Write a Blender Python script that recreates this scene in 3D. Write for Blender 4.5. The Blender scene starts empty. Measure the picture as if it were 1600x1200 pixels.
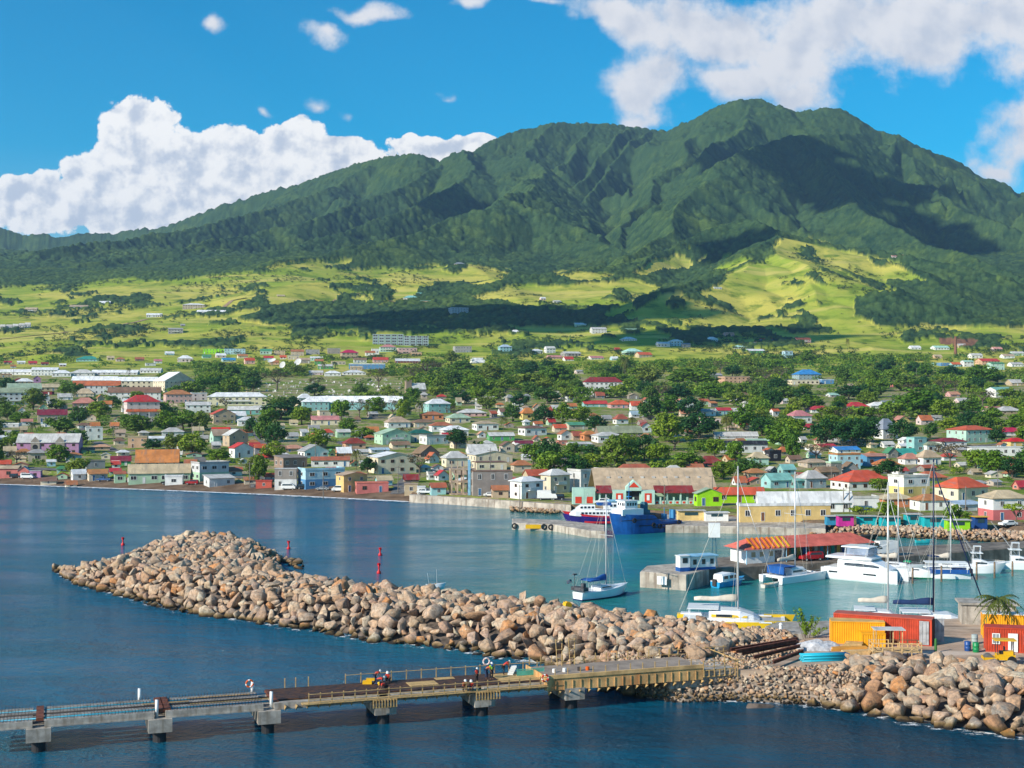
import bpy, bmesh, math, random
import numpy as np
from mathutils import Vector, Matrix
from math import sin, cos, pi, radians
F=2100.0; CX=800.0; HY=610.0; CAMZ=35.0
S=bpy.context.scene
# ---------------------------------------------------------------- camera
cd=bpy.data.cameras.new("camera"); cam=bpy.data.objects.new("camera",cd); S.collection.objects.link(cam)
cam.location=(0,0,CAMZ); cam.rotation_euler=(radians(90),0,0)
cd.sensor_width=36; cd.lens=36*F/1600; cd.shift_y=(HY-600)/1600.0
cd.clip_start=1; cd.clip_end=60000
S.camera=cam
S.view_settings.view_transform='Standard'; S.view_settings.look='None'; S.view_settings.gamma=1
S.view_settings.exposure=0.40
# ---------------------------------------------------------------- sun (left, behind the camera)
SUN=Vector((-0.73,-0.50,0.49)).normalized()
sl=bpy.data.lights.new("sun","SUN"); sl.energy=5.0; sl.angle=radians(0.53); sl.color=(1,0.93,0.80)
so=bpy.data.objects.new("sun",sl); S.collection.objects.link(so)
so.rotation_euler=(-SUN).to_track_quat('-Z','Y').to_euler()
# ---------------------------------------------------------------- world: sky with cloud cover
W=bpy.data.worlds.new("World"); S.world=W; W.use_nodes=True
nt=W.node_tree; nt.nodes.clear()
def N(nt,t,**k):
    n=nt.nodes.new(t)
    for a,b in k.items(): setattr(n,a,b)
    return n
def mth(nt,op,a,b=None,c=None,clamp=False):
    n=nt.nodes.new('ShaderNodeMath'); n.operation=op; n.use_clamp=clamp
    for i,v in enumerate((a,b,c)):
        if v is None: continue
        if isinstance(v,(int,float)): n.inputs[i].default_value=v
        else: nt.links.new(v,n.inputs[i])
    return n.outputs[0]
def sstep(nt,v,a,b):
    n=nt.nodes.new('ShaderNodeMapRange'); n.interpolation_type='SMOOTHSTEP'
    nt.links.new(v,n.inputs[0]); n.inputs[1].default_value=a; n.inputs[2].default_value=b
    return n.outputs[0]
def mixc(nt,f,a,b,mode='MIX'):
    n=nt.nodes.new('ShaderNodeMix'); n.data_type='RGBA'; n.blend_type=mode
    for s,v in ((n.inputs[0],f),(n.inputs[6],a),(n.inputs[7],b)):
        if isinstance(v,(int,float)): s.default_value=v
        elif isinstance(v,tuple): s.default_value=(v[0],v[1],v[2],1)
        else: nt.links.new(v,s)
    return n.outputs[2]
def px2(a,b): return ((a-CX)/F,(HY-b)/F)
# cumulus banks: (x, y, half width, half height, weight) as seen over the island
CUM=[(60,322,95,34,1),(140,318,70,40,1),(215,215,48,58,1),(160,275,60,40,1),(280,265,95,48,1),(380,255,90,45,1),(455,225,42,40,1),(520,250,60,30,1),(575,262,50,18,1),
     (240,330,130,45,1),(30,300,60,22,1),(385,315,120,50,1),(655,232,34,17,1),(710,230,60,18,1),(745,225,30,12,1)]
SOFT=[(980,20,90,40,1),(1120,40,110,55,1),(1260,60,130,70,1),(1420,40,150,80,1),(1570,40,120,75,1),(1020,120,80,60,.85),(1140,120,110,45,.8),(1240,140,90,35,.7),
      (1600,205,60,50,.9),(1560,260,70,30,.6),(1000,170,60,25,.6),(512,48,60,44,.5),(330,28,40,30,.45),(570,8,80,18,.62),(495,138,60,26,.35),(735,8,50,18,.5),(850,10,60,14,.5),(690,128,40,14,.25),(545,165,34,34,.3),(413,172,20,18,.3)]
def blobfield(g,vec,blobs):
    cur=None
    for (x,y,a,b,wt) in blobs:
        u,v=px2(x,y)
        m=N(g,'ShaderNodeVectorMath',operation='SUBTRACT'); g.links.new(vec,m.inputs[0]); m.inputs[1].default_value=(u,v,0)
        q=N(g,'ShaderNodeVectorMath',operation='MULTIPLY'); g.links.new(m.outputs[0],q.inputs[0]); q.inputs[1].default_value=(F/a/1.25,F/b/1.25,0)
        l=N(g,'ShaderNodeVectorMath',operation='LENGTH'); g.links.new(q.outputs[0],l.inputs[0])
        val=mth(g,'SUBTRACT',wt,l.outputs['Value'])
        cur=val if cur is None else mth(g,'SMOOTH_MAX',cur,val,0.3)
    return cur
tc=N(nt,'ShaderNodeTexCoord'); sep=N(nt,'ShaderNodeSeparateXYZ'); nt.links.new(tc.outputs['Generated'],sep.inputs[0])
yy=mth(nt,'MAXIMUM',sep.outputs[1],0.05)
cmb=N(nt,'ShaderNodeCombineXYZ'); nt.links.new(mth(nt,'DIVIDE',sep.outputs[0],yy),cmb.inputs[0]); nt.links.new(mth(nt,'DIVIDE',sep.outputs[2],yy),cmb.inputs[1])
front=sstep(nt,sep.outputs[1],0.2,0.4)
sky=N(nt,'ShaderNodeTexSky'); sky.sky_type='NISHITA'; sky.sun_disc=False
sky.sun_elevation=math.asin(SUN.z); sky.sun_rotation=math.atan2(SUN.x,SUN.y)
sky.altitude=0; sky.air_density=1.0; sky.dust_density=0.25; sky.ozone_density=3.0
hs=N(nt,'ShaderNodeHueSaturation'); hs.inputs['Hue'].default_value=0.489; hs.inputs['Saturation'].default_value=1.75; hs.inputs['Value'].default_value=0.94
nt.links.new(sky.outputs[0],hs.inputs['Color'])
col=hs.outputs[0]
def vadd(a,b):
    n=N(nt,'ShaderNodeVectorMath',operation='ADD'); nt.links.new(a,n.inputs[0])
    if isinstance(b,tuple): n.inputs[1].default_value=b
    else: nt.links.new(b,n.inputs[1])
    return n.outputs[0]
def noise_n(vec,sc,det,ro=.58,out=0):
    n=N(nt,'ShaderNodeTexNoise'); n.inputs['Scale'].default_value=sc; n.inputs['Detail'].default_value=det; n.inputs['Roughness'].default_value=ro
    nt.links.new(vec,n.inputs['Vector']); return n.outputs[out]
def layer(col,blobs,warp,freq,amp,shift,lo,hi,bright,dark,s0,s1,alpha=1.0,kb=1.5):
    P=cmb.outputs[0]
    w=vadd(noise_n(P,freq*0.6,2,.5,1),(-.5,-.5,-.5)); w2=N(nt,'ShaderNodeVectorMath',operation='SCALE'); nt.links.new(w,w2.inputs[0]); w2.inputs['Scale'].default_value=warp
    Q=vadd(P,w2.outputs[0])
    A=mth(nt,'ADD',blobfield(nt,Q,blobs),mth(nt,'MULTIPLY',mth(nt,'SUBTRACT',noise_n(P,freq,7,.64),.5),amp))
    Bn=mth(nt,'MULTIPLY',mth(nt,'SUBTRACT',noise_n(vadd(P,shift),freq,5,.55),noise_n(P,freq,5,.55)),amp)
    al=mth(nt,'MULTIPLY',sstep(nt,A,lo,hi),alpha)
    t=sstep(nt,mth(nt,'ADD',mth(nt,'MULTIPLY',Bn,kb),mth(nt,'MULTIPLY',A,0.62)),s0,s1)
    return mixc(nt,al,col,mixc(nt,t,bright,dark))
base=col
col=layer(col,SOFT,0.06,24,1.55,(-0.008,0.011,0),-0.04,0.55,(5.6,5.6,5.75),(4.0,4.3,4.9),0.0,1.0,0.96,kb=2.0)
col=layer(col,CUM,0.03,46,0.95,(-0.005,0.0075,0),0.0,0.10,(7.0,6.95,6.8),(3.9,4.35,5.1),-0.05,1.0,kb=3.8)
bg=N(nt,'ShaderNodeBackground'); bg.inputs['Strength'].default_value=0.12; nt.links.new(col,bg.inputs['Color'])
bg0=N(nt,'ShaderNodeBackground'); bg0.inputs['Strength'].default_value=0.12; nt.links.new(base,bg0.inputs['Color'])
# clouds are only worked out in the part of the sky that holds them
u_=mth(nt,'DIVIDE',sep.outputs[0],yy); v_=mth(nt,'DIVIDE',sep.outputs[2],yy)
reg=mth(nt,'MULTIPLY',mth(nt,'MULTIPLY',mth(nt,'GREATER_THAN',sep.outputs[1],0.3),mth(nt,'LESS_THAN',mth(nt,'ABSOLUTE',u_),0.62)),mth(nt,'MULTIPLY',mth(nt,'GREATER_THAN',v_,0.02),mth(nt,'LESS_THAN',v_,0.5)))
mx=N(nt,'ShaderNodeMixShader'); nt.links.new(reg,mx.inputs[0]); nt.links.new(bg0.outputs[0],mx.inputs[1]); nt.links.new(bg.outputs[0],mx.inputs[2])
wo=N(nt,'ShaderNodeOutputWorld'); nt.links.new(mx.outputs[0],wo.inputs[0])
W.cycles.sampling_method='MANUAL'; W.cycles.sample_map_resolution=512
# ---------------------------------------------------------------- helpers
COL=S.collection
def at(px,py,z=0.0):
    D=(CAMZ-z)*F/(py-HY); return Vector(((px-CX)/F*D,D,z))
def atD(px,py,D): return Vector(((px-CX)/F*D,D,CAMZ+(HY-py)/F*D))
def srgb(*c):
    return tuple((v/255/12.92 if v/255<=0.04045 else ((v/255+0.055)/1.055)**2.4) for v in c)
class MB:
    """collects simple solids into one mesh"""
    def __init__(s): s.v=[]; s.f=[]; s.m=[]
    def add(s,vs,fs,mi=0):
        o=len(s.v); s.v+= [tuple(v) for v in vs]; s.f+=[tuple(o+i for i in f) for f in fs]; s.m+=[mi]*len(fs); return s
    def box(s,x0,x1,y0,y1,z0,z1,mi=0,M=None):
        vs=[(x0,y0,z0),(x1,y0,z0),(x1,y1,z0),(x0,y1,z0),(x0,y0,z1),(x1,y0,z1),(x1,y1,z1),(x0,y1,z1)]
        if M is not None: vs=[M@Vector(v) for v in vs]
        return s.add(vs,[(0,3,2,1),(4,5,6,7),(0,1,5,4),(1,2,6,5),(2,3,7,6),(3,0,4,7)],mi)
    def bar(s,a,b,r,r2=None,n=6,mi=0,caps=True):
        a=Vector(a);b=Vector(b); r2=r if r2 is None else r2
        d=(b-a); 
        if d.length<1e-6: return s
        d.normalize(); u=d.orthogonal().normalized(); w=d.cross(u)
        vs=[];
        for p,rr in ((a,r),(b,r2)):
            for i in range(n):
                t=2*pi*i/n; vs.append(p+u*(cos(t)*rr)+w*(sin(t)*rr))
        fs=[(i,(i+1)%n,n+(i+1)%n,n+i) for i in range(n)]
        if caps: fs+=[tuple(range(n-1,-1,-1)),tuple(range(n,2*n))]
        return s.add(vs,fs,mi)
    def prism(s,poly,z0,z1,mi=0,M=None):
        n=len(poly); vs=[(p[0],p[1],z0) for p in poly]+[(p[0],p[1],z1) for p in poly]
        if M is not None: vs=[M@Vector(v) for v in vs]
        return s.add(vs,[tuple(range(n-1,-1,-1)),tuple(range(n,2*n))]+[(i,(i+1)%n,n+(i+1)%n,n+i) for i in range(n)],mi)
    def loft(s,rings,mi=0,closed=True,caps=True):
        n=len(rings[0]); vs=[p for r in rings for p in r]; fs=[]
        for k in range(len(rings)-1):
            for i in range(n if closed else n-1):
                j=(i+1)%n; fs.append((k*n+i,k*n+j,(k+1)*n+j,(k+1)*n+i))
        if caps: fs+=[tuple(range(n-1,-1,-1)),tuple(range((len(rings)-1)*n,len(rings)*n))]
        return s.add(vs,fs,mi)
    def mesh(s,name,mats,smooth=False):
        me=bpy.data.meshes.new(name); me.from_pydata(s.v,[],s.f)
        if not isinstance(mats,(list,tuple)): mats=[mats]
        for m in mats: me.materials.append(m)
        if len(mats)>1: me.polygons.foreach_set('material_index',s.m)
        if smooth: me.polygons.foreach_set('use_smooth',[True]*len(me.polygons))
        me.update(); return me
    def build(s,name,mats,parent=None,smooth=False,fix=True):
        me=s.mesh(name,mats,smooth)
        if fix:
            bm=bmesh.new(); bm.from_mesh(me); bmesh.ops.recalc_face_normals(bm,faces=bm.faces); bm.to_mesh(me); bm.free()
        return link(name,me,parent)
def link(name,me,parent=None):
    o=bpy.data.objects.new(name,me); COL.objects.link(o)
    if parent is not None: o.parent=parent
    return o
def tag(o,label=None,cat=None,group=None,kind=None):
    if label: o['label']=label
    if cat: o['category']=cat
    if group: o['group']=group
    if kind: o['kind']=kind
    return o
def thing(name,label,cat,loc=(0,0,0),rz=0,group=None):
    o=bpy.data.objects.new(name,None); COL.objects.link(o); o.location=loc; o.rotation_euler=(0,0,rz)
    o.empty_display_size=0.5
    return tag(o,label,cat,group)
def npmesh(name,V,Fq,mat,smooth=False,attrs=None,k=4):
    me=bpy.data.meshes.new(name); V=np.asarray(V,dtype=np.float32); Fq=np.asarray(Fq,dtype=np.int32)
    me.vertices.add(len(V)); me.vertices.foreach_set('co',V.ravel())
    me.loops.add(Fq.size); me.loops.foreach_set('vertex_index',Fq.ravel())
    me.polygons.add(len(Fq)); me.polygons.foreach_set('loop_start',np.arange(0,Fq.size,k,dtype=np.int32))
    try: me.polygons.foreach_set('loop_total',np.full(len(Fq),k,dtype=np.int32))
    except Exception: pass
    if smooth: me.polygons.foreach_set('use_smooth',np.ones(len(Fq),dtype=bool))
    me.materials.append(mat); me.update(calc_edges=True)
    for an,(av,dom) in (attrs or {}).items():
        a=me.attributes.new(an,'FLOAT',dom); a.data.foreach_set('value',np.asarray(av,dtype=np.float32).ravel())
    return me
# ---------------------------------------------------------------- materials
MATS={}
def mat(name,c,rough=0.75,metal=0.0,var=0.12,scale=0.6,spec=0.35,streak=None,bump=0.0,coords='Object',alpha=None,trans=0,rnd=0.0,bscale=None):
    if name in MATS: return MATS[name]
    m=bpy.data.materials.new(name); m.use_nodes=True; t=m.node_tree; b=t.nodes['Principled BSDF']
    b.inputs['Roughness'].default_value=rough; b.inputs['Metallic'].default_value=metal
    b.inputs['Specular IOR Level'].default_value=spec
    tcn=N(t,'ShaderNodeTexCoord'); v=tcn.outputs[coords]
    no=N(t,'ShaderNodeTexNoise'); no.inputs['Scale'].default_value=scale; no.inputs['Detail'].default_value=6; no.inputs['Roughness'].default_value=.62
    t.links.new(v,no.inputs['Vector'])
    dk=tuple(x*(1-var*2.2) for x in c); lt=tuple(min(1,x*(1+var)) for x in c)
    cc=mixc(t,sstep(t,no.outputs[0],0.3,0.7),dk,lt)
    if streak:
        sc,col2,lo,hi=streak
        mp=N(t,'ShaderNodeMapping'); mp.inputs['Scale'].default_value=sc; t.links.new(v,mp.inputs[0])
        n2=N(t,'ShaderNodeTexNoise'); n2.inputs['Scale'].default_value=1; n2.inputs['Detail'].default_value=5; t.links.new(mp.outputs[0],n2.inputs['Vector'])
        cc=mixc(t,sstep(t,n2.outputs[0],lo,hi),cc,col2)
    if rnd:
        oi=N(t,'ShaderNodeObjectInfo'); h=N(t,'ShaderNodeHueSaturation')
        r=oi.outputs['Random']
        t.links.new(mth(t,'ADD',mth(t,'MULTIPLY',r,rnd*0.25),0.5-rnd*0.125),h.inputs['Hue'])
        t.links.new(mth(t,'ADD',mth(t,'MULTIPLY',r,rnd*1.6),1-rnd*0.8),h.inputs['Value'])
        t.links.new(cc,h.inputs['Color']); cc=h.outputs[0]
    t.links.new(cc,b.inputs['Base Color'])
    if bump:
        bn=N(t,'ShaderNodeBump'); bn.inputs['Strength'].default_value=bump; bn.inputs['Distance'].default_value=0.1
        n3=N(t,'ShaderNodeTexNoise'); n3.inputs['Scale'].default_value=bscale or scale*4; n3.inputs['Detail'].default_value=6; t.links.new(v,n3.inputs['Vector'])
        t.links.new(n3.outputs[0],bn.inputs['Height']); t.links.new(bn.outputs[0],b.inputs['Normal'])
    if alpha is not None: b.inputs['Alpha'].default_value=alpha
    if trans: b.inputs['Transmission Weight'].default_value=trans
    MATS[name]=m; return m
rng=np.random.default_rng(7); random.seed(11)
# ---------------------------------------------------------------- value noise (numpy)
_perm=np.random.default_rng(3).random((256,256))
def vnoise(x,y):
    xi=np.floor(x).astype(int); yi=np.floor(y).astype(int); fx=x-xi; fy=y-yi
    fx=fx*fx*(3-2*fx); fy=fy*fy*(3-2*fy)
    a=_perm[xi&255,yi&255]; b=_perm[(xi+1)&255,yi&255]; c=_perm[xi&255,(yi+1)&255]; d=_perm[(xi+1)&255,(yi+1)&255]
    return (a*(1-fx)+b*fx)*(1-fy)+(c*(1-fx)+d*fx)*fy
def fbm(x,y,o=5,r=0.5):
    s=0;a=1;t=0
    for i in range(o):
        s=s+a*vnoise(x+i*17.3,y+i*9.1); t+=a; a*=r; x=x*2.03; y=y*2.03
    return s/t
def ridged(x,y,o=4,r=0.5):
    s=0;a=1;t=0
    for i in range(o):
        s=s+a*(1-np.abs(2*vnoise(x+i*31.7,y+i*5.3)-1)); t+=a; a*=r; x=x*2.07; y=y*2.07
    return s/t
def cells(x,y,jit=0.9):
    """distance to the nearest jittered cell centre, and its id value"""
    xi=np.floor(x).astype(int); yi=np.floor(y).astype(int); best=np.full(x.shape,9.0); idv=np.zeros(x.shape)
    for dx in (-1,0,1):
        for dy in (-1,0,1):
            cx=xi+dx; cy=yi+dy; jx=_perm[cx&255,cy&255]; jy=_perm[(cy+77)&255,(cx+31)&255]; q=_perm[(cx+13)&255,(cy+101)&255]
            d=np.hypot(x-(cx+.5+(jx-.5)*jit),y-(cy+.5+(jy-.5)*jit)); m=d<best; best=np.where(m,d,best); idv=np.where(m,q,idv)
    return best,idv
# ---------------------------------------------------------------- terrain
PLD=[0,300,450,520,600,700,800,950,1100,1300,1500,1800,2100,2500,3000,4000,6000,9000]
PLZ=[2.2,2.2,2.6,4,8.3,14,20.5,29,38,54,73,113,168,243,322,440,480,480]
SHX=[-3000,-400,0,400,690,870,1000,1100,1270,1600,2000,5000]
SHD=[560,520,500,453,415,387,368,358,335,322,315,315]
def sh_dist(px): return np.interp(px,SHX,SHD)
CREST=[(-500,300,5600),(-100,350,5300),(0,357,5200),(40,366,5200),(90,368,5150),(200,362,5100),(250,357,5000),(300,342,4900),(350,318,4800),(420,302,4700),(470,285,4600),(520,268,4500),(570,255,4400),(610,247,4300),(650,244,4200),(682,256,4200),(700,245,4150),(715,238,4150),(732,242,4200),(760,222,4300),(800,207,4400),(850,196,4400),(920,197,4450),(980,197,4500),(1015,207,4500),(1040,208,4500),(1070,195,4400),(1110,175,4300),(1150,160,4200),(1185,157,4200),(1210,168,4150),(1240,180,4150),(1270,174,4100),(1300,172,4100),(1330,190,4100),(1345,208,4100),(1400,215,4000),(1450,235,4000),(1490,262,3900),(1540,290,3900),(1600,328,3900),(1700,380,3900),(2200,420,3900)]
SPINES=[(CREST,0.55),
 ([(1350,212,4000),(1300,216,3650),(1240,219,3500),(1180,234,3400),(1130,262,3200),(1080,305,3000),(1040,350,2800),(1000,408,2500)],0.60),
 ([(1250,220,3500),(1300,272,3250),(1360,330,2950),(1430,378,2700),(1500,405,2500),(1620,440,2300)],0.55),
 ([(1400,216,4000),(1440,288,3600),(1500,332,3300),(1620,378,3100)],0.55),
 ([(1015,207,4500),(990,228,4250),(955,268,4000),(915,312,3700)],0.75),
 ([(985,198,4500),(960,222,4250),(925,262,4000),(900,290,3800)],0.8),
 ([(920,197,4450),(895,235,4200),(868,262,4000)],0.75),
 ([(850,196,4400),(830,225,4200),(815,250,4000),(850,270,3850),(830,292,3550),(800,313,3200),(700,346,3000),(600,378,2800),(500,407,2600),(430,418,2500)],0.5),
 ([(800,313,3200),(870,346,3100),(920,372,3000),(960,398,2800)],0.5),
 ([(715,238,4150),(745,270,3900),(700,290,3650),(640,330,3350),(540,370,3100),(450,395,2900),(300,425,2700)],0.55),
 ([(680,262,4100),(620,300,3850),(560,318,3700),(480,348,3500),(380,374,3300),(250,400,3000),(120,420,2800)],0.55),
 ([(570,262,4300),(500,300,4100),(420,330,3900),(330,352,3700),(200,378,3400),(60,400,3100)],0.55),
 ([(1110,182,4250),(1080,230,3900),(1040,280,3600),(1000,330,3300),(960,380,2950)],0.65),
 ([(1170,170,4150),(1150,215,3800),(1110,240,3550)],0.7),
 ([(1230,371,2300),(1180,405,2120),(1130,430,2000),(1060,455,1900)],0.42),
 ([(1230,371,2300),(1300,388,2300),(1360,410,2250),(1430,432,2150),(1520,475,1950)],0.42),
 ([(1230,371,2300),(1250,420,2050),(1260,470,1850)],0.36),
 ([(1150,344,2550),(1100,362,2500),(1050,392,2420),(1010,420,2300)],0.5),
 ([(1150,344,2550),(1230,368,2420),(1320,390,2400),(1420,405,2350),(1600,440,2200)],0.5),
 ([(1000,415,2350),(900,432,2250),(800,440,2200)],0.3),
 ([(740,415,2400),(640,424,2350),(560,440,2250),(400,455,2100)],0.28),
 ([(740,415,2400),(800,425,2400)],0.3)]
_SP=[]
for pts,k in SPINES:
    P=[atD(*p) for p in pts]; _SP.append(([(p.x,p.y,p.z) for p in P],k*(1.3 if k>=.5 else 1)))
def _segdist(X,Y,a,b):
    dx=b[0]-a[0]; dy=b[1]-a[1]; L=dx*dx+dy*dy+1e-9
    t=np.clip(((X-a[0])*dx+(Y-a[1])*dy)/L,0,1)
    return np.hypot(X-(a[0]+t*dx),Y-(a[1]+t*dy)), a[2]+t*(b[2]-a[2])
def ground(X,Y,detail=True):
    X=np.asarray(X,dtype=float); Y=np.asarray(Y,dtype=float)
    px=CX+F*X/np.maximum(Y,1)
    base=np.interp(Y,PLD,PLZ)
    far=np.clip((Y-1500)/900,0,1)
    base=base+far*26*(fbm(X/420+3,Y/420,3)-0.5)*2
    e=Y-sh_dist(px)
    sl=np.interp(px,[640,720],[0.088,1.6])
    low=np.where(e<0,np.maximum(e*0.3,-6),e*sl+np.maximum(0,e-28)*2)
    z=np.minimum(base,low)
    if Y.max()>1500:
        # noise that carves gullies away from the ridges
        w=(fbm(X/500,Y/500,3)-0.5)*160; w2=(fbm(X/500+40,Y/500+9,3)-0.5)*160
        rn=ridged((X+w)/330,(Y+w2)/330,4)
        best=np.full(X.shape,-1e9)
        Xw=X+(fbm(X/170+7,Y/170,3)-0.5)*90; Yw=Y+(fbm(X/170+70,Y/170+5,3)-0.5)*90
        for pts,k in _SP:
            for a,b in zip(pts[:-1],pts[1:]):
                d,h=_segdist(Xw,Yw,a,b)
                v=h-k*d*(1.0+0.35*(0.72-rn)*np.clip(d/60,0,3))-6*np.clip(d/40,0,1)*0
                best=np.maximum(best,v)
        mtn=best
        s=30.0
        z2=np.where(Y>1450,np.maximum(z,mtn)+ s*np.exp(-np.abs(z-mtn)/s)*0.35,z)
        z=z2
    return z
_Dm=np.concatenate([np.arange(305,1600,1.0),np.arange(1600,3600,3.0)])
def hit(px,py):
    """first point of the land under a pixel of the view"""
    X=(px-CX)/F*_Dm; zr=CAMZ+(HY-py)/F*_Dm; g=ground(X,_Dm)
    i=np.argmax(g>=zr) if (g>=zr).any() else len(_Dm)-1
    if i>0:
        a=g[i-1]-zr[i-1]; b=g[i]-zr[i]; t=a/(a-b) if a!=b else 0; D=_Dm[i-1]+t*(_Dm[i]-_Dm[i-1])
    else: D=_Dm[0]
    return Vector(((px-CX)/F*D,D,CAMZ+(HY-py)/F*D))
# land cover polygons, on the map of the slopes as seen from the harbour
def inpoly(px,py,poly):
    c=np.zeros(px.shape,bool); n=len(poly); j=n-1
    for i in range(n):
        xi,yi=poly[i]; xj,yj=poly[j]
        m=((yi>py)!=(yj>py))&(px<(xj-xi)*(py-yi)/((yj-yi) if yj!=yi else 1e-9)+xi); c^=m; j=i
    return c
MEADOWS=[[(-400,480),(0,446),(130,446),(230,440),(330,436),(420,424),(520,406),(545,408),(500,425),(600,420),(640,424),(740,413),(805,428),(790,438),(740,445),(650,452),(640,470),(590,485),(560,470),(450,480),(380,500),(560,520),(700,520),(560,545),(300,550),(-400,566)],
 [(745,470),(800,445),(870,440),(1000,440),(1030,455),(980,468),(1000,480),(960,495),(900,480),(820,485)],
 [(870,430),(940,426),(970,434),(900,438)],
 [(995,428),(1040,400),(1070,384),(1110,402),(1080,416),(1020,430)],
 [(1105,425),(1150,400),(1170,405),(1140,425)],
 [(1010,500),(980,490),(1040,462),(1110,456),(1140,430),(1180,410),(1200,380),(1222,369),(1260,378),(1320,390),(1380,410),(1430,432),(1440,440),(1385,440),(1390,455),(1400,462),(1340,470),(1330,500),(1380,512),(1500,510),(1540,520),(1400,535),(1200,525),(1060,515)],
 [(1380,512),(1530,514),(1600,540),(1400,540)]]
BROWN=[[(1465,528),(1530,530),(1520,540),(1470,538)]]
def cover(X,Y,z):
    """1 = meadow, 0 = woodland"""
    px=CX+F*X/Y; py=HY-F*(z-CAMZ)/Y
    jx=px+(fbm(X/90,Y/90,4)-0.5)*46; jy=py+(fbm(X/90+50,Y/90,4)-0.5)*22
    m=np.zeros(X.shape,bool)
    for p in MEADOWS: m|=inpoly(jx,jy,p)
    m&=(Y<2900)
    m|=(Y<1450)
    m|=(py>512)&(Y<2400)
    scrub=fbm(X/55+9,Y/75+4,5)
    thr=0.60 if True else 0
    gl=np.where((px>560)&(px<1000)&(py>480)&(py<540),0.50,np.where(py>512,0.59,0.68))
    m&=~((scrub>gl)&(Y>1450))
    return m.astype(float)
def build_terrain():
    # rows spaced so each one is about equally tall in the view
    D=[300.0]; 
    while D[-1]<5900:
        d=D[-1]; D.append(d+ (1.6 if d<560 else 3.0 if d<1100 else 4.2 if d<1600 else 5.0 if d<2600 else 6.2 if d<4600 else 30))
    D=np.array(D+[6400,7500,9000])
    A=np.linspace(-0.46,0.46,1150)
    Y,T=np.meshgrid(D,A,indexing='ij'); X=Y*T
    z=ground(X,Y)
    cv=cover(X,Y,z)
    # tree canopy: domes of real height on the wooded slopes
    big,idb=cells(X/16,Y/16); sm,ids=cells(X/7.5+31,Y/7.5+3)
    wood=(1-cv)*np.clip((Y-1450)/40,0,1)
    ft=np.clip((Y-2300)/900,0,1); ma,ida=cells(X/9+5,Y/9+9)
    can=wood*((1-ft)*5.4*np.sqrt(np.clip(1-ma*ma*1.3,0,1))*(0.4+0.8*ida)+ft*(7.5*np.sqrt(np.clip(1-big*big*1.3,0,1))*(0.35+0.9*idb)+3.0*np.sqrt(np.clip(1-sm*sm*1.4,0,1))))
    bush,idc=cells(X/11+7,Y/11+70)
    dens=fbm(X/60+5,Y/60+2,3)
    bsel=(cv>0.5)&(Y>1300)&(idc>0.965-np.clip((dens-0.52)*2.6,-.02,.5))&(bush<0.42)&(idc>2)
    can=np.where(bsel,4.2*np.sqrt(np.clip(1-(bush/0.42)**2,0,1)),can)
    cv=np.where(bsel,0.0,cv)
    z=z+can
    px=CX+F*X/Y; py=HY-F*(z-CAMZ)/Y
    br=np.zeros(X.shape,bool)
    for p in BROWN: br|=inpoly(px,py,p)
    br&=(Y<2600)
    V=np.stack([X,Y,z],-1).reshape(-1,3); nr,nc=X.shape
    idx=np.arange(nr*nc).reshape(nr,nc)
    Q=np.stack([idx[:-1,:-1],idx[:-1,1:],idx[1:,1:],idx[1:,:-1]],-1).reshape(-1,4)
    t=np.where(Y<2700,ida,idb)*0.6+ids*0.4
    m=terrain_mat()
    me=npmesh('hillside_terrain',V,Q,m,smooth=True,attrs={'cover':(cv,'POINT'),'crown':(t,'POINT'),'field':(br.astype(float),'POINT')})
    o=link('hillside_terrain',me); tag(o,kind='structure'); return o
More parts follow.
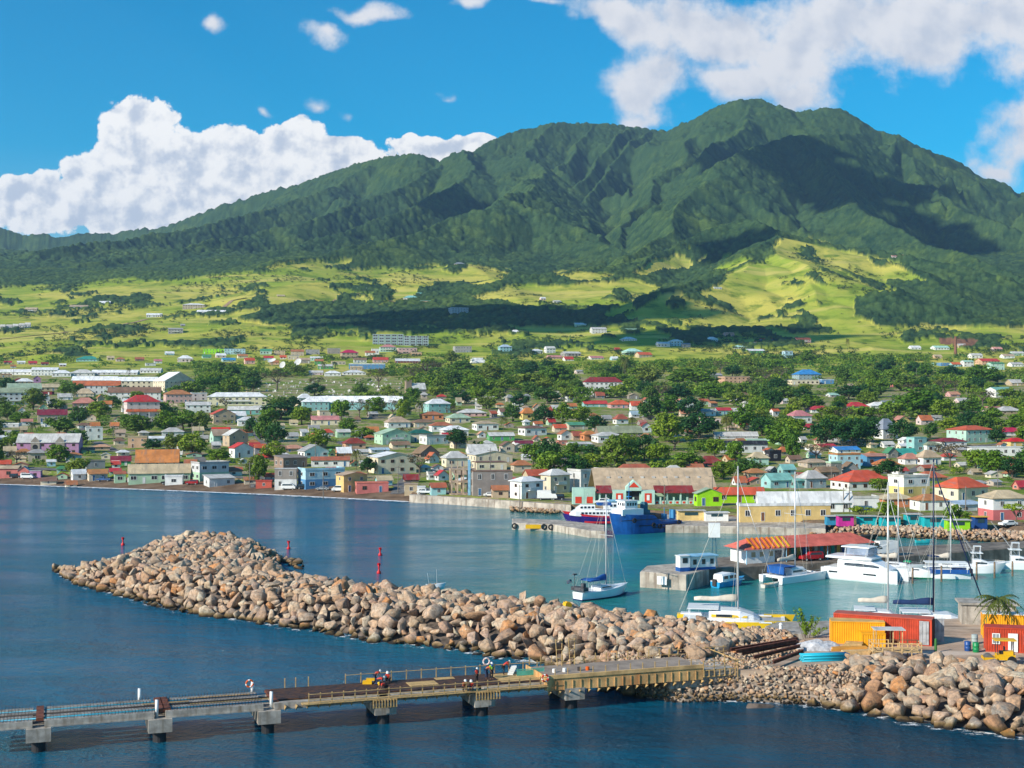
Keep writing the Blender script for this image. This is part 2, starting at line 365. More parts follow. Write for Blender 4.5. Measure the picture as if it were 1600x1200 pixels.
def terrain_mat():
    m=bpy.data.materials.new('land'); m.use_nodes=True; t=m.node_tree; b=t.nodes['Principled BSDF']
    b.inputs['Roughness'].default_value=0.95; b.inputs['Specular IOR Level'].default_value=0.05
    def attr(n): a=N(t,'ShaderNodeAttribute'); a.attribute_name=n; return a.outputs['Fac']
    tcn=N(t,'ShaderNodeTexCoord'); P=tcn.outputs['Object']; sp=N(t,'ShaderNodeSeparateXYZ'); t.links.new(P,sp.inputs[0])
    def noise(sc,det=5,ro=.6,vec=None):
        n=N(t,'ShaderNodeTexNoise'); n.inputs['Scale'].default_value=sc; n.inputs['Detail'].default_value=det; n.inputs['Roughness'].default_value=ro
        t.links.new(vec or P,n.inputs['Vector']); return n.outputs[0]
    # woodland
    w=mixc(t,attr('crown'),(0.008,0.028,0.014),(0.046,0.086,0.028))
    w=mixc(t,sstep(t,noise(0.006,7,.7),0.44,0.62),w,mixc(t,1.0,w,(1.6,1.35,.9),'MULTIPLY'))
    w=mixc(t,sstep(t,noise(0.16,6,.7),0.35,0.7),w,mixc(t,1.0,w,(1.7,1.6,1.5),'MULTIPLY'))
    high=sstep(t,sp.outputs[2],300,900); w=mixc(t,mth(t,'MULTIPLY',high,.55),w,(0.030,0.066,0.020))
    # meadow
    g=mixc(t,sstep(t,noise(0.0055,4),0.38,0.62),(0.25,0.33,0.030),(0.52,0.46,0.085))
    g=mixc(t,sstep(t,noise(0.03,6,.65),0.45,0.7),g,(0.11,0.18,0.015))
    mp=N(t,'ShaderNodeMapping'); mp.inputs['Scale'].default_value=(0.004,0.03,0.03); t.links.new(P,mp.inputs[0])
    g=mixc(t,sstep(t,noise(1,5,.6,mp.outputs[0]),0.5,0.68),g,(0.50,0.44,0.11))
    c=mixc(t,attr('cover'),w,g)
    c=mixc(t,attr('field'),c,(0.20,0.10,0.06))
    # town ground: grass, yards and dry earth
    tg=mixc(t,sstep(t,noise(0.07,6,.7),0.44,0.56),(0.13,0.20,0.025),(0.34,0.27,0.17))
    tg=mixc(t,sstep(t,noise(0.22,5,.7),0.52,0.62),tg,(0.24,0.29,0.04))
    tg=mixc(t,sstep(t,noise(0.5,3),0.60,0.68),tg,(0.07,0.10,0.02))
    near=sstep(t,sp.outputs[1],1150,1400)
    c=mixc(t,near,tg,c)
    # beach sand close to the sea
    sand=mixc(t,sstep(t,noise(0.15,5),0.35,0.7),(0.13,0.085,0.055),(0.24,0.165,0.11))
    c=mixc(t,sstep(t,mth(t,'ADD',sp.outputs[2],mth(t,'MULTIPLY',noise(.1),0.9)),2.95,2.6),c,sand)
    t.links.new(c,b.inputs['Base Color'])
    bn=N(t,'ShaderNodeBump'); bn.inputs['Strength'].default_value=0.6; bn.inputs['Distance'].default_value=1.5
    t.links.new(noise(0.35,6,.7),bn.inputs['Height']); t.links.new(bn.outputs[0],b.inputs['Normal'])
    return m
terrain=build_terrain()
# ---------------------------------------------------------------- sea
def water_mat():
    m=bpy.data.materials.new('sea_water'); m.use_nodes=True; t=m.node_tree; b=t.nodes['Principled BSDF']
    tcn=N(t,'ShaderNodeTexCoord'); P=tcn.outputs['Object']; sp=N(t,'ShaderNodeSeparateXYZ'); t.links.new(P,sp.inputs[0])
    def noise(scx,scy,det=4,ro=.55,rot=0):
        mp=N(t,'ShaderNodeMapping'); mp.inputs['Scale'].default_value=(scx,scy,1); mp.inputs['Rotation'].default_value=(0,0,rot); t.links.new(P,mp.inputs[0])
        n=N(t,'ShaderNodeTexNoise'); n.inputs['Scale'].default_value=1; n.inputs['Detail'].default_value=det; n.inputs['Roughness'].default_value=ro
        t.links.new(mp.outputs[0],n.inputs['Vector']); return n.outputs[0]
    # harbour basin is greener, open water bluer
    hb=sstep(t,mth(t,'ADD',sp.outputs[0],mth(t,'MULTIPLY',noise(.02,.02),20)),-30,30)
    inn=sstep(t,sp.outputs[1],165,200)
    deep=(0.001,0.112,0.205); teal=(0.015,0.20,0.19); navy=(0.001,0.036,0.068)
    c=mixc(t,mth(t,'MULTIPLY',hb,inn),deep,teal)
    fr=sstep(t,mth(t,'ADD',sp.outputs[1],mth(t,'MULTIPLY',sp.outputs[0],-.33)),172,128); c=mixc(t,mth(t,'MULTIPLY',fr,.8),c,navy)
    c=mixc(t,mth(t,'MULTIPLY',sstep(t,noise(.012,.03,3),.45,.7),.5),c,(0.004,0.15,0.25))
    t.links.new(c,b.inputs['Base Color'])
    b.inputs['IOR'].default_value=1.33; b.inputs['Specular IOR Level'].default_value=0.5
    patch=noise(.018,.05,4,.6,.15)
    calm=sstep(t,sp.outputs[1],200,330)
    rough=mth(t,'ADD',mth(t,'MULTIPLY',sstep(t,patch,.4,.65),.10),0.07)
    t.links.new(rough,b.inputs['Roughness'])
    h=mth(t,'ADD',mth(t,'MULTIPLY',noise(.34,.5,5,.62,.3),1.0),mth(t,'MULTIPLY',noise(1.7,2.2,4,.65,-.2),0.55))
    h=mth(t,'ADD',h,mth(t,'MULTIPLY',noise(.09,.14,2,.5,.5),1.5))
    bn=N(t,'ShaderNodeBump'); bn.inputs['Distance'].default_value=0.95
    amp=mth(t,'SUBTRACT',0.95,mth(t,'MULTIPLY',calm,0.50))
    amp=mth(t,'MULTIPLY',amp,mth(t,'SUBTRACT',1.0,mth(t,'MULTIPLY',mth(t,'MULTIPLY',hb,inn),.45)))
    t.links.new(mth(t,'MULTIPLY',amp,mth(t,'ADD',.55,sstep(t,patch,.35,.7))),bn.inputs['Strength'])
    t.links.new(h,bn.inputs['Height']); t.links.new(bn.outputs[0],b.inputs['Normal'])
    return m
sea=MB(); sea.add([(-3000,-400,0),(3000,-400,0),(3000,640,0),(-3000,640,0)],[(0,1,2,3)])
tag(sea.build('sea_water',water_mat()),kind='structure')
# ---------------------------------------------------------------- drifting clouds outside the picture (they throw the shade on the slopes)
def cloud_obj(tx,ty,rx,ry,alt,seed):
    P=hit(tx,ty); k=(alt-P.z)/SUN.z; c=P+SUN*k
    r=np.random.default_rng(seed); mb=MB()
    bm=bmesh.new()
    for i in range(24):
        a=r.random()*2*pi; q=r.random()**.5
        m=Matrix.Translation((c.x+cos(a)*rx*q*.8,c.y+sin(a)*ry*q*.8,c.z+r.random()*40))@Matrix.Diagonal((rx*(.13+.13*r.random()),ry*(.13+.13*r.random()),35+30*r.random(),1))
        bmesh.ops.create_icosphere(bm,subdivisions=2,radius=1,matrix=m)
    for v in bm.verts:
        n=(fbm(np.array([v.co.x/60]),np.array([(v.co.y+v.co.z)/60]),3)[0]-.5); v.co+=Vector((n*70,n*50,n*40))
    me=bpy.data.meshes.new('cloud'); bm.to_mesh(me); bm.free(); me.materials.append(mat('cloud_white',(.85,.86,.88),rough=1,var=.02,spec=0))
    o=link('cloud',me); tag(o,kind='structure')
for a in [(740,512,220,95,1150,1),(900,498,210,85,1150,2),(1085,532,170,60,1150,3),(620,500,110,55,1150,4),
          (1200,200,300,260,1700,5),(1330,310,170,330,1700,6),(720,330,160,260,1600,8),(1160,392,120,70,1500,10)]: cloud_obj(*a)
# ---------------------------------------------------------------- rubble mound breakwater and shore armour
def P0(px,py): p=at(px,py,0); return (p.x,p.y)
front=[(85,889),(100,900),(125,915),(185,929),(245,947),(300,959),(390,971),(465,983),(500,987),(575,1001),(645,1008),(725,1016),(775,1028),(800,1027),(850,1038),(900,1058),(955,1078),(1000,1090),(1060,1097),(1150,1093)]
crest=[(1250,1004),(1225,990),(1190,976),(1130,966),(1050,959),(980,950),(900,940),(800,929),(700,919),(640,914),(560,905),(500,897),(455,889)]
def outward(pts,z,dd):
    out=[]
    for (x,y) in pts:
        p=at(x,y,z); out.append((p.x+dd*.25,p.y+dd))
    return out
polyA=[P0(*p) for p in front]+[P0(1165,1080),P0(1200,1060)]+outward(crest,4.6,6.5)+\
      [P0(428,885),P0(440,881),P0(460,876)]+outward([(455,868),(430,856),(395,846),(340,836),(290,834),(240,838),(205,848),(165,862),(120,876)],3.2,4.5)
shore=[(1120,1096),(1200,1096),(1307,1108),(1412,1128),(1487,1141),(1600,1156),(1720,1172)]
edge2=[(1720,1030),(1600,1036),(1560,1038),(1450,1030),(1400,1024),(1345,1030),(1300,1050),(1240,1062),(1170,1066)]
polyB=[P0(*p) for p in shore]+[(at(x,y,3.0).x,at(x,y,3.0).y) for x,y in edge2]
shore3=[(1262,836),(1300,839),(1360,838),(1420,841),(1480,843),(1540,847),(1620,850)]
polyC=[P0(*p) for p in shore3]+[(at(x,y,2.2).x,at(x,y,2.2).y) for x,y in [(1640,826),(1540,824),(1480,819),(1400,816),(1320,817),(1262,826)]]
def polydist(X,Y,poly):
    ins=inpoly(X,Y,poly); d=np.full(X.shape,1e9)
    for a,b in zip(poly,poly[1:]+poly[:1]):
        q,_=_segdist(X,Y,(a[0],a[1],0),(b[0],b[1],0)); d=np.minimum(d,q)
    return np.where(ins,d,-d)
def linedist(X,Y,L):
    d=np.full(X.shape,1e9)
    for a,b in zip(L[:-1],L[1:]): d=np.minimum(d,_segdist(X,Y,(a[0],a[1],0),(b[0],b[1],0))[0])
    return d
shL=[P0(*p) for p in [(1000,1090),(1060,1097)]+shore]
yard=[(1138,1046),(1175,1038),(1230,1016),(1250,1000),(1290,990),(1350,974),(1500,966),(1700,958),(1700,1052),(1600,1046),(1560,1047),(1450,1037),(1400,1031),(1345,1038),(1300,1046),(1240,1048),(1150,1047)]
yp=[(at(x,y,3).x,at(x,y,3).y) for x,y in yard]
def hA(X,Y):
    d=polydist(X,Y,polyA); tip=np.clip((X+95)/40,0,1)
    return np.minimum(d*0.60,1.9+1.8*tip)
def hB(X,Y):
    return np.where(inpoly(X,Y,polyB),np.minimum(linedist(X,Y,shL)*0.42,3.0),-2.5)
def hC(X,Y):
    d=polydist(X,Y,polyC); return np.minimum(d*0.6,1.6)
# rock shapes
def rock_mesh(i,n=15,sub=False):
    r=np.random.default_rng(100+i); bm=bmesh.new()
    ax=(1.08,.66+.34*r.random(),.55+.35*r.random())
    for k in range(n):
        v=r.normal(size=3); v/=np.linalg.norm(v); v*= .88+.2*r.random()
        bm.verts.new((v[0]*ax[0],v[1]*ax[1],v[2]*ax[2]))
    res=bmesh.ops.convex_hull(bm,input=bm.verts[:])
    for v in [v for v in bm.verts if not v.link_faces]: bm.verts.remove(v)
    bmesh.ops.dissolve_limit(bm,angle_limit=radians(24),verts=bm.verts[:],edges=bm.edges[:])
    bmesh.ops.bevel(bm,geom=bm.edges[:],offset=.05,segments=1,profile=.6,affect='EDGES',clamp_overlap=True)
    bmesh.ops.triangulate(bm,faces=bm.faces[:])
    if sub:
        bmesh.ops.subdivide_edges(bm,edges=[e for e in bm.edges if e.calc_length()>.28],cuts=1)
        bmesh.ops.triangulate(bm,faces=bm.faces[:])
        for v in bm.verts:
            c=v.co; a=fbm(np.array([c.x*2.3+i*7+c.z]),np.array([c.y*2.3+c.z*1.7]),3)[0]-.5
            v.co=c*(1+a*.15)
    V=np.array([v.co[:] for v in bm.verts]); T=np.array([[v.index for v in f.verts] for f in bm.faces]); 
    bm.verts.index_update()
    T=np.array([[v.index for v in f.verts] for f in bm.faces]); bm.free(); return V,T
def rock_mat():
    m=bpy.data.materials.new('armour_stone'); m.use_nodes=True; t=m.node_tree; b=t.nodes['Principled BSDF']
    b.inputs['Roughness'].default_value=.85; b.inputs['Specular IOR Level'].default_value=.2
    oi=N(t,'ShaderNodeObjectInfo'); at_=N(t,'ShaderNodeAttribute'); at_.attribute_name='rnd'
    v=mth(t,'FRACT',mth(t,'ADD',oi.outputs['Random'],at_.outputs['Fac']))
    cr=N(t,'ShaderNodeValToRGB'); t.links.new(v,cr.inputs[0]); e=cr.color_ramp; e.interpolation='LINEAR'
    cols=[(0,(.42,.25,.15)),(.16,(.56,.46,.34)),(.30,(.36,.22,.16)),(.42,(.50,.36,.23)),(.54,(.30,.26,.21)),(.64,(.44,.30,.23)),(.76,(.60,.52,.38)),(.86,(.22,.20,.18)),(.94,(.55,.22,.06)),(1,(.44,.32,.22))]
    while len(e.elements)<len(cols): e.elements.new(.5)
    for el,(p,c) in zip(e.elements,cols): el.position=p; el.color=(*c,1)
    tcn=N(t,'ShaderNodeTexCoord'); P=tcn.outputs['Object']; ge=N(t,'ShaderNodeNewGeometry'); G=ge.outputs['Position']
    def no(sc,det,vec):
        n=N(t,'ShaderNodeTexNoise'); n.inputs['Scale'].default_value=sc; n.inputs['Detail'].default_value=det; n.inputs['Roughness'].default_value=.68; t.links.new(vec,n.inputs['Vector']); return n.outputs[0]
    c=mixc(t,sstep(t,no(.9,6,G),.38,.66),cr.outputs[0],mixc(t,.55,cr.outputs[0],(.58,.33,.17)))
    c=mixc(t,sstep(t,no(2.6,7,G),.42,.64),c,mixc(t,.62,c,(.10,.08,.065)))
    c=mixc(t,sstep(t,no(1.5,5,G),.58,.70),c,(.56,.48,.36))
    sp=N(t,'ShaderNodeSeparateXYZ'); t.links.new(G,sp.inputs[0])
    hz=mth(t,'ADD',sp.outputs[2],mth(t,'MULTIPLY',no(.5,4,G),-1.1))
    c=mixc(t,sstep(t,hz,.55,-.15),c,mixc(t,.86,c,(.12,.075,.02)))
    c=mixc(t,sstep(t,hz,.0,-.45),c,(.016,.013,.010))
    t.links.new(c,b.inputs['Base Color'])
    bn=N(t,'ShaderNodeBump'); bn.inputs['Strength'].default_value=.75; bn.inputs['Distance'].default_value=.12
    t.links.new(no(3.5,8,G),bn.inputs['Height']); t.links.new(bn.outputs[0],b.inputs['Normal'])
    return m
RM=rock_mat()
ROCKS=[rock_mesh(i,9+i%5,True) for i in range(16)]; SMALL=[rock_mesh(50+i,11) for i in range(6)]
def scatter(poly,h,dmin,dens,seed,rr):
    r=np.random.default_rng(seed); xs=[p[0] for p in poly]; ys=[p[1] for p in poly]
    n=int((max(xs)-min(xs))*(max(ys)-min(ys))*dens); X=r.uniform(min(xs)-1,max(xs)+1,n); Y=r.uniform(min(ys)-1,max(ys)+1,n)
    d=polydist(X,Y,poly); k=d>-0.4; X=X[k];Y=Y[k]
    R=rr[0]+(rr[1]-rr[0])*r.random(len(X))**1.5
    pts=[]; grid={}
    for x,y,q in zip(X,Y,R):
        key=(int(x//3),int(y//3)); ok=True
        for i in (-1,0,1):
            for j in (-1,0,1):
                for (a,b,c) in grid.get((key[0]+i,key[1]+j),()):
                    if (a-x)**2+(b-y)**2<((c+q)*dmin)**2: ok=False;break
                if not ok:break
            if not ok:break
        if ok: grid.setdefault(key,[]).append((x,y,q)); pts.append((x,y,q))
    A=np.array(pts); z=h(A[:,0],A[:,1]); return np.column_stack([A,z])
RA=scatter(polyA,hA,.55,6.0,1,(.75,1.95)); RB=scatter(polyB,hB,.53,7.0,2,(.85,1.95))
# the shore by the jetty's landing is small rubble: thin the big stones out there
pxB=CX+F*RB[:,0]/RB[:,1]; RB=RB[(pxB>1262)&(pxB<1680)&(polydist(RB[:,0],RB[:,1],yp)<1.2)]
pxA=CX+F*RA[:,0]/RA[:,1]; pyA=HY+F*CAMZ/RA[:,1]
RA=RA[~((pxA>1180)&(RA[:,1]<at(1180,1040,0).y))&~((pxA>1000)&(pyA>1075)&(rng.random(len(RA))<.75))]
def stone_xf(x,y,r,z,g):
    rot=Matrix.Rotation(g.random()*6.28,4,'Z')@Matrix.Rotation(g.normal()*.45,4,'X')@Matrix.Rotation(g.normal()*.45,4,'Y')
    return Matrix.Translation((x,y,z+r*.12))@rot@Matrix.Scale(r,4)
def stuff_rocks(name,arr,shapes,label,cat,g):
    Vs=[];Ts=[];A=[];o=0
    for (x,y,r,z) in arr:
        V,T=shapes[g.integers(len(shapes))]; M=np.array(stone_xf(x,y,r,z,g))
        Vs.append(V@M[:3,:3].T+M[:3,3]); Ts.append(T+o); A.append(np.full(len(V),g.random())); o+=len(V)
    me=npmesh(name,np.concatenate(Vs),np.concatenate(Ts),RM,attrs={'rnd':(np.concatenate(A),'POINT')},k=3)
    return tag(link(name,me),label,cat,kind='stuff')
g=np.random.default_rng(5)
allr=[(r,'A') for r in RA]+[(r,'B') for r in RB]
allr.sort(key=lambda q:-(q[0][2]/q[0][1]))
big=allr[:300]; rest=np.array([q[0] for q in allr[300:]])
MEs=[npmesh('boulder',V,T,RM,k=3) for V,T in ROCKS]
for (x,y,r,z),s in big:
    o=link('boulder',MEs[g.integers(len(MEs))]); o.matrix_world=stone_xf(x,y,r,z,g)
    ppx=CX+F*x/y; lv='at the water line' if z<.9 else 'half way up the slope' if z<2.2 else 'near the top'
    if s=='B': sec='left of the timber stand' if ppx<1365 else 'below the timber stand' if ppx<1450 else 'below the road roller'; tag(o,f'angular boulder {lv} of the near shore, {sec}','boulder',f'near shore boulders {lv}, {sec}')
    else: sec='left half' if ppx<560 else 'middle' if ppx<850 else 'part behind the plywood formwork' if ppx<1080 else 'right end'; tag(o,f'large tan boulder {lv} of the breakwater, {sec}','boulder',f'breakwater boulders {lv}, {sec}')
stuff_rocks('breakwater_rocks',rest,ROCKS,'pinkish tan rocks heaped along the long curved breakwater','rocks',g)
RC=scatter(polyC,hC,.55,8,4,(.5,1.0)); stuff_rocks('shore_rocks',RC,SMALL,'brown rocks piled along the harbour shore below the turquoise stalls','rocks',g)
# small rubble
poD=[P0(*p) for p in [(930,1072),(1000,1091),(1060,1098),(1150,1096),(1260,1102),(1330,1110),(1380,1085),(1370,1060),(1345,1040),(1240,1040),(1230,1020),(1170,1015),(1120,1035),(1000,1045)]]
frL=[P0(*p) for p in [(930,1072),(1000,1091),(1060,1098),(1150,1096),(1260,1102),(1330,1110),(1412,1128)]]
def hD(X,Y): return np.where(inpoly(X,Y,poD),np.minimum(linedist(X,Y,frL)*.85,3.05),-2.5)
RD=scatter(poD,hD,.5,22,9,(.22,.55)); RD=RD[polydist(RD[:,0],RD[:,1],yp)<1.6]; stuff_rocks('rubble',RD,SMALL,'small grey and tan rubble around the landing of the jetty','rubble',g)
RE=scatter([P0(*p) for p in [(800,800),(870,804),(878,796),(800,791)]],lambda X,Y:X*0+.5,.5,3,8,(.5,.9)); stuff_rocks('quay_rocks',RE,SMALL,'dark stones at the foot of the sea wall by the white house','rocks',g)
# cores under the stones
def core(name,poly,h,step,drop,m):
    xs=[p[0] for p in poly]; ys=[p[1] for p in poly]
    x=np.arange(min(xs)-3,max(xs)+3,step); y=np.arange(min(ys)-3,max(ys)+3,step); X,Y=np.meshgrid(x,y); Z=np.maximum(h(X,Y)-drop,-2.0)
    nr,nc=X.shape; idx=np.arange(nr*nc).reshape(nr,nc)
    Q=np.stack([idx[:-1,:-1],idx[:-1,1:],idx[1:,1:],idx[1:,:-1]],-1).reshape(-1,4)
    keep=(Z.ravel()[Q]>-1.9).any(1)
    return tag(link(name,npmesh(name,np.stack([X,Y,Z],-1).reshape(-1,3),Q[keep],m)),kind='structure')
cm=mat('mound_core',(.13,.10,.08),var=.3,scale=.8,bump=.5)
core('breakwater_mound',polyA,hA,1.2,.9,cm); core('shore_bank',polyB,hB,1.2,.8,cm); core('harbour_bank',polyC,hC,1.2,.5,cm); core('rubble_bank',poD,hD,1.0,.25,mat('rubble_core',(.28,.22,.17),var=.3,scale=1.2,bump=.5))
# surf and foam
def foam_mat():
    m=bpy.data.materials.new('foam'); m.use_nodes=True; t=m.node_tree; b=t.nodes['Principled BSDF']; b.inputs['Base Color'].default_value=(.85,.88,.9,1); b.inputs['Roughness'].default_value=.8
    a=N(t,'ShaderNodeAttribute'); a.attribute_name='edge'; tcn=N(t,'ShaderNodeTexCoord')
    n=N(t,'ShaderNodeTexNoise'); n.inputs['Scale'].default_value=.55; n.inputs['Detail'].default_value=6; n.inputs['Roughness'].default_value=.75; t.links.new(tcn.outputs['Object'],n.inputs['Vector'])
    t.links.new(sstep(t,mth(t,'ADD',a.outputs['Fac'],mth(t,'MULTIPLY',mth(t,'SUBTRACT',n.outputs[0],.5),2.4)),.45,.8),b.inputs['Alpha']); return m
FM=foam_mat()
def foam(name,line,w0,w1,strength,z=.012):
    """ribbon from w0 m on the land side to w1 m out to sea"""
    L=[Vector((*p,0)) for p in line]; V=[];A=[];Q=[]
    for i,p in enumerate(L):
        d=(L[min(i+1,len(L)-1)]-L[max(i-1,0)]).normalized(); n=Vector((d.y,-d.x,0))
        for w,s in ((-w0,strength),(0,strength),(w1*.5,strength*.55),(w1,-.4)): q=p+n*w; V.append((q.x,q.y,z)); A.append(s)
    for i in range(len(L)-1):
        for k in range(3): a=i*4+k; Q.append((a,a+4,a+5,a+1))
    me=npmesh(name,V,Q,FM,attrs={'edge':(A,'POINT')}); return tag(link(name,me),kind='structure')
bl=[]
for px in np.linspace(-60,640,60):
    D=float(sh_dist(px)); bl.append(((px-CX)/F*D,D))
foam('surf',bl,2.2,5.5,.78,z=.12)
fr=[]
for a,b in zip(front[:17],front[1:17]):
    for t in (0,.33,.66): fr.append(P0(a[0]+(b[0]-a[0])*t,a[1]+(b[1]-a[1])*t))
foam('breakwater_foam',fr,1.0,3.4,.50)
fr=[P0(*p) for p in shore]; foam('shore_foam',fr,1.0,2.6,.50)
# ---------------------------------------------------------------- common paints
CON=mat('concrete',(.42,.37,.31),var=.18,scale=.7,streak=((3,3,.25),(.20,.17,.14),.5,.75))
CONL=mat('pale_concrete',(.38,.345,.30),var=.18,scale=.9,streak=((2,2,.3),(.20,.16,.12),.48,.72))
DARKW=mat('dark_rubber',(.02,.02,.022),rough=.8)
WOOD=mat('pine_timber',(.55,.36,.15),var=.15,scale=2,streak=((.6,6,6),(.36,.22,.08),.45,.7))
PLY=mat('plywood',(.62,.37,.15),var=.22,scale=.7,streak=((.4,.4,.15),(.46,.22,.08),.5,.62))
STEEL=mat('dark_steel',(.045,.038,.036),rough=.8,metal=.0)
RUST=mat('rusty_steel',(.16,.05,.025),var=.3,scale=2,rough=.8)
WHITE=mat('white_paint',(.78,.78,.76),rough=.45,var=.05,scale=.5)
GEL=mat('white_gelcoat',(.80,.81,.82),rough=.22,var=.03,scale=.4,spec=.5)
GLASS=mat('dark_glass',(.02,.03,.04),rough=.08,spec=.6,var=.02)
YEL=mat('yellow_paint',(.75,.42,.01),rough=.45,var=.07)
REDP=mat('red_paint',(.52,.035,.02),rough=.5,var=.14,streak=((.8,.8,.2),(.30,.03,.02),.55,.8))
ORNG=mat('orange_plastic',(.75,.12,.01),rough=.5); SKIN=mat('skin_brown',(.16,.075,.045),rough=.6)
NAVY=mat('navy_canvas',(.01,.03,.10),rough=.8); BLUEC=mat('blue_canvas',(.01,.09,.33),rough=.8); SAILC=mat('cream_canvas',(.60,.53,.44),rough=.9,var=.1)
ALU=mat('mast_alloy',(.62,.62,.62),rough=.35,metal=.3); ROPE=mat('rope',(.5,.48,.42),rough=.9)
SANDY=mat('yard_dirt',(.42,.30,.21),var=.2,scale=.25,streak=((.05,.3,1),(.56,.44,.34),.45,.65),bump=.4,bscale=2)
# yard
mb=MB(); mb.prism(yp,-2,3.0); tag(mb.build('yard_ground',SANDY),kind='structure')
dk=[(at(x,y,2.6).x,at(x,y,2.6).y) for x,y in [(1196,979),(1215,972),(1400,968),(1400,990),(1300,992),(1225,990)]]
mb=MB(); mb.prism(dk,-2,2.62); tag(mb.build('boat_landing',CONL),kind='structure')
# ---------------------------------------------------------------- jetty under construction
j0=at(0,1132,3); j1=at(1150,1046,3); JA=math.atan2(j1.y-j0.y,j1.x-j0.x); JC,JS=cos(JA),sin(JA)
def sj(px,t=0.0):
    k=(px-CX)/F; x0=j0.x-JS*t; y0=j0.y+JC*t
    return (k*y0-x0)/(JC-k*JS)
def jw(s,t,z): return Vector((j0.x+JC*s-JS*t, j0.y+JS*s+JC*t, z))
jet=thing('jetty','long concrete jetty under construction with bare girders and timber formwork across the foreground','jetty',(j0.x,j0.y,0),JA)
capx=[60,250,420,601,756,896]; caps=[sj(x) for x in capx]
for s in caps:
    c=MB().box(s-1.15,s+1.15,-.5,7.2,1.1,2.4).build('pile_cap',CONL,jet)
    for t in (.7,5.8):
        MB().bar((s,t,-3),(s,t,1.15),.66,n=16).build('pile',mat('pile_sleeve',(.022,.022,.025),rough=.6),c,smooth=False)
ends=[sj(-60)]+caps+[sj(1150)]
for i in range(len(ends)-1):
    a,b=ends[i]+(.55 if i else 0),ends[i+1]-(.55 if i<len(ends)-2 else 0)
    if i>=5: a,b=ends[i],ends[i+1]
    for t in ((0,.85),(1.75,2.6),(3.5,4.35),(5.25,6.1)):
        g_=MB()
        g_.box(a,b,t[0],t[1],2.42,3.05); g_.box(a,b,t[0]-.08,t[1]+.08,2.405,2.55)
        gi=g_.build('girder',CONL if i<5 else CON,jet)
        if i<3:
            rb=MB(); x=a+.2
            while x<b-.1:
                for tt in (t[0]+.18,t[1]-.18): rb.bar((x,tt,3.04),(x,tt,3.36),.022,n=4,caps=False)
                rb.bar((x,t[0]+.18,3.36),(x,t[1]-.18,3.36),.02,n=4,caps=False); x+=.32
            tag(rb.build('rebar_stirrups',STEEL,gi),kind='stuff')
# pipes and bars laid between the girders
for t,r,m,n in ((1.3,.09,mat('cyan_pipe',(.02,.28,.42),rough=.4),'pipe'),(1.5,.06,STEEL,'pipe'),(3.05,.10,STEEL,'pipe'),(4.8,.07,mat('cyan_pipe',(0,0,0)),'pipe')):
    MB().bar((sj(-40),t,3.0),(sj(470),t,3.02),r,n=8).build(n,m,jet,smooth=True)
for px in (62,252,262,432): MB().box(sj(px)-.35,sj(px)+.35,.6,6.0,2.9,3.2).build('diaphragm_bars',RUST,jet)
for px,t in ((218,6.4),(245,.6),(394,6.4),(424,.6)):
    s=sj(px,t); MB().bar((s,t,2.4),(s,t,4.15),.17,n=12).build('guide_post',WHITE,jet,smooth=True)
for px0,px1,t in ((225,300,3.4),(300,400,4.6),(300,430,2.0)):
    MB().box(sj(px0),sj(px1),t,t+.12,3.12,3.2).build('timber_batten',WOOD,jet)
# slab part
sA,sB,sC,sD=sj(436),sj(852),sj(1096),sj(1146)
MB().box(sA,sB+.3,.9,6.0,3.06,3.22).build('deck_reinforcement',mat('rebar_mat',(.05,.03,.028),var=.4,scale=3,streak=((1.5,6,6),(.12,.05,.02),.5,.6),bump=.6,bscale=14),jet)
for s0,s1,t0,t1 in ((sj(650),sj(695),2.4,4.4),(sj(790),sj(852),1.2,5.4),(sj(700),sj(730),4.6,5.6)):
    MB().box(s0,s1,t0,t1,3.225,3.26).build('deck_board',WOOD,jet)
wk=MB().box(sj(470),sB,-1.0,-.05,2.86,2.95).build('walkway',WOOD,jet)
br=MB(); s=sj(445)
while s<sD-.4:
    z=2.82 if s<sB else 2.2
    br.add([(s-.05,-.02,z),(s-.05,-.95,z),(s-.05,-.02,z-.55),(s+.05,-.02,z),(s+.05,-.95,z),(s+.05,-.02,z-.55)],[(0,1,2),(3,5,4),(0,3,4,1),(1,4,5,2),(2,5,3,0)]); s+=1.15
br.build('timber_brackets',WOOD,jet)
def railing(s0,s1,t,z,h,step,name='railing',rails=(1,.5),lean=0):
    r=MB()
    for q in rails: r.box(s0,s1,t-.03,t+.03,z+h*q-.06,z+h*q)
    ro=r.build(name,WOOD,jet); s=s0
    pm=MB().box(-.05,.05,.035,.11,0,h+.12).mesh('rail_post',WOOD)
    while s<=s1+.01:
        p=link('post',pm,ro); p.location=(s,t,z); s+=step
    return ro
railing(sj(480),sB,-1.0,2.9,1.05,1.2); railing(sj(540,6.1),sj(860,6.1),6.1,3.05,1.1,1.7,rails=(1,))
p_=MB().box(-.05,.05,-.05,.05,0,1.2).mesh('short_post',WOOD)
for px in (445,462,482): o=link('short_post',p_,jet); o.location=(sj(px,6.1),6.1,3.05)
for x0,x1 in ((580,616),(740,776)):
    a,b=sj(x0),sj(x1); f=MB()
    for z in (2.0,2.75): f.box(a,b,-1.02,-.92,z,z+.1)
    n=8
    for i in range(n+1): x=a+(b-a)*i/n; f.box(x-.05,x+.05,-1.12,-1.03,2.0,2.85)
    f.build('cap_scaffold',WOOD,jet)
